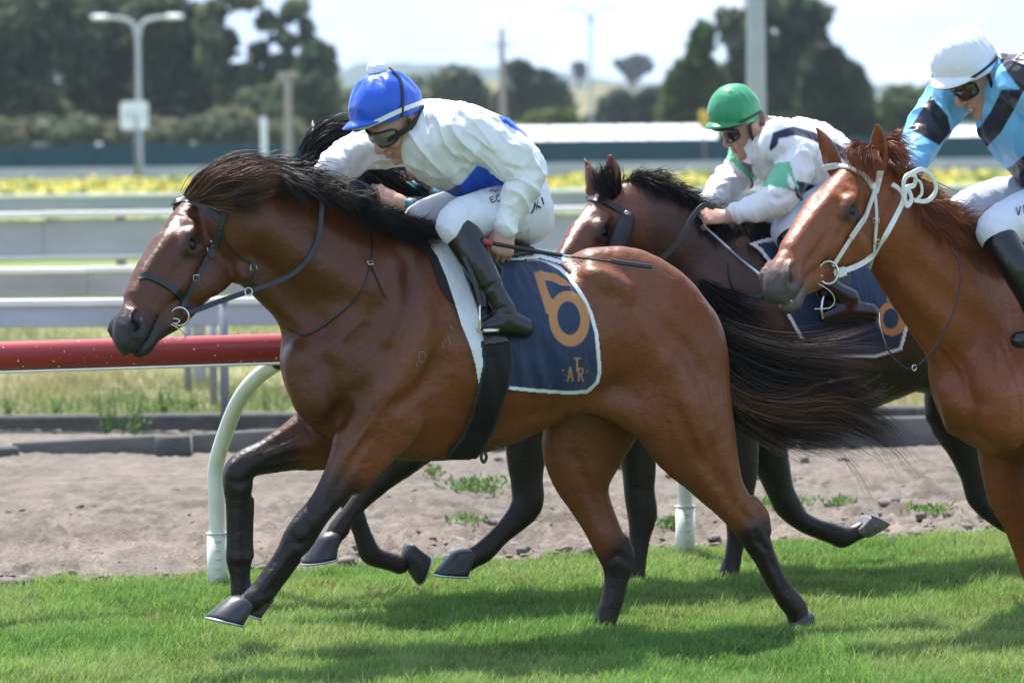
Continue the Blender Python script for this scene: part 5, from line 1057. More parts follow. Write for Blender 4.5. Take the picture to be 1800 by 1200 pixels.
for fr_ in (f1, f2, f3, f4):
    d_ = ray(900 if fr_ is not f4 else 1750, 350); fr_.slope = (-float(d_ @ fr_.B / (d_ @ fr_.A)), -float(d_[2] / (d_ @ fr_.A)))
# colours follow the first panel: V is carried along the sight line down to y = -w
def creases(V, amp, seed):
    # sharp fold lines running mostly down the cloth, stronger where it is bunched
    Q = V + .045 * np.stack([vnoise(V + 3 + seed, 6), vnoise(V + 9 + seed, 6), vnoise(V + 17 + seed, 6)], -1)
    D = np.stack([Q[:, 0] * .8 + Q[:, 2] * .6, Q[:, 1], (Q[:, 2] * .8 - Q[:, 0] * .6) * .35], -1)
    a = 1 - np.abs(vnoise(D + seed, 26)); b = 1 - np.abs(vnoise(D + 5 + seed, 13)); m = sstep(-.4, .5, vnoise(V + 31 + seed, 4.5))
    return amp * ((a ** 5) * .8 * m + (b ** 4) * 1.3 - .6)
def garment(F, fr, name, root, mat, colour, amp=.004, s=22, seed=0.0):
    V, Q = F.nets(); V = V + F.grad(V) * (wrinkle(V, amp * .6, s, seed) + creases(V, amp * 1.1, seed))[:, None] if amp else V
    C = colour(V) if callable(colour) else np.tile(np.array(colour), (len(V), 1))
    return obj(name, np_mesh(name, V, Q, True, C), mat, root)

def helmet(root, H, cols, mats, brim=True, pom=False, band=True, seams=6, wr=.003, brimcol=None, seed=0.0, fabric_brim=0.03):
    """satin cap over a skull cap, canonical head space; returns the dome"""
    nt_, nf = 34, 72; V = []; 
    c0 = np.array([-.008, 0, .055]); R_ = np.array([.128, .104, .125])
    for i in range(nt_):
        ph = (i / (nt_ - 1)) * 1.86; 
        for j in range(nf):
            th = j / nf * 2 * math.pi; d = np.array([math.cos(th) * math.sin(ph), math.sin(th) * math.sin(ph), math.cos(ph)])
            r = R_ * (1 - .06 * max(0, ph - 1.35)); p = c0 + d * r; 
            seam = abs(((th + .3) / (2 * math.pi) * seams) % 1 - .5) * 2
            dd = .003 * sstep(.0, .10, 1 - seam) * sstep(.1, .5, ph) * (1 if seams else 0)
            V.append(p + d * (dd - .003))
    V = np.array(V); nrm = (V - c0); nrm /= np.linalg.norm(nrm, axis=1)[:, None]
    thv = np.arctan2(V[:, 1], V[:, 0] + .008); elv = np.arccos(np.clip(nrm[:, 2], -1, 1))
    fold = (1 - np.abs(vnoise(np.stack([thv * 3.2, elv * .9 + .4 * vnoise(V, 12), 0 * thv + seed], -1), 1.0)) * 2) * sstep(.15, .6, elv)
    V = V + nrm * (fold * wr * .8)[:, None] + nrm * (wrinkle(V + seed, wr, 26, seed) + .0012 * np.sin(np.arctan2(V[:, 1], V[:, 0]) * 38) * sstep(.05, .0, V[:, 2]))[:, None]
    F_ = []
    for i in range(nt_ - 1):
        for j in range(nf):
            a = i * nf + j; b = i * nf + (j + 1) % nf; F_.append((a, a + nf, b + nf, b))
    C = np.array([cols(v) if callable(cols) else cols for v in V]); hm = obj('helmet', np_mesh('helmet', H.pt(V), np.array(F_), True, C), mats, root)
    if brim:
        Bk = []; nb = 21
        for i in range(nb):
            th = -1.0 + 2.0 * i / (nb - 1); s_ = max(0, math.cos(th * 1.45)) ** .7
            for q in range(5): t = q / 4; Bk.append((c0[0] + math.cos(th) * (.108 + .030 * t * s_), math.sin(th) * (.096 + .01 * t * s_), .046 - .034 * t * (.4 + .6 * s_)))
        Fk = [(i * 5 + q, i * 5 + q + 1, (i + 1) * 5 + q + 1, (i + 1) * 5 + q) for i in range(nb - 1) for q in range(4)]; pk = obj('peak', np_mesh('peak', H.pt(np.array(Bk)), np.array(Fk), True), M['blackp'], hm); mm = pk.modifiers.new('thickness', 'SOLIDIFY'); mm.thickness = .003
        B = []; nb = 25
        for i in range(nb):
            th = -1.15 + 2.3 * i / (nb - 1); s_ = math.cos(th * 1.35) ** .8 if abs(th * 1.35) < 1.57 else 0
            for q in range(5):
                t = q / 4; r = np.array([.120 + .052 * t * s_, .100 + .02 * t * s_]); z = .043 - .012 * t * s_ + .010 * math.cos(th * 2) - .010 * t * t * s_; B.append((c0[0] + math.cos(th) * r[0], math.sin(th) * r[1], z))
        B = np.array(B); F2 = [(i * 5 + q, i * 5 + q + 1, (i + 1) * 5 + q + 1, (i + 1) * 5 + q) for i in range(nb - 1) for q in range(4)]
        B2 = B - np.array([0, 0, .004]); n0 = len(B); F2 += [tuple(n0 + k for k in f[::-1]) for f in F2]
        F2 += [(i * 5 + 4, n0 + i * 5 + 4, n0 + (i + 1) * 5 + 4, (i + 1) * 5 + 4) for i in range(nb - 1)]
        obj('brim', np_mesh('brim', H.pt(np.concatenate([B, B2])), np.array(F2), True, np.tile(np.array(brimcol), (2 * n0, 1))), mats, hm)
    return hm
def ring_band(name, root, H, c, R_, tilt, width, thick, mat, a0=0, a1=2 * math.pi, n=48, sag=0.0, roll=0.0):
    """webbing band round a head"""
    th = np.linspace(a0, a1, n); P = np.stack([c[0] + R_[0] * np.cos(th), c[1] + R_[1] * np.sin(th), c[2] + tilt * np.cos(th) + sag * np.sin(th) ** 2], -1)
    N = np.stack([np.cos(th) / R_[0], np.sin(th) / R_[1], 0 * th], -1); N /= np.linalg.norm(N, axis=1)[:, None]; P = H.pt(P); N = N @ H.R.T
    return ribbon(name, P, N, width * H.sc, thick, mat, root)
def ribbon(name, P, N, width, thick, mat, root=None, col=None):
    P = np.asarray(P, float); T = np.gradient(P, axis=0); T /= np.linalg.norm(T, axis=1)[:, None] + 1e-9
    S = np.cross(T, N); S /= np.linalg.norm(S, axis=1)[:, None] + 1e-9; N = np.cross(S, T); w_ = np.broadcast_to(np.asarray(width, float), (len(P),))[:, None] / 2
    b = thick * .35
    prof = [(-1, 0, 0), (-1, b, 1), (1, b, 1), (1, 0, 0)]
    A = [P - S * w_, P - S * (w_ - thick * .4) + N * thick, P + S * (w_ - thick * .4) + N * thick, P + S * w_]
    V = np.stack(A, 1).reshape(-1, 3); m = len(P); i = np.arange(m - 1)[:, None] * 4; j = np.arange(4)[None]; k = (j + 1) % 4
    F_ = np.stack([i + j, i + k, i + 4 + k, i + 4 + j], -1).reshape(-1, 4)
    Fe = np.array([[0, 1, 2, 3], [m * 4 - 1, m * 4 - 2, m * 4 - 3, m * 4 - 4]])
    c = None if col is None else np.tile(np.array(col), (len(V), 1))
    return obj(name, np_mesh(name, V, np.concatenate([F_, Fe]), False, c), mat, root)
def goggles(root, H, lens, frame=None, z=.010):
    V = []; n, m_ = 33, 9
    th = np.linspace(-1.0, 1.0, n)
    for i, t in enumerate(th):
        hh = .025 * (1 - .30 * math.exp(-(t / .13) ** 2)) * (max(0, 1 - (abs(t) / 1.04) ** 4)) ** .5 + .004
        for q in range(m_):
            s_ = -1 + 2 * q / (m_ - 1); dz = (s_ * hh if s_ > 0 else s_ * hh * (1 - .45 * math.exp(-(t / .16) ** 2)))
            V.append((-.004 + .108 * math.cos(t) + .008 * (1 - s_ * s_), .079 * math.sin(t), z + .006 + dz))
    V = np.array(V); F_ = np.array([(i * m_ + q, i * m_ + q + 1, (i + 1) * m_ + q + 1, (i + 1) * m_ + q) for i in range(n - 1) for q in range(m_ - 1)])
    g = obj('goggles', np_mesh('goggles', H.pt(V), F_, True), lens, root)
    edge = [V[i * m_] for i in range(n)] + [V[i * m_ + m_ - 1] for i in range(n - 1, -1, -1)]; edge.append(edge[0])
    Vt, Ft = tube_arrays(H.pt(np.array(edge)), .0042 * H.sc, 6); obj('goggle_frame', np_mesh('goggle_frame', Vt, Ft), frame or M['blackp'], g)
    return g

def cap_pose(fr, px, py, w, pitch, yaw, roll=0, sc=1.0):
    a, b, c = math.radians(-pitch), math.radians(yaw), math.radians(roll); Ry = np.array([[math.cos(a), 0, math.sin(a)], [0, 1, 0], [-math.sin(a), 0, math.cos(a)]]); Rz = np.array([[math.cos(b), -math.sin(b), 0], [math.sin(b), math.cos(b), 0], [0, 0, 1]]); Rx = np.array([[1, 0, 0], [0, math.cos(c), -math.sin(c)], [0, math.sin(c), math.cos(c)]])
    R_ = Rz @ Ry @ Rx @ BASE_R; o = fr.p(px, py, w); return Pose(o - R_ @ np.array([-.008, 0, .055]) * sc, R_, sc)
MAN = {'nose': (.120, 0, -.022), 'mouth': (.098, 0, -.061), 'chin': (.082, 0, -.112), 'ear': (-.008, .078, 0), 'top': (-.008, 0, .190), 'back': (-.138, 0, .060), 'brim': (.165, 0, .050), 'front': (.122, 0, .075), 'left': (-.008, -.104, .055), 'right': (-.008, .104, .055)}
def fit_man(fr, lm, w, sc, rv, **kw): return fit_pose(fr, [MAN[k] for k in lm], list(lm.values()), w, sc, rv, fit_scale=True, **kw)
def frange(fr, *rowsets, pad=.06):
    A = np.concatenate([fr.rows(r) for r in rowsets]); r = A[:, 3:].max(1)[:, None]
    return (A[:, :3] - r).min(0) - pad, (A[:, :3] + r).max(0) + pad

def build_rider(fr, root, head, J, vox=.0045):
    """J: dict of pixel chains. body (skin) is one mesh; silks, breeches, boots are clothing"""
    c = lambda F, key, k=.03: [hl(F, fr, R, k) for R in J[key]]
    # skin
    for i in range(3, len(J['body'])): J['body'][i] = [(*r[:3], r[3] * .55) for r in J['body'][i]]
    lo, hi = frange(fr, *J['body']); hp = head.pt([(.14, .1, .2), (-.15, -.1, -.2), (.14, -.1, -.2), (-.15, .1, .2)]); lo = np.minimum(lo, hp.min(0) - .02); hi = np.maximum(hi, hp.max(0) + .02)
    F = Field(lo, hi, vox); man_head(F, head); F.chain(head.rows([(-.025, 0, -.05, .050, .046), (-.05, 0, -.12, .050, .048), (-.07, 0, -.17, .055, .055)]), .03, head.R[:, 1])
    c(F, 'body', .03)
    for h in J.get('hands', []): man_hand(F, *h[0], **h[1])
    V, Q = F.nets(); obj('body', np_mesh('body', V, Q, True, skin_col(V, head)), M['skin'], root)
    out = {'body': F}
    for key, nm, mat, col, amp in (('silk', 'silk_shirt', M['silk'], J['silk_col'], J.get('silk_wr', .005)), ('breech', 'breeches', M['breech'], J['breech_col'], .0025), ('boots', 'boots', M['boot'], J['boot_col'], .001)):
        if not J.get(key): continue
        lo, hi = frange(fr, *J[key]); G = Field(lo, hi, vox * 1.15); c(G, key, J.get(key + '_k', .03))
        for R in J.get(key + '_cut', []): hl(G, fr, R, .01, op='cut')
        for pts, r, d, b in J.get(key + '_folds', []): groove(G, fr, pts, r, d, .012, b)
        if key != 'boots': garment(G, fr, nm, root, mat, col, amp, 20, fr.y0)
        else:
            for sg in (1, -1):
                sub = [R for R in J[key] if R[0][2] * sg > 0]
                if not sub: continue
                lo, hi = frange(fr, *sub); B_ = Field(lo, hi, vox * 1.1); [hl(B_, fr, R, J.get('boots_k', .03)) for R in sub]
                if sg > 0:
                    for pts, r, d, b in J.get('boots_folds', []): groove(B_, fr, pts, r, d, .012, b)
                garment(B_, fr, 'boot', root, mat, col, amp, 20, fr.y0)
        out[key] = G
    return out
WHT = (.78, .78, .78); RBL = (.008, .085, .55); NVY = (.012, .016, .045)
# ---------------------------------------------------------------- blue cap, white and blue silks
r1 = empty('person', tuple(f1.O), YAW)
tag(r1, 'jockey in white and royal blue silks and blue pompom cap riding the leading bay', 'person', 'jockeys')
MH1 = fit_man(f1, dict(nose=(662, 270), mouth=(681, 279), chin=(697, 287), ear=(728, 217), top=(677, 132), back=(743, 183), brim=(601, 227)), .02, 1.10, (-.1, -.42, .25), wt=(3, 2, 3, 3, .5, .3, .5), prior=.006)
CP1 = cap_pose(f1, 678, 190, .01, 16, 8, 0, 1.0)
def sc1(V):
    C = np.tile(np.array(WHT), (len(V), 1))
    C = patches(C, V, f1, [([(872, 262), (848, 270), (838, 292), (812, 322), (778, 338), (806, 355), (856, 352), (896, 320), (898, 272)], .17, RBL), ([(874, 205), (893, 233), (919, 250), (935, 248), (920, 200)], 0.0, RBL)], 0)
    far = (V[:, 1] > -.205)
    arm = seg_dist(V, f1.p(np.array([850, 895, 925, 915, 893]), np.array([250, 275, 305, 345, 395]), np.array([.22, .24, .26, .26, .25]))) < .09
    C[arm & (V[:, 1] < -.18)] = WHT
    return C
J1 = dict(
    body=[[(905, 350, 0, 42, 70), (840, 265, 0, 50, 74), (770, 240, 0, 42, 70)], [(835, 245, .19, 26), (918, 305, .24, 20), (893, 395, .25, 13.5), (890, 405, .25, 13.5)], [(760, 240, -.18, 26), (650, 268, -.2, 20), (572, 305, -.18, 13.5), (560, 312, -.18, 13)],
          [(905, 365, .10, 34), (800, 392, .21, 24), (850, 470, .29, 16), (885, 535, .32, 11)], [(900, 365, -.10, 34), (735, 390, -.19, 22), (790, 470, -.19, 18), (820, 540, -.19, 12)]],
    hands=[((f1.p(889, 402, .25), (-.22, -.05, -.97), (-.30, -.95, .05)), dict(curl=1.35, mir=-1, thumb=(.9, .55), sc=1.02)), ((f1.p(562, 311, -.18), (-.95, -.1, -.35), (-.1, -.55, .8)), dict(curl=1.2, mir=1, sc=.95))],
    silk=[[(908, 345, 0, 54, 78), (868, 283, 0, 72, 92), (812, 260, 0, 78, 98), (762, 246, 0, 66, 92), (737, 240, 0, 42, 50), (722, 236, 0, 27, 30)],
          [(822, 232, .17, 44), (862, 250, .21, 42), (902, 280, .235, 39), (926, 308, .25, 32), (912, 342, .255, 27), (900, 373, .25, 23), (893, 392, .25, 17), (891, 399, .25, 17)],
          [(780, 232, -.15, 46), (725, 248, -.19, 42), (672, 262, -.21, 34), (632, 268, -.21, 33), (600, 284, -.2, 29), (577, 300, -.185, 21), (566, 306, -.18, 18)]],
    silk_col=sc1, silk_wr=.0095,
    silk_folds=[([(742, 205), (752, 245), (750, 290)], .012, .006, False), ([(820, 215), (838, 250), (880, 275)], .012, .008, False), ([(850, 262), (880, 285), (905, 300)], .012, .005, False), ([(885, 290), (915, 300), (950, 300)], .012, .006, False),
                ([(895, 310), (925, 320), (950, 330)], .010, .004, False), ([(780, 260), (810, 300), (850, 320)], .014, .005, False), ([(760, 190), (800, 200), (835, 225)], .014, .004, False), ([(880, 375), (893, 384), (906, 378)], .006, .004, False), ([(905, 300), (900, 340), (890, 375)], .01, .004, False),
                ([(600, 262), (615, 280), (612, 305)], .01, .006, False), ([(640, 245), (650, 270), (640, 285)], .01, .006, False)],
    breech=[[(912, 352, 0, 52, 76), (925, 385, 0, 44, 70)], [(920, 372, .10, 50, 44), (880, 372, .13, 46, 44), (830, 380, .18, 39, 40), (802, 392, .21, 34, 34), (800, 402, .22, 31, 32)], [(915, 368, -.10, 50, 44), (850, 362, -.14, 44, 42), (790, 372, -.18, 38, 38), (738, 388, -.19, 31, 32), (745, 405, -.19, 28, 28)]],
    breech_col=(.66, .68, .73), breech_folds=[([(905, 330), (925, 370), (905, 415)], .01, .004, False), ([(925, 330), (942, 370), (925, 410)], .01, .004, False), ([(850, 350), (830, 370), (822, 400)], .01, .003, False)],
    boots=[[(805, 402, .22, 30, 32), (822, 428, .245, 31, 30), (840, 462, .28, 27, 26), (858, 497, .30, 24, 22), (875, 525, .315, 19, 18), (888, 548, .325, 21, 19)],
           [(920, 576, .325, 19, 18), (897, 569, .325, 22, 19), (872, 570, .325, 18, 18), (854, 573, .325, 12, 15)], [(748, 410, -.19, 27), (790, 480, -.19, 23), (820, 545, -.19, 18)], [(850, 575, -.19, 18), (800, 575, -.19, 14)]],
    boots_k=.02, boot_col=lambda V: np.where((V[:, 2] > f1.p(830, 452, .28)[2] + (V[:, 0] - f1.p(830, 452, .28)[0]) * .35)[:, None], np.array((.012, .012, .014)), np.array((.006, .006, .008))),
    boots_folds=[([(868, 548), (890, 540), (905, 545)], .006, .004, False), ([(872, 558), (892, 552), (908, 556)], .006, .003, False), ([(850, 510), (870, 500), (888, 492)], .006, .003, False)])
G1 = build_rider(f1, r1, MH1, J1, .0042)
prints('leg_lettering', r1, f1, G1['breech'], [[(861, 348), (865, 356.5)], [(861, 348), (867.5, 345)], [(863, 352), (867.5, 350)], [(865, 356.5), (872, 353)], [(877 + 4.6 * math.cos(t), 347.5 + 6 * math.sin(t)) for t in np.linspace(0, 6.3, 12)], [(878.5, 351), (885, 354.5)], [(885, 340), (887.5, 347)], [(860, 336), (868, 333)], [(868, 337), (876, 333)],
    [(877, 373), (879, 369), (884, 367.5)]], M['blackc'], 1.8)
prints('leg_lettering', r1, f1, G1['breech'], [[(941, 356), (939, 366), (936, 374)], [(942.5, 361), (951, 365.5)], [(952.5, 347), (956, 360)]], M['blackc'], 3.4); prints('leg_lettering', r1, f1, G1['breech'], [[(946, 351), (943, 370)], [(932, 375), (937, 374)]], M['blackc'], 1.2)
hm1 = helmet(r1, CP1, RBL, M['helm'], brimcol=RBL, seams=4, wr=.0045)
ring_band('cap_band', r1, CP1, (-.008, 0, .028), (.131, .108), -.010, .016, .003, M['whitew'], a0=-2.9, a1=2.9, sag=.018)
goggles(r1, MH1, M['clear'])
import bmesh
_b = bmesh.new(); bmesh.ops.create_icosphere(_b, subdivisions=5, radius=1.0); _v = np.array([v.co[:] for v in _b.verts]); _f = np.array([[v.index for v in f.verts] for f in _b.faces]); _b.free()
_v = _v * (1 + .05 * vnoise(_v, 5)[:, None] + .05 * vnoise(_v, 26)[:, None]) * np.array([.033, .033, .034]); _pc = f1.p(662, 122, .0); obj('pompom', np_mesh('pompom', _v + _pc, _f), M['pom'], hm1)
def chin_strap(root, H, cup=True):
    for s_ in (1, -1):
        P = H.pt(catmull(np.array([(.004, s_ * .086, .035), (.012, s_ * .080, -.01), (.010, s_ * .066, -.062), (.022, s_ * .040, -.108), (.045, s_ * .012, -.126)]), 5)); N = np.tile(H.R @ np.array([0, s_, -.2]), (len(P), 1)); ribbon('chin_strap', P, N, .014, .003, M['blackc'], root)
        P = H.pt(catmull(np.array([(-.05, s_ * .078, .02), (-.02, s_ * .076, -.03), (.010, s_ * .066, -.062)]), 5)); N = np.tile(H.R @ np.array([0, s_, -.2]), (len(P), 1)); ribbon('chin_strap', P, N, .012, .003, M['blackc'], root)
chin_strap(r1, MH1)
P_ = CP1.pt(catmull(np.array([(-.045, .03, .184), (-.050, .070, .150), (-.035, .098, .105), (-.015, .108, .055), (-.002, .106, .022)]), 6)); N_ = P_ - CP1.pt((-.008, 0, .055)); ribbon('goggle_strap', P_, N_ / np.linalg.norm(N_, axis=1)[:, None], .011, .003, M['blackc'], r1)
ring_band('goggle_band', r1, MH1, (-.008, 0, .012), (.112, .088), .0, .020, .003, M['blackc'], a0=.55, a1=2.2)
# ---------------------------------------------------------------- green cap
r2 = empty('person', tuple(f2.O), YAW); tag(r2, 'jockey in green cap and white silks with green sleeve bands and navy stripes', 'person', 'jockeys')
MH2 = fit_man(f2, dict(nose=(1272, 255), mouth=(1289, 270), chin=(1300, 281), ear=(1326, 230), top=(1284, 156), back=(1339, 200), brim=(1245, 232)), .0, 1.0, (0, -.4, .5), wt=(3, 2, 3, 3, .5, .3, .5), prior=.006)
CP2 = cap_pose(f2, 1291, 199, .0, 14, 30, 0, .93)
GRN = (.02, .26, .10); MGR = (.16, .50, .28)
def sc2(V):
    C = np.tile(np.array(WHT), (len(V), 1))
    arm = f2.p(np.array([1392, 1366, 1290]), np.array([262, 352, 379]), np.array([.20, .24, .2])); farm = f2.p(np.array([1330, 1290, 1235]), np.array([262, 305, 362]), np.array([-.18, -.2, -.15]))
    na = seg_dist(V, arm) < .085; fa = (seg_dist(V, farm) < .085) & (V[:, 1] > .03)
    C = patches(C, V, f2, [([(1345, 262), (1352, 235), (1385, 224), (1425, 232), (1480, 262), (1480, 285), (1430, 252), (1390, 240), (1362, 246), (1352, 275)], .0, NVY), ([(1395, 318), (1430, 325), (1460, 340), (1440, 375), (1385, 345)], .14, NVY), ([(1288, 275), (1320, 290), (1330, 330), (1300, 335)], -.05, NVY)])
    for A, m in ((arm, na), (farm, fa)):
        d = (A[1] - A[0]) / np.linalg.norm(A[1] - A[0]); t = (V - A[0]) @ d / np.linalg.norm(A[1] - A[0])
        C[m & (t > -.05)] = WHT; C[m & (t > .38) & (t < .86)] = MGR
    return C
J2 = dict(
    body=[[(1470, 330, 0, 38, 62), (1400, 262, 0, 46, 66), (1345, 240, 0, 34, 56)], [(1392, 262, .19, 22), (1366, 352, .22, 17), (1290, 379, .16, 12), (1278, 380, .14, 12)], [(1335, 262, -.18, 22), (1290, 310, -.19, 17), (1240, 362, -.1, 12), (1232, 368, -.08, 12)],
          [(1465, 345, .10, 30), (1385, 405, .2, 22), (1430, 470, .28, 14), (1465, 515, .32, 10)], [(1450, 345, -.10, 30), (1320, 400, -.19, 22), (1370, 470, -.19, 16), (1390, 520, -.19, 11)]],
    hands=[((f2.p(1276, 381, .14), (-.97, .1, .05), (.05, -.75, .65)), dict(curl=1.0, mir=-1, thumb=(.4, .1), sc=.95)), ((f2.p(1234, 368, -.08), (-.9, -.35, -.3), (0, -.5, .85)), dict(curl=1.2, mir=1, sc=.9))],
    silk=[[(1480, 330, 0, 46, 70), (1440, 285, 0, 60, 80), (1392, 272, 0, 60, 82), (1352, 258, 0, 48, 74), (1338, 250, 0, 28, 36)], [(1372, 250, .17, 38), (1398, 268, .2, 36), (1392, 305, .23, 33), (1372, 345, .24, 32), (1340, 364, .21, 24), (1300, 374, .17, 17), (1292, 377, .16, 16)],
          [(1352, 245, -.15, 38), (1322, 268, -.19, 34), (1298, 305, -.2, 31), (1270, 335, -.16, 25), (1245, 360, -.1, 18), (1238, 366, -.09, 16)]],
    silk_col=sc2, silk_wr=.0095, silk_folds=[([(1372, 262), (1385, 300), (1400, 330)], .012, .006, False), ([(1350, 345), (1372, 350), (1395, 335)], .012, .006, False), ([(1420, 260), (1440, 300), (1450, 330)], .012, .005, False)],
    breech=[[(1478, 342, 0, 46, 70), (1488, 370, 0, 38, 64)], [(1475, 352, .10, 44, 40), (1430, 375, .15, 38, 38), (1388, 402, .19, 30, 31), (1388, 415, .19, 27, 28)], [(1465, 352, -.10, 44, 40), (1390, 375, -.15, 38, 38), (1325, 395, -.19, 28, 29), (1330, 410, -.19, 25, 26)]],
    breech_col=(.60, .63, .72), boots=[[(1392, 420, .22, 27), (1430, 470, .28, 23), (1462, 508, .32, 18), (1492, 525, .33, 19)], [(1528, 550, .33, 18), (1492, 546, .33, 19), (1464, 553, .33, 14), (1450, 557, .33, 11)], [(1335, 412, -.19, 24), (1370, 470, -.19, 20), (1390, 530, -.19, 16)]],
    boots_k=.02, boot_col=(.006, .006, .008))
G2 = build_rider(f2, r2, MH2, J2, .0055)
helmet(r2, CP2, GRN, M['helm'], brimcol=(.02, .2, .08), seams=6, wr=.002, seed=4); ring_band('cap_band', r2, CP2, (-.008, 0, .026), (.131, .108), -.006, .010, .003, M['blackc'], a0=-2.9, a1=2.9, sag=.02); goggles(r2, MH2, M['goggle']); chin_strap(r2, MH2)
# ---------------------------------------------------------------- teal silks, mostly hidden
r3 = empty('person', tuple(f3.O), YAW); tag(r3, 'jockey in teal silks hidden behind the front rider, hand reaching to the reins', 'person', 'jockeys')
MH3 = Pose(f3.p(738, 268, 0), rot_from((0, -.85, .3)) @ BASE_R, 1.0)
TEAL = (.05, .20, .25)
J3 = dict(body=[[(900, 365, 0, 38, 62), (830, 300, 0, 46, 66), (775, 285, 0, 34, 56)], [(800, 310, .17, 22), (770, 375, .2, 17), (715, 360, .17, 13), (702, 355, .16, 13)], [(790, 300, -.17, 22), (740, 340, -.18, 17), (690, 340, -.1, 13)], [(895, 380, .10, 30), (800, 420, .19, 22), (850, 500, .19, 14)], [(895, 380, -.10, 30), (800, 420, -.19, 22), (850, 500, -.19, 14)]],
    hands=[((f3.p(700, 354, .16), (-.93, .0, .36), (.15, -.85, .5)), dict(curl=1.1, mir=-1, thumb=(.5, .2), sc=1.05)), ((f3.p(690, 340, -.1), (-.9, -.2, .1), (0, -.4, .9)), dict(curl=1.2))],
    silk=[[(905, 362, 0, 46, 70), (860, 322, 0, 56, 80), (810, 305, 0, 54, 80), (775, 292, 0, 44, 70), (762, 286, 0, 26, 34)], [(795, 300, .15, 36), (790, 340, .19, 32), (768, 370, .2, 27), (738, 364, .19, 19), (722, 360, .175, 16)], [(795, 295, -.15, 36), (745, 335, -.19, 28), (700, 342, -.12, 17)]],
    silk_col=lambda V: np.where((seg_dist(V, f3.p(np.array([760, 715]), np.array([370, 360]), np.array([.2, .12]))) < .075)[:, None], np.array((.02, .022, .028)), np.array(TEAL)),
    breech=[[(905, 378, 0, 44, 68)], [(900, 385, .10, 42, 38), (800, 415, .19, 28, 29)], [(900, 385, -.10, 42, 38), (800, 415, -.19, 28, 29)]], breech_col=(.6, .63, .72), boots=[[(802, 425, .19, 25), (850, 500, .19, 20), (880, 545, .19, 16)], [(915, 560, .19, 15), (850, 565, .19, 13)], [(802, 425, -.19, 25), (860, 530, -.19, 18)]], boots_k=.02, boot_col=(.006, .006, .008))
G3 = build_rider(f3, r3, MH3, J3, .007); helmet(r3, MH3, TEAL, M['helm'], brim=False, seams=0, wr=.002)
# ---------------------------------------------------------------- white cap, light blue silks with navy diamonds
r4 = empty('person', tuple(f4.O), YAW4); tag(r4, 'jockey in white cap grimacing, light blue silks with big navy diamonds', 'person', 'jockeys')
MH4 = fit_man(f4, dict(nose=(1682, 187), mouth=(1706, 194), chin=(1719, 210), ear=(1749, 141), top=(1683, 50), back=(1760, 102), brim=(1634, 150)), -.05, 1.08, (0, -.45, .3), wt=(3, 2, 3, 3, .5, .3, .5), prior=.006)
CP4 = cap_pose(f4, 1694, 110, -.05, 24, 12, 0, 1.04)
LBL = (.20, .54, .85); NAV = (.020, .020, .035)
def sc4(V):
    C = np.tile(np.array(LBL), (len(V), 1))
    return patches(C, V, f4, [([(1636, 168), (1598, 226), (1652, 256), (1672, 232), (1666, 205)], -.17, NAV), ([(1690, 240), (1722, 222), (1742, 195), (1760, 160), (1800, 160), (1782, 195), (1760, 232), (1740, 252), (1720, 272)], .06, NAV),
                              ([(1745, 302), (1778, 292), (1802, 272), (1840, 290), (1800, 330), (1770, 330)], .06, NAV), ([(1750, 95), (1800, 88), (1860, 110), (1860, 175), (1795, 165), (1772, 135)], .0, (.035, .028, .04))])
J4 = dict(body=[[(1860, 330, 0, 42, 66), (1820, 230, 0, 48, 70), (1770, 165, 0, 36, 60)], [(1830, 150, .20, 24), (1866, 250, .25, 18), (1850, 350, .19, 13), (1846, 362, .18, 13)], [(1700, 150, -.20, 24), (1625, 245, -.22, 18), (1595, 305, -.12, 13), (1590, 318, -.1, 13)],
    [(1860, 350, .10, 34), (1760, 400, .22, 24), (1800, 500, .31, 13)], [(1860, 340, -.10, 34), (1700, 370, -.2, 24), (1760, 470, -.2, 14)]],
    hands=[((f4.p(1592, 320, -.1), (-.7, -.5, -.5), (-.3, -.6, .7)), dict(curl=1.25, mir=1, sc=.95)), ((f4.p(1844, 366, .18), (-.7, -.1, -.7), (-.2, -.8, .2)), dict(curl=1.25, mir=-1, sc=.95))],
    silk=[[(1868, 320, 0, 62, 78), (1835, 250, 0, 74, 88), (1795, 195, 0, 74, 90), (1768, 150, 0, 50, 66), (1757, 130, 0, 34, 38)], [(1800, 140, .17, 44), (1840, 180, .22, 42), (1868, 245, .25, 38), (1866, 300, .24, 30), (1850, 345, .2, 20), (1846, 352, .19, 18)],
          [(1735, 140, -.15, 44), (1680, 165, -.20, 41), (1642, 205, -.22, 36), (1620, 250, -.22, 34), (1600, 290, -.15, 27), (1592, 308, -.12, 22)]],
    silk_col=sc4, silk_wr=.008, silk_folds=[([(1640, 170), (1660, 200), (1670, 225)], .012, .006, False), ([(1590, 250), (1612, 262), (1640, 262)], .012, .006, False), ([(1585, 285), (1605, 292), (1622, 290)], .01, .004, False), ([(1700, 210), (1730, 260), (1765, 290)], .014, .005, False), ([(1755, 180), (1790, 220), (1800, 260)], .012, .004, False)],
    breech=[[(1868, 345, 0, 50, 72)], [(1862, 362, .10, 48, 42), (1800, 380, .16, 42, 40), (1752, 402, .2, 34, 34), (1755, 418, .2, 30, 31)], [(1850, 350, -.10, 48, 42), (1760, 352, -.16, 40, 38), (1695, 372, -.2, 33, 33), (1700, 390, -.2, 28, 28)]],
    breech_col=(.66, .68, .76), boots=[[(1760, 428, .23, 31), (1790, 475, .29, 28), (1815, 530, .32, 22), (1830, 570, .33, 20)], [(1850, 590, .33, 18), (1790, 598, .33, 14)], [(1705, 395, -.2, 28), (1750, 470, -.2, 20)]], boots_k=.02, boot_col=(.008, .008, .01))
G4 = build_rider(f4, r4, MH4, J4, .0048)
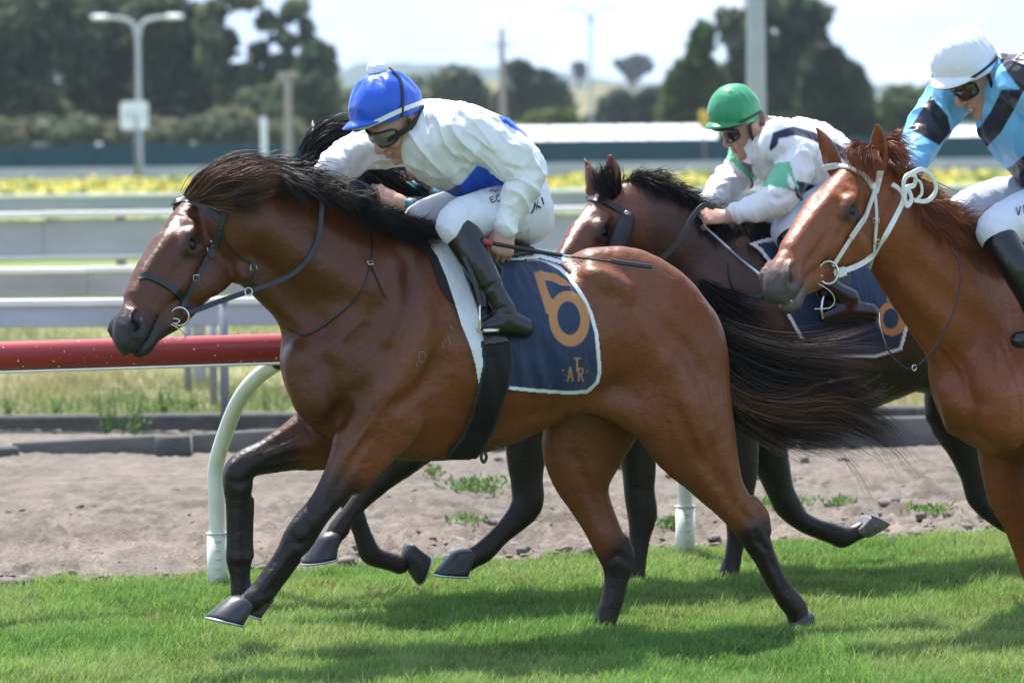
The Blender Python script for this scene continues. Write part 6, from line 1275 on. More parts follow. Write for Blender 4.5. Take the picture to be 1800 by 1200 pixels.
prints('leg_lettering', r4, f4, G4['breech'], [[(1786, 364), (1791, 378)], [(1791, 378), (1794, 362)], [(1799, 360), (1801, 374)]], M['blackc'], 2.2)
for q in range(5): _t = MB(); _t.box(MH4.pt((.0935 - abs(q - 2) * .0015, (q - 2) * .0075, -.0600)), (.006, .0068, .008), MH4.R, .0015); _t.build('tooth', M['roof'], r4, False)
helmet(r4, CP4, (.74, .75, .78), M['helm'], brimcol=(.75, .75, .76), seams=4, wr=.003, seed=8); ring_band('cap_band', r4, CP4, (-.008, 0, .026), (.131, .108), -.006, .010, .003, M['blackc'], a0=-2.9, a1=2.9, sag=.02); goggles(r4, MH4, M['goggle']); chin_strap(r4, MH4)
print('riders', round(time.perf_counter() - T0, 1))
# ================================================================ hair, tack
M['girthm'] = pmat('girth_elastic', vcol=True, rough=.6, spec=.3, bump=(200, .4, .002))
M['hair'] = pmat('horse_hair', vcol=True, rough=.5, spec=.3)
M['leather'] = pmat('black_leather', (.014, .014, .017), .38, .5, bump=(160, .3, .002)); M['steel'] = pmat('bit_steel', (.7, .68, .62), .2, metal=1.0)
M['wleather'] = pmat('white_strap', (.72, .71, .66), .42, .5, var=(40, .5, (.58, .56, .48)), bump=(120, .3, .002))
M['navycord'] = pmat('navy_cord', (.012, .018, .05), .5)
def strands(name, parent, fr, guides, n, seed, wd=.0011, spread=(.004, .030), len_var=.35, cols=((.012, .009, .009),), tipcol=None, clump=14, wave=.006, segs=12, weights=None, F=None, keep_off=.004):
    """guides: list of pixel polylines (px, py, w). Strands run between neighbouring guides, gathered into locks."""
    rg = np.random.default_rng(seed); G = []
    for g in guides:
        g = np.array(g, float); L = fr.p(g[:, 0], g[:, 1], g[:, 2]); L = catmull(L, 8); s = np.concatenate([[0], np.cumsum(np.linalg.norm(np.diff(L, axis=0), axis=1))]); t = np.linspace(0, s[-1], 40)
        G.append(np.stack([np.interp(t, s, L[:, i]) for i in range(3)], -1))
    G = np.array(G); ng = len(G)
    lock = rg.random(max(2, n // clump)); lk = rg.integers(0, len(lock), n); q = np.clip(lock[lk] + rg.normal(0, .012, n), 0, 1) * (ng - 1); a = np.minimum(q.astype(int), ng - 2) if ng > 1 else np.zeros(n, int); f = (q - a)[:, None, None]
    if ng == 1: base = np.repeat(G, n, 0)
    else: base = G[a] * (1 - f) + G[a + 1] * f
    lo_ = rg.normal(size=(len(lock), 3)); ln = np.clip(1 - len_var * rg.random(len(lock))[lk] - .12 * rg.random(n), .25, 1)
    t = np.linspace(0, 1, segs)[None] * ln[:, None]; ti = t * 39; i0 = np.minimum(ti.astype(int), 38); ff = (ti - i0)[..., None]
    P = np.take_along_axis(base, i0[..., None], 1) * (1 - ff) + np.take_along_axis(base, i0[..., None] + 1, 1) * ff
    tt = np.linspace(0, 1, segs)[None, :, None]
    P = P + lo_[lk][:, None] * (spread[0] + (spread[1] - spread[0]) * tt ** 1.4) * np.array([1, .6, 1]) + rg.normal(size=(n, 1, 3)) * (spread[0] * .6 + spread[1] * .28 * tt)
    ph = rg.random((len(lock), 2))[lk] * 6.28; k_ = rg.uniform(4, 9, len(lock))[lk][:, None]
    P[..., 2] += wave * np.sin(t * k_ + ph[:, :1]) * tt[..., 0]; P[..., 1] += wave * .7 * np.cos(t * k_ * .8 + ph[:, 1:]) * tt[..., 0]
    if F is not None:
        d = F.sample(P); inside = d < keep_off; Gd = F.grad(P, .012); P = P + np.where(inside[..., None], Gd * (keep_off - d)[..., None], 0)
    T = np.gradient(P, axis=1); T /= np.linalg.norm(T, axis=2)[..., None] + 1e-9; R_ = rg.normal(size=(n, 1, 3)) + np.array([0, -1.0, 0]) * 0; S = np.cross(T, R_); S /= np.linalg.norm(S, axis=2)[..., None] + 1e-9
    w_ = wd * rg.uniform(.6, 1.5, (n, 1, 1)) * np.clip(1.15 - tt ** 2, .12, 1)
    V = np.stack([P - S * w_, P + S * w_], 2).reshape(-1, 3); b = (np.arange(n) * segs * 2)[:, None, None] + (np.arange(segs - 1) * 2)[None, :, None]; Fq = (b + np.array([0, 1, 3, 2])).reshape(-1, 4)
    cc = np.array(cols)[rg.integers(0, len(cols), len(lock))][lk] * rg.uniform(.7, 1.4, (n, 1)); C = np.repeat(cc[:, None], segs, 1)
    if tipcol is not None:
        k = (tt ** 1.5) * rg.random((n, 1, 1)) * (rg.random(len(lock))[lk] < .5)[:, None, None]; C = C * (1 - k) + np.array(tipcol) * k
    C = np.repeat(C[:, :, None], 2, 2).reshape(-1, 3); o = obj(name, np_mesh(name, V, Fq, True, C), M['hair'], parent); o['kind'] = 'stuff'; return o
BH = ((.010, .008, .008), (.016, .012, .011), (.008, .007, .008)); BR = ((.20, .085, .040), (.10, .045, .024), (.030, .018, .014), (.016, .011, .010)); CHH = ((.20, .055, .020), (.13, .035, .015), (.26, .085, .035))
# leader: tail
strands('tail', h1, f1, [[(1226, 545, .0), (1262, 568, .0), (1330, 594, .02), (1430, 612, .04), (1570, 602, .05)], [(1230, 553, .02), (1280, 590, .03), (1360, 622, .05), (1450, 640, .07), (1560, 660, .1)],
    [(1232, 562, .02), (1275, 620, .03), (1370, 668, .06), (1480, 690, .08), (1590, 760, .1)], [(1234, 570, .02), (1268, 640, .03), (1350, 705, .06), (1460, 712, .08), (1560, 758, .1), (1618, 832, .12)],
    [(1236, 578, .0), (1262, 650, .02), (1310, 712, .05), (1400, 735, .08), (1500, 762, .1), (1602, 822, .12)], [(1238, 585, .0), (1260, 660, .0), (1290, 715, .03), (1350, 748, .06), (1420, 765, .08), (1500, 775, .1)],
    [(1240, 590, -.02), (1256, 660, .0), (1285, 722, .0), (1330, 752, .03), (1385, 780, .05), (1432, 822, .06)]], 5200, 1, clump=26, wd=0.0007, spread=(.010, .036), len_var=.30, cols=BH, tipcol=(.10, .045, .03), wave=.012, segs=16)
strands('tail', h1, f1, [[(1240, 600, .0), (1300, 690, .05), (1400, 712, .08), (1480, 690, .1), (1570, 640, .1)], [(1240, 610, .0), (1290, 705, .05), (1380, 740, .08), (1480, 745, .1), (1545, 860, .1)]], 850, 2, wd=0.0006, spread=(.012, .06), cols=BR, wave=.02, segs=16, clump=8)
mt = MB(); mt.tube(catmull(f1.p(np.array([1205, 1235, 1262, 1285]), np.array([535, 560, 592, 632]), np.array([0, 0, 0, 0])), 4), [.030, .034, .036, .036, .034, .032, .030, .028, .024, .02, .016, .012, .008], 10); o = mt.build('tail_dock', None, h1); o.data.materials.append(pmat('dock_hair', (.012, .010, .010), .5, bump=(90, .8, .01), stretch=(1, 1, .2)))
# leader: mane and forelock blown back
strands('forelock', h1, f1, [[(332, 345, .06), (352, 314, .10), (395, 290, .11), (445, 288, .12), (500, 312, .12)], [(338, 348, .09), (372, 318, .13), (420, 302, .14), (465, 308, .14), (505, 322, .13)], [(345, 348, .11), (385, 322, .15), (430, 316, .16), (468, 312, .15), (492, 302, .15)],
    [(352, 350, .12), (392, 338, .15), (430, 336, .16), (460, 328, .16), (484, 318, .16)], [(372, 356, .12), (395, 362, .15), (420, 360, .16), (445, 348, .16), (462, 330, .16)]], 4420, 3, wd=0.0007, spread=(.005, .020), len_var=.35, cols=BR, wave=.010, F=F1)
strands('forelock', h1, f1, [[(330, 345, .0), (348, 318, .02), (395, 294, .03), (450, 290, .04), (520, 304, .05)], [(350, 340, .05), (380, 308, .06), (420, 296, .07), (470, 300, .08), (530, 324, .08)], [(390, 340, .1), (420, 320, .11), (450, 320, .12), (480, 320, .12), (520, 330, .12)]], 4420, 33, wd=0.0007, spread=(.006, .016), cols=BH + ((.05, .024, .014),), wave=.008, F=F1)
mg = []
for k, (px, py) in enumerate(((425, 300), (460, 300), (500, 306), (540, 328), (580, 350), (620, 370), (660, 386), (700, 398), (725, 406))):
    e = 1 - k * .05; mg.append([(px, py + 4, .0), (px + 30 * e, py + 2, .05), (px + 62 * e, py + 14, .11), (px + 92 * e, py + 34 - k * 2, .15), (px + 112 * e, py + 62 - k * 6, .17)])
strands('mane', h1, f1, mg, 6500, 4, wd=0.0008, spread=(.007, .024), len_var=.5, cols=BH, tipcol=(.05, .03, .02), wave=.014, F=F1, segs=14)
mg2 = [[(g[0][0], g[0][1], -.01), (g[1][0] - 5, g[1][1] - 5, .01), (g[2][0], g[2][1] - 16, .03), (g[3][0] + 4, g[3][1] - 24, .05)] for g in mg]
strands('mane', h1, f1, mg2, 2550, 5, wd=0.0007, spread=(.007, .026), len_var=.5, cols=BH, wave=.014, F=F1)
# dark bay
mg = [[(x, y, .0), (x + 10, y - 16, .02), (x + 26, y - 10, .05), (x + 44, y + 10, .08)] for x, y in ((1100, 332), (1130, 330), (1160, 345), (1190, 362), (1225, 385), (1270, 405), (1315, 425))]
strands('mane', h2, f2, mg, 5440, 6, wd=0.0009, spread=(.008, .026), cols=BH, wave=.012, F=F2)
mg = [[(x, y + 10, .02), (x + 22, y + 22, .08), (x + 36, y + 52, .11)] for x, y in ((1210, 372), (1250, 392), (1290, 410), (1325, 425))]; strands('mane', h2, f2, mg, 2550, 61, wd=0.0009, spread=(.008, .022), cols=BH, wave=.01, F=F2)
strands('forelock', h2, f2, [[(1066, 338, .0), (1054, 310, .02), (1066, 296, .03), (1082, 306, .04)], [(1074, 340, .03), (1058, 318, .05), (1056, 334, .06), (1062, 346, .07)], [(1082, 340, .02), (1084, 312, .03), (1078, 298, .03), (1068, 306, .05)]], 1530, 7, wd=0.0009, spread=(.012, .016), cols=BH, F=F2)
strands('tail', h2, f2, [[(1765, 505, 0), (1820, 540, 0), (1900, 560, 0), (2000, 570, .0)], [(1770, 530, 0), (1820, 600, 0), (1900, 640, 0), (1990, 680, 0)]], 2040, 8, wd=0.0012, spread=(.01, .05), cols=BH)
# black horse
strands('mane', h3, f3, [[(585, 262, .0), (610, 242, .03), (645, 258, .05), (680, 300, .05)], [(560, 262, .03), (590, 240, .05), (630, 268, .06), (655, 318, .06)], [(620, 285, .03), (640, 292, .05), (660, 305, .06), (680, 328, .05)], [(650, 310, .0), (680, 320, .02), (720, 350, .02), (760, 390, .02)]], 5100, 9, wd=0.0011, spread=(.012, .03), cols=BH, F=F3)
strands('forelock', h3, f3, [[(545, 285, .06), (562, 255, .08), (598, 236, .08), (640, 246, .08)], [(538, 275, .02), (560, 246, .04), (600, 232, .05), (650, 250, .05)]], 2720, 10, wd=0.0011, spread=(.012, .022), cols=BH, F=F3)
strands('tail', h3, f3, [[(1235, 500, 0), (1290, 540, 0), (1380, 570, 0)], [(1240, 520, 0), (1290, 580, 0), (1360, 640, 0)]], 1190, 11, wd=0.0012, spread=(.01, .05), cols=BH)
# chestnut
strands('forelock', h4, f4, [[(1535, 276, .02), (1510, 262, .08), (1486, 268, .12), (1476, 288, .13)], [(1540, 276, .04), (1515, 266, .12), (1500, 280, .16), (1516, 305, .17), (1528, 345, .17)], [(1548, 276, .05), (1537, 268, .12), (1536, 292, .17), (1545, 325, .17)]], 1900, 12, wd=.0009, spread=(.005, .014), cols=CHH, wave=.014, F=F4)
strands('forelock', h4, f4, [[(1550, 270, .02), (1562, 258, .08), (1580, 276, .12), (1596, 304, .14)], [(1552, 266, .0), (1572, 262, .05), (1594, 284, .08), (1622, 290, .1)], [(1545, 262, .0), (1560, 240, .02), (1572, 234, .04), (1590, 250, .05)]], 900, 121, wd=.0009, spread=(.006, .022), cols=CHH, wave=.016, F=F4)
mg = [[(x, y, .0), (x + 14, y + 6, .05), (x + 34, y + 22, .10), (x + 62, y + 22 + dy, .12)] for x, y, dy in ((1562, 298, 30), (1590, 318, 26), (1625, 345, 10), (1655, 368, -6), (1690, 392, -14), (1720, 412, -6), (1750, 432, 10))]
strands('mane', h4, f4, mg, 5780, 13, wd=0.0009, spread=(.008, .028), cols=CHH, wave=.016, F=F4)
mg = [[(x, y, .02), (x + 8, y + 24, .08), (x + 26, y + 52, .12), (x + 52, y + 62, .14)] for x, y in ((1600, 322), (1635, 350), (1670, 376), (1705, 400), (1735, 420))]; strands('mane', h4, f4, mg, 3740, 14, wd=0.0009, spread=(.008, .026), cols=CHH, wave=.016, F=F4)
strands('tail', h4, f4, [[(2290, 560, 0), (2340, 590, 0), (2420, 640, 0)], [(2295, 590, 0), (2340, 660, 0), (2400, 720, 0)]], 1190, 15, wd=0.0012, spread=(.01, .05), cols=CHH)
# whiskers
def whiskers(root, fr, H, n, seed, F):
    rg = np.random.default_rng(seed); V, F_, so = [], [], 0; mb = MB()
    for q in range(n):
        c = H.pt(np.array([rg.uniform(.50, .59), rg.choice((-1, 1)) * rg.uniform(.01, .035), rg.uniform(-.20, -.17)])); d = H.R @ np.array([rg.uniform(-.2, .6), rg.normal() * .5, -1]); d /= np.linalg.norm(d); L = rg.uniform(.02, .045); mb.tube([c, c + d * L * .6, c + d * L + np.array([0, 0, -.004])], [.0006, .0005, .0002], 3, False)
    o = mb.build('whiskers', M['leather'], root); o['kind'] = 'stuff'
whiskers(h1, f1, H1, 22, 1, F1); whiskers(h4, f4, H4, 40, 2, F4)

def strap(name, parent, fr, F, pts, width, mat='leather', off=.003, th=.003, sub=6):
    P = catmull(np.array(pts, float), sub); L = fr.drape(F, P[:, 0], P[:, 1], off); ok = ~np.isnan(L[:, 0]); L = L[ok]
    if len(L) < 3: return None
    for _ in range(2): L[1:-1] = (L[:-2] + 2 * L[1:-1] + L[2:]) / 4
    N = F.grad(L, .012); return ribbon(name, L, N, width, th, M[mat], parent)
def loose(name, parent, fr, pts, width, mat='leather', th=.003, n=(0, -1, .2), sub=6, round_=False):
    P = np.array(pts, float); L = catmull(fr.p(P[:, 0], P[:, 1], P[:, 2]), sub)
    if round_: V, F_ = tube_arrays(L, width / 2, 8, e=(0, -1, .1)); return obj(name, np_mesh(name, V, F_), M[mat], parent)
    return ribbon(name, L, np.tile(np.array(n, float) / np.linalg.norm(n), (len(L), 1)), width, th, M[mat], parent)
def ring(name, parent, fr, px, py, w_, r, rt=.003, mat='steel', nrm=(0, -1, 0), sq=1.0, rot=0.0):
    c = fr.p(px, py, w_); n = np.array(nrm, float); n /= np.linalg.norm(n); a = np.cross(n, [0, 0, 1]); a /= np.linalg.norm(a); b = np.cross(a, n); th = np.linspace(0, 2 * math.pi, 25) + rot
    P = c + np.cos(th)[:, None] * a * r + np.sin(th)[:, None] * b * r * sq; V, F_ = tube_arrays(P, rt, 8, e=tuple(n)); return obj(name, np_mesh(name, V, F_), M[mat], parent)
def buckle(parent, fr, F, px, py, s=.012, mat='steel'):
    L = fr.drape(F, np.array([px]), np.array([py]), .008)[0]
    if np.isnan(L[0]): return
    N = F.grad(L[None], .01)[0]; a = np.cross(N, [0, 0, 1]); a /= np.linalg.norm(a); b = np.cross(a, N); P = np.array([L + a * s * x + b * s * y for x, y in ((-1, -.7), (1, -.7), (1, .7), (-1, .7), (-1, -.7), (-.6, -.7))]); V, F_ = tube_arrays(P, .0016, 5, e=tuple(N)); obj('buckle', np_mesh('buckle', V, F_, False), M[mat], parent)
def wsurf(fr, F, px, py, off=.006):
    L = fr.drape(F, np.array([float(px)]), np.array([float(py)]), off)[0]; return -float(L[1]) if not np.isnan(L[1]) else .05
# ---- leader's bridle
br = empty('bridle', tuple(f1.O), YAW); tag(br, 'black leather bridle with ring bit worn by the leading bay', 'bridle')
strap('browband', br, f1, F1, [(297, 360), (310, 354), (334, 352), (362, 366), (388, 386)], .024)
strap('cheekpiece', br, f1, F1, [(398, 366), (390, 392), (378, 424), (362, 457), (348, 485), (334, 512), (320, 540)], .020, off=.006); strap('cheekpiece', br, f1, F1, [(385, 405), (378, 430), (368, 452)], .026, off=.009)
strap('headpiece', br, f1, F1, [(420, 318), (408, 342), (398, 366), (388, 386)], .026); strap('noseband', br, f1, F1, [(244, 487), (256, 484), (271, 488), (299, 503), (318, 520), (330, 530)], .024)
strap('chinstrap', br, f1, F1, [(318, 520), (332, 540), (350, 560)], .018)
strap('throatlatch', br, f1, F1, [(388, 386), (390, 410), (402, 435), (422, 452), (444, 462)], .008, off=.004)
loose('throatlatch', br, f1, [(444, 462, .12), (449, 474, .12), (445, 488, .115), (432, 500, .10)], .010); 
for px, py in ((376, 428), (370, 440), (446, 470), (345, 488)): buckle(br, f1, F1, px, py)
wb = wsurf(f1, F1, 318, 556, .012); ring('bit_ring', br, f1, 316, 556, wb, .030, .0034, nrm=(-.5, -1, 0)); ring('bit_hook', br, f1, 307, 564, wb, .016, .0022, nrm=(-.5, -1, .2), sq=.5)
loose('bit_chain', br, f1, [(296, 568, wb), (312, 576, wb + .01), (326, 590, wb), (318, 598, wb - .01), (300, 594, wb - .02)], .004, 'steel', round_=True)
loose('rein', br, f1, [(322, 550, wb), (345, 545, wb + .01), (376, 533, .14), (405, 523, .15), (435, 513, .16), (477, 499, .17), (516, 480, .17), (544, 452, .17), (560, 415, .15), (565, 370, .13), (566, 335, .11), (560, 318, .10)], .018, th=.003)
loose('rein', br, f1, [(560, 318, .10), (590, 326, .10), (622, 322, .10), (650, 330, .12), (640, 345, .12), (600, 340, .10)], .016); loose('rein', br, f1, [(600, 330, .11), (625, 318, .13), (645, 330, .13), (636, 346, .13), (615, 340, .13), (622, 326, .13)], .010)
ring('rein_keeper', br, f1, 437, 513, .165, .012, .002, nrm=(-.3, -1, .3), sq=1.2)
nk = empty('racing_yoke', tuple(f1.O), YAW); tag(nk, 'thin black yoke strap round the base of the leading bay neck', 'strap')
strap('strap', nk, f1, F1, [(506, 578), (530, 590), (560, 578), (600, 548), (630, 520), (645, 490), (652, 465)], .007); strap('strap', nk, f1, F1, [(652, 465), (655, 430), (650, 395)], .007); strap('strap_tail', nk, f1, F1, [(654, 470), (664, 492), (678, 524)], .005); buckle(nk, f1, F1, 651, 462, .010)

# ---- saddle cloth
M['navycloth'] = cloth_mat('number_cloth', .55, .3, .3, (11, .7, .016), 700)
GOLD = (.45, .20, .07); NV = (.010, .026, .070)
class PX:
    """drawing on a cloth laid flat: coverage of simple shapes with soft edges"""
    def __init__(s, X, Y): s.X, s.Y = X, Y
    def seg(s, a, b, w_): 
        ax, ay = a; bx, by = b; dx, dy = bx - ax, by - ay; t = np.clip(((s.X - ax) * dx + (s.Y - ay) * dy) / (dx * dx + dy * dy), 0, 1); return 1 - sstep(w_ / 2 - .6, w_ / 2 + .6, np.hypot(s.X - ax - t * dx, s.Y - ay - t * dy))
    def ell(s, cx, cy, rx, ry, rot): c, q = math.cos(rot), math.sin(rot); x = (s.X - cx) * c + (s.Y - cy) * q; y = -(s.X - cx) * q + (s.Y - cy) * c; d = (np.sqrt((x / rx) ** 2 + (y / ry) ** 2) - 1) * min(rx, ry); return 1 - sstep(-.6, .6, d)
    def poly(s, p): 
        ins = in_poly(s.X, s.Y, p); p = np.array(p + [p[0]], float); d = np.full(s.X.shape, 99.)
        for (ax, ay), (bx, by) in zip(p[:-1], p[1:]):
            dx, dy = bx - ax, by - ay; t = np.clip(((s.X - ax) * dx + (s.Y - ay) * dy) / (dx * dx + dy * dy + 1e-9), 0, 1); d = np.minimum(d, np.hypot(s.X - ax - t * dx, s.Y - ay - t * dy))
        return sstep(-.7, .7, np.where(ins, d, -d)), np.where(ins, d, -d)
def draped(name, parent, fr, F, poly, step, off, mat, paint_, th=.004, mirror=True, ripple=0.0, noz=None):
    poly = [tuple(p) for p in poly]; A = np.array(poly, float); xs = np.arange(A[:, 0].min() - step, A[:, 0].max() + step, step); ys = np.arange(A[:, 1].min() - step, A[:, 1].max() + step, step); X, Y = np.meshgrid(xs, ys)
    cov, d = PX(X, Y).poly(poly)
    o_ = off if not ripple else off + ripple * (vnoise(np.stack([X, Y, 0 * X], -1), .016) * .7 + vnoise(np.stack([X, Y, 0 * X + 3], -1), .045) * .3)
    L = fr.drape(F, X.ravel(), Y.ravel(), np.asarray(o_).reshape(-1, 1) if ripple else o_, n=110).reshape(X.shape + (3,))
    ok = (d > -step * .9) & ~np.isnan(L[..., 0]); idx = np.full(X.shape, -1); idx[ok] = np.arange(ok.sum()); V = L[ok]; C = paint_(X[ok], Y[ok], d[ok])
    q = np.stack([idx[:-1, :-1], idx[1:, :-1], idx[1:, 1:], idx[:-1, 1:]], -1).reshape(-1, 4); q = q[(q >= 0).all(1)]
    if len(q):   # drop faces that jump off the edge of the body
        e = np.linalg.norm(V[q[:, 0]] - V[q[:, 2]], axis=1); q = q[e < .05]
    o = obj(name, np_mesh(name, V, q, True, C), mat, parent); m = o.modifiers.new('thickness', 'SOLIDIFY'); m.thickness = th; m.offset = -1
    return o
sc_ = empty('saddle_cloth', tuple(f1.O), YAW); tag(sc_, 'navy number 6 saddle cloth with white binding on the leading bay', 'saddle cloth')
NP = [(884, 462), (900, 458), (925, 452), (948, 452), (962, 456), (987, 470), (1004, 487), (1017, 505), (1030, 525), (1041, 548), (1051, 584), (1055, 624), (1057, 655), (1052, 674), (1044, 682), (1033, 691), (1005, 693), (980, 692), (940, 689), (892, 684), (870, 640), (858, 560), (850, 500), (858, 466)]
def pn(X, Y, d):
    p = PX(X, Y); C = np.tile(np.array(NV), (len(X), 1)); rim = (1 - sstep(5.4, 6.6, d)) * (((X > 955) | (Y > 675)) | ((X > 925) & (Y < 462))); C = C * (1 - rim[:, None]) + np.array((.74, .76, .80)) * rim[:, None]
    g = np.clip(p.ell(1000.5, 560, 35.5, 49, -.12) - p.ell(1000, 559, 20, 29.5, -.12), 0, 1); g = np.maximum(g, p.poly([(938.7, 479), (950, 475.6), (976, 481), (995, 492.5), (1004, 502), (987.5, 502), (970.6, 494), (957.5, 492.5), (963, 511), (969, 524), (980, 528), (970, 556), (960, 550), (953, 525), (945, 502)])[0])
    L = [((998, 669), (1002.5, 645.5), 2.8), ((1007, 669), (1002.5, 645.5), 2.8), ((999.5, 662), (1005.5, 662), 2.4), ((1010, 630), (1019.5, 630), 3), ((1014.6, 630), (1014.6, 652), 3), ((1017.5, 647), (1017.5, 669.5), 2.8), ((1017.5, 647), (1023.5, 647.5), 2.6), ((1023.5, 647.5), (1025, 652), 2.6), ((1025, 652), (1023, 657), 2.6), ((1023, 657), (1017.5, 658), 2.6), ((1020.5, 658), (1025, 669.5), 2.8), ((989.4, 650.6), (989.6, 650.9), 3.0), ((1032.4, 653), (1032.6, 653.2), 3.0)]
    for a, b, w_ in L: g = np.maximum(g, p.seg(a, b, w_))
    return C * (1 - g[:, None]) + np.array(GOLD) * g[:, None]
plain = lambda c: (lambda X, Y, d: np.tile(np.array(c), (len(X), 1)))
draped('number_panel', sc_, f1, F1, NP, 1.5, .014, M['navycloth'], pn, ripple=.006)
draped('rear_fold', sc_, f1, F1, [(886, 440), (905, 432), (940, 432), (985, 448), (1000, 458), (985, 462), (950, 452), (900, 456)], 2, .022, M['navycloth'], lambda X, Y, d: np.where((d < 5)[:, None], np.array((.74, .76, .8)), np.array(NV)))
draped('white_pad', sc_, f1, F1, [(748, 418), (760, 420), (782, 424), (798, 445), (812, 470), (826, 505), (838, 540), (848, 580), (852, 620), (849, 645), (842, 674), (836, 640), (826, 606), (812, 572), (800, 530), (786, 488), (770, 450), (755, 428)], 1.6, .020, M['silk'], plain((.74, .76, .80)), ripple=.004)
draped('dark_pad', sc_, f1, F1, [(736, 410), (752, 420), (766, 440), (782, 478), (798, 520), (806, 536), (792, 528), (776, 505), (768, 482), (758, 452), (742, 430)], 1.6, .013, M['girthm'], plain((.02, .021, .025)))
sd_ = empty('racing_saddle', tuple(f1.O), YAW); tag(sd_, 'light black racing saddle with girth and stirrup under the front rider', 'saddle')
draped('saddle_flap', sd_, f1, F1, [(790, 425), (830, 430), (870, 450), (884, 470), (880, 520), (874, 560), (895, 600), (852, 606), (846, 560), (832, 515), (815, 470), (800, 440)], 2, .030, M['boot'], plain((.012, .012, .014)), th=.006)
draped('saddle_seat', sd_, f1, F1, [(785, 418), (820, 408), (880, 418), (930, 430), (945, 440), (900, 448), (860, 448), (820, 438)], 2.5, .045, M['boot'], plain((.014, .014, .016)), th=.012)
gp = [(846, 600), (880, 594), (900, 600), (902, 648), (892, 690), (880, 720), (868, 760), (850, 788), (838, 806), (806, 808), (786, 806), (800, 786), (814, 766), (830, 728), (842, 680), (850, 640)]
draped('girth', sd_, f1, F1, gp, 1.8, .022, M['girthm'], lambda X, Y, d: np.where((d < 3.2)[:, None], np.array((.035, .036, .042)), np.array((.010, .010, .012))), th=.008, ripple=.002)
loose('girth_loop', sd_, f1, [(848, 792, .10), (846, 804, .10), (850, 812, .10), (855, 804, .10), (852, 792, .10)], .012); loose('girth_tab', sd_, f1, [(836, 790, .08), (855, 783, .10), (875, 786, .11), (884, 788, .11)], .006)
loose('stirrup_leather', sd_, f1, [(815, 452, .30), (828, 480, .32), (838, 510, .33), (845, 538, .335)], .018); loose('stirrup_leather', sd_, f1, [(823, 452, .29), (838, 482, .31), (848, 512, .32), (852, 538, .33)], .012)
SW = .335
loose('stirrup_iron', sd_, f1, [(844, 578, SW + .03), (843, 555, SW + .03), (844, 538, SW + .01), (849, 532, SW - .02), (856, 540, SW - .05), (860, 560, SW - .07), (862, 578, SW - .07)], .009, 'steel', round_=True)
mb = MB(); a_, b_ = f1.p(845, 578, SW + .03), f1.p(864, 582, SW - .07); mb.box((a_ + b_) / 2, (.045, float(abs(b_[1] - a_[1])) + .02, .012)); mb.build('stirrup_tread', M['steel'], sd_)
# whip
wp = empty('riding_whip', tuple(f1.O), YAW); tag(wp, 'black racing whip with red grip end held by the front rider', 'whip')
loose('handle', wp, f1, [(862, 427, .30), (905, 435, .31), (950, 443, .32), (988, 449, .32)], .014, 'leather', round_=True); loose('red_grip', wp, f1, [(849, 424, .295), (856, 426, .298), (864, 428, .30)], .024, 'redrail', round_=True); loose('cap', wp, f1, [(846, 423, .294), (850, 424, .296)], .026, 'blackp', round_=True)
loose('ferrule', wp, f1, [(987, 449, .32), (1003, 451, .32)], .010, 'steel', round_=True); loose('shaft', wp, f1, [(1000, 451, .32), (1060, 458, .325), (1095, 462, .33)], .007, 'leather', round_=True); loose('flap', wp, f1, [(1074, 459, .327), (1100, 463, .33), (1145, 469, .335)], .016, 'leather', th=.006)
# ---- dark bay's tack
br = empty('bridle', tuple(f2.O), YAW); tag(br, 'black bridle with fleecy black cheek roll worn by the dark bay', 'bridle')
strap('browband', br, f2, F2, [(1026, 352), (1035, 349), (1060, 354), (1085, 366), (1104, 378)], .026, th=.006)
F2c = Field(f2.p(1094, 408, .2) - .16, f2.p(1094, 408, .1) + .16, .006); hl(F2c, f2, [(1102, 385, .12, 14, 14), (1094, 410, .13, 17, 17), (1084, 440, .13, 17, 17)], .01); V, Q = F2c.nets(); obj('cheek_roll', np_mesh('cheek_roll', V, Q), M['blackc'], br)
loose('rein', br, f2, [(1040, 520, .14), (1100, 482, .2), (1150, 462, .2), (1185, 435, .2), (1205, 405, .19), (1215, 385, .17), (1235, 362, .15), (1255, 365, .14)], .020)
ring('bit_ring', br, f2, 1114, 443, .16, .014, .003, nrm=(0, -1, 0)); ring('brow_stud', br, f2, 1101, 374, .15, .006, .004)
bp = empty('breastplate', tuple(f2.O), YAW); tag(bp, 'dark breastplate straps across the dark bay chest', 'strap')
strap('chest_strap', bp, f2, F2, [(1262, 556), (1290, 544), (1320, 528), (1352, 508), (1380, 492)], .026); strap('shoulder_strap', bp, f2, F2, [(1282, 462), (1284, 490), (1298, 520), (1308, 534)], .012); strap('neck_strap', bp, f2, F2, [(1236, 395), (1268, 425), (1300, 455), (1340, 485), (1360, 500)], .010, 'steel')
sc2_ = empty('saddle_cloth', tuple(f2.O), YAW); tag(sc2_, 'navy saddle cloth with white edge on the dark bay', 'saddle cloth')
NP2 = [(1318, 428), (1345, 420), (1400, 418), (1470, 425), (1540, 440), (1590, 480), (1600, 560), (1585, 615), (1540, 628), (1470, 628), (1430, 622), (1410, 600), (1385, 555), (1372, 510), (1355, 465), (1336, 440)]
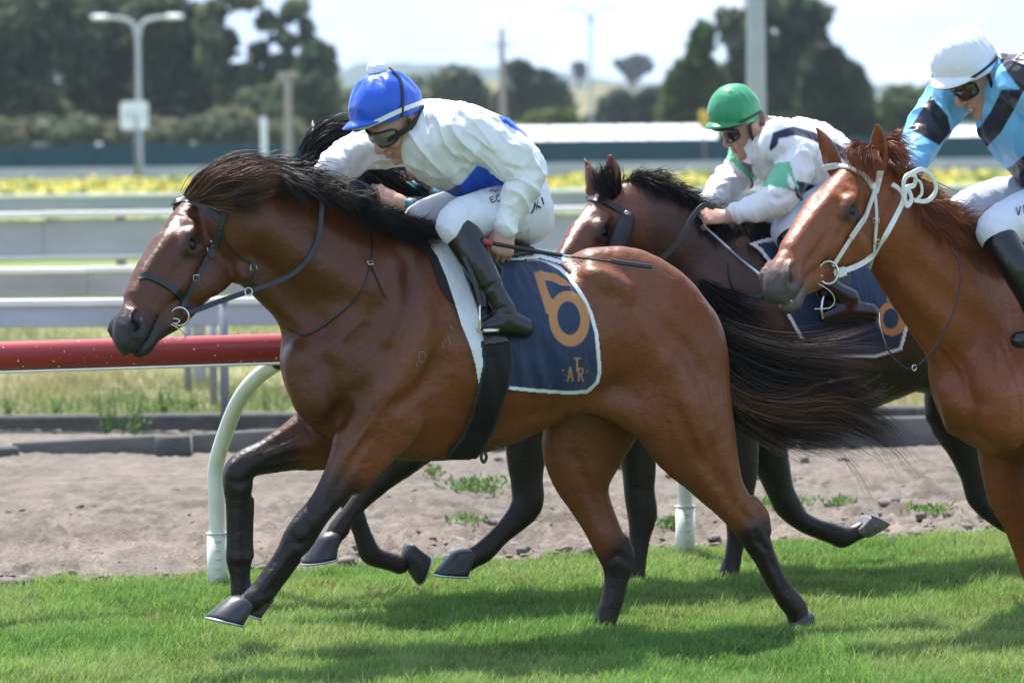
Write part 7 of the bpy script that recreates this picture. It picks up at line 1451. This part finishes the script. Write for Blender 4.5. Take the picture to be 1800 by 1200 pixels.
def pn2(X, Y, d):
    p = PX(X, Y); C = np.tile(np.array(NV), (len(X), 1)); rim = 1 - sstep(4.5, 5.5, d); C = C * (1 - rim[:, None]) + np.array((.74, .76, .80)) * rim[:, None]; g = np.maximum(p.seg((1550, 480), (1590, 480), 12), np.maximum(p.seg((1590, 480), (1565, 525), 12), p.ell(1568, 560, 26, 30, 0) - p.ell(1566, 560, 14, 18, 0)))
    for a, b, w_ in (((1456, 604), (1456, 616), 2), ((1452, 604), (1460, 604), 2), ((1464, 616), (1468, 604), 2), ((1472, 616), (1468, 604), 2)): g = np.maximum(g, p.seg(a, b, w_) * .5)
    g = np.clip(g, 0, 1); return C * (1 - g[:, None]) + np.array(GOLD) * g[:, None]
draped('number_panel', sc2_, f2, F2, NP2, 2.2, .014, M['navycloth'], pn2, ripple=.004)
sd2 = empty('racing_saddle', tuple(f2.O), YAW); tag(sd2, 'black saddle and stirrup of the green capped rider', 'saddle')
draped('saddle_flap', sd2, f2, F2, [(1390, 420), (1450, 425), (1500, 440), (1490, 520), (1500, 560), (1455, 560), (1430, 500), (1405, 450)], 3, .026, M['boot'], plain((.012, .012, .014)), th=.006)
loose('stirrup_iron', sd2, f2, [(1446, 560, .36), (1444, 540, .36), (1450, 518, .33), (1462, 530, .28), (1466, 555, .27)], .009, 'steel', round_=True)
loose('stirrup_leather', sd2, f2, [(1420, 440, .28), (1436, 480, .31), (1450, 520, .33)], .016)
wp2 = empty('riding_whip', tuple(f2.O), YAW); tag(wp2, 'grey whip pointing down from the hand of the green capped rider', 'whip'); loose('shaft', wp2, f2, [(1236, 396, .20), (1270, 428, .24), (1300, 455, .27), (1352, 500, .30)], .009, 'galv' if 'galv' in M else 'steel', round_=True); loose('ferrule', wp2, f2, [(1274, 431, .243), (1282, 438, .25)], .013, 'steel', round_=True)
# ---- chestnut's white bridle
br = empty('bridle', tuple(f4.O), YAW4); tag(br, 'white bridle and knotted white reins worn by the chestnut', 'bridle')
strap('browband', br, f4, F4, [(1437, 308), (1447, 297), (1468, 292), (1495, 296), (1520, 310), (1536, 332)], .024, 'wleather', th=.006)
strap('headpiece', br, f4, F4, [(1548, 300), (1544, 318), (1538, 340)], .024, 'wleather')
strap('cheekpiece', br, f4, F4, [(1538, 336), (1526, 368), (1518, 388), (1500, 412), (1482, 440), (1464, 468)], .017, 'wleather', off=.006, th=.005)
strap('cheekpiece', br, f4, F4, [(1520, 382), (1508, 400), (1496, 418)], .024, 'wleather', off=.009, th=.004)
strap('throatlatch', br, f4, F4, [(1538, 340), (1541, 380), (1538, 420), (1532, 460), (1520, 486), (1494, 498)], .013, 'wleather', th=.005)
wb = wsurf(f4, F4, 1458, 478, .012); ring('bit_ring', br, f4, 1456, 479, wb, .034, .0042, nrm=(-.7, -1, 0), sq=1.15); loose('bit_bar', br, f4, [(1436, 486, wb - .02), (1448, 484, wb)], .012, 'steel', round_=True)
loose('bit_chain', br, f4, [(1434, 497, wb - .01), (1448, 504, wb), (1462, 515, wb), (1467, 530, wb), (1458, 541, wb - .01), (1432, 543, wb - .03)], .004, 'steel', round_=True)
loose('rein', br, f4, [(1466, 482, wb), (1478, 478, wb + .01), (1510, 466, wb + .03), (1535, 448, wb + .05), (1556, 415, .22), (1576, 378, .20), (1588, 350, .16), (1580, 333, .12), (1568, 324, .10)], .020, 'wleather', th=.004)
loose('rein', br, f4, [(1468, 482, wb), (1486, 476, wb + .015)], .034, 'wleather', th=.006)
loose('rein_loop', br, f4, [(1590, 352, .2), (1588, 322, .2), (1596, 308, .2), (1608, 310, .2), (1606, 326, .19), (1594, 330, .2), (1590, 345, .2), (1594, 362, .2), (1602, 350, .2), (1596, 332, .2)], .018, 'wleather', th=.004)
loose('rein_loop', br, f4, [(1600, 306, .17), (1620, 298, .17), (1636, 308, .17), (1645, 328, .17), (1640, 345, .17), (1626, 354, .17), (1606, 352, .17)], .017, 'wleather', th=.004); loose('rein_loop', br, f4, [(1608, 314, .15), (1618, 322, .15), (1620, 340, .15), (1612, 350, .15)], .012, 'wleather', th=.004)
for px, py in ((1519, 387), (1498, 417), (1540, 388), (1541, 425)): buckle(br, f4, F4, px, py, .011)
cd_ = empty('racing_yoke', tuple(f4.O), YAW4); tag(cd_, 'thin navy neck cord hanging across the chestnut chest', 'strap')
loose('cord', cd_, f4, [(1672, 436, .22), (1685, 460, .25), (1688, 500, .27), (1675, 550, .28), (1650, 600, .27), (1625, 632, .25), (1602, 648, .22), (1580, 638, .16), (1560, 612, .10), (1548, 575, .04), (1546, 550, -.02)], .006, 'navycord', round_=True); ring('buckle', cd_, f4, 1607, 646, .225, .010, .002)
M['chalk'] = pmat('brand_hair', (.22, .19, .17), .7)
prints('brand', h1, f1, F1, [[(742 + 6 * math.cos(t), 627 + 9 * math.sin(t)) for t in np.linspace(0, 6.3, 10)], [(736, 634), (732, 640), (735, 645)], [(776, 600), (780, 612)], [(788, 592), (792, 606)], [(792, 572), (796, 580)]], M['chalk'], 1.6, .0035)
print('tack', round(time.perf_counter() - T0, 1))
# ================================================================ mown turf blades
def grass_patch(n, seed):
    rg = np.random.default_rng(seed)
    # sample uniformly over the strip of turf in view, a little wider than the frame
    px = np.where(rg.random(n * 2) < .86, rg.uniform(-140, 1940, n * 2), rg.uniform(-1100, 2900, n * 2)); Yd = rg.uniform(11.0, 17.8, n * 2); X = (px - 900) / FPX * Yd; keep = rg.random(n * 2) < Yd / 17.8; X, Yd = X[keep], Yd[keep]
    t = (X - E0[0]) * EN[0] + (Yd - E0[1]) * EN[1]; s = np.stack([X, Yd, 0 * X], -1); edge = vnoise(s, 1.7) * .10 + vnoise(s, 6) * .05 + vnoise(s, 14) * .05
    keep = t < edge + .10 * rg.random(len(t)) ** 3; X, Yd, t = X[keep], Yd[keep], t[keep]; n = len(X); P = np.stack([X, Yd, 0 * X], -1)
    cl = vnoise(P, 1.4); c2 = vnoise(P, 5.5); c3 = vnoise(P + 11, 13)
    h = (.038 + .014 * c2 + .010 * c3) * rg.uniform(.55, 1.35, n) * (1 + .5 * (rg.random(n) < .04)); a = rg.uniform(0, 2 * math.pi, n); lean = rg.uniform(.1, .9, n) * h; la = rg.normal(.3, 1.6, n)
    D = np.stack([np.cos(a), np.sin(a), 0 * a], -1); L = np.stack([np.cos(la), np.sin(la), 0 * la], -1); wd = rg.uniform(.0010, .0025, n)[:, None]
    mid = P + L * lean[:, None] * .35 + np.array([0, 0, 1]) * (h * .6)[:, None]; tip = P + L * lean[:, None] + np.array([0, 0, 1]) * h[:, None]
    V = np.stack([P - D * wd, P + D * wd, mid + D * wd * .8, mid - D * wd * .8, tip], 1).reshape(-1, 3); b = np.arange(n)[:, None] * 5
    Fq = b + np.array([[0, 1, 2, 3]]); Ft = b + np.array([[3, 2, 4]])
    base = np.array((.180, .315, .062)); dry = np.array((.33, .36, .14)); dk = np.array((.115, .240, .050)); q = rg.random(n)
    C = base[None] * (1 + .25 * c2[:, None] + rg.uniform(-.45, .45, (n, 1))); k = (sstep(-.1, .7, cl + .5 * c3 + rg.normal(0, .35, n)) * .55)[:, None]; C = C * (1 - k) + dry * k; k = (sstep(.0, .7, -cl + .5 * c2 + rg.normal(0, .3, n)) * .6)[:, None]; C = C * (1 - k) + dk * k
    C = np.where((q < .05)[:, None], np.array((.42, .38, .20)) * rg.uniform(.7, 1.2, (n, 1)), C)
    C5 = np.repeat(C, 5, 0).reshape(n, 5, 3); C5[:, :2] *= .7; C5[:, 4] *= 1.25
    return V, [Fq, Ft], np.clip(C5.reshape(-1, 3), 0, 1)
M['blade'] = pmat('grass_blade', vcol=True, rough=.42, spec=.35)
nb_ = M['blade'].node_tree; bs = nb_.nodes['Principled BSDF']; tr = nb_.nodes.new('ShaderNodeBsdfTranslucent'); mxs = nb_.nodes.new('ShaderNodeMixShader'); mxs.inputs[0].default_value = .5
vcn = [x for x in nb_.nodes if x.type == 'VERTEX_COLOR'][0]; nb_.links.new(vcn.outputs[0], tr.inputs[0]); nb_.links.new(bs.outputs[0], mxs.inputs[1]); nb_.links.new(tr.outputs[0], mxs.inputs[2]); nb_.links.new(mxs.outputs[0], nb_.nodes['Material Output'].inputs[0])
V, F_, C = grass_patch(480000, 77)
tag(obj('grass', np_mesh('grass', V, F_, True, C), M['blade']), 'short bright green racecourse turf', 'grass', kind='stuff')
# yellow hawkbit heads along the turf edge
fl = []
for px, py in ((212, 1047), (286, 1047), (326, 1042), (346, 1050), (383, 1058), (238, 1068), (537, 1036), (534, 1028), (553, 1025), (567, 1022), (586, 1029), (648, 1033), (565, 1021), (836, 1022), (1443, 967), (1420, 973), (78, 1048), (106, 1048), (160, 1040), (178, 1050), (40, 1066), (1300, 1000)):
    a = ground_pt(px, py, .05); fl.append(a)
fr_root = []
M['petal_y'] = pmat('yellow_petals', (.80, .60, .02), .6)
import bmesh
bm = bmesh.new(); bmesh.ops.create_cone(bm, cap_ends=True, segments=9, radius1=.004, radius2=.0095, depth=.006); fme = bpy.data.meshes.new('flower_head'); bm.to_mesh(fme); bm.free(); fme.materials.append(M['petal_y'])
mb = MB(); mb.tube([(0, 0, -.055), (0, 0, -.002)], .0012, 4, False); sme = mb.mesh('stalk'); sme.materials.append(M['leafstem'])
for k, a in enumerate(fl):
    o = obj('flower', fme, None); o.location = tuple(a); o.scale = (1, 1, 1); o.rotation_euler = (-.5 + RNG.normal() * .2, RNG.normal() * .25, 0); tag(o, 'small yellow flower head in the grass along the turf edge', 'flower', 'yellow flowers along the turf edge'); s = obj('stalk', sme, None, o)
print('grass', round(time.perf_counter() - T0, 1))
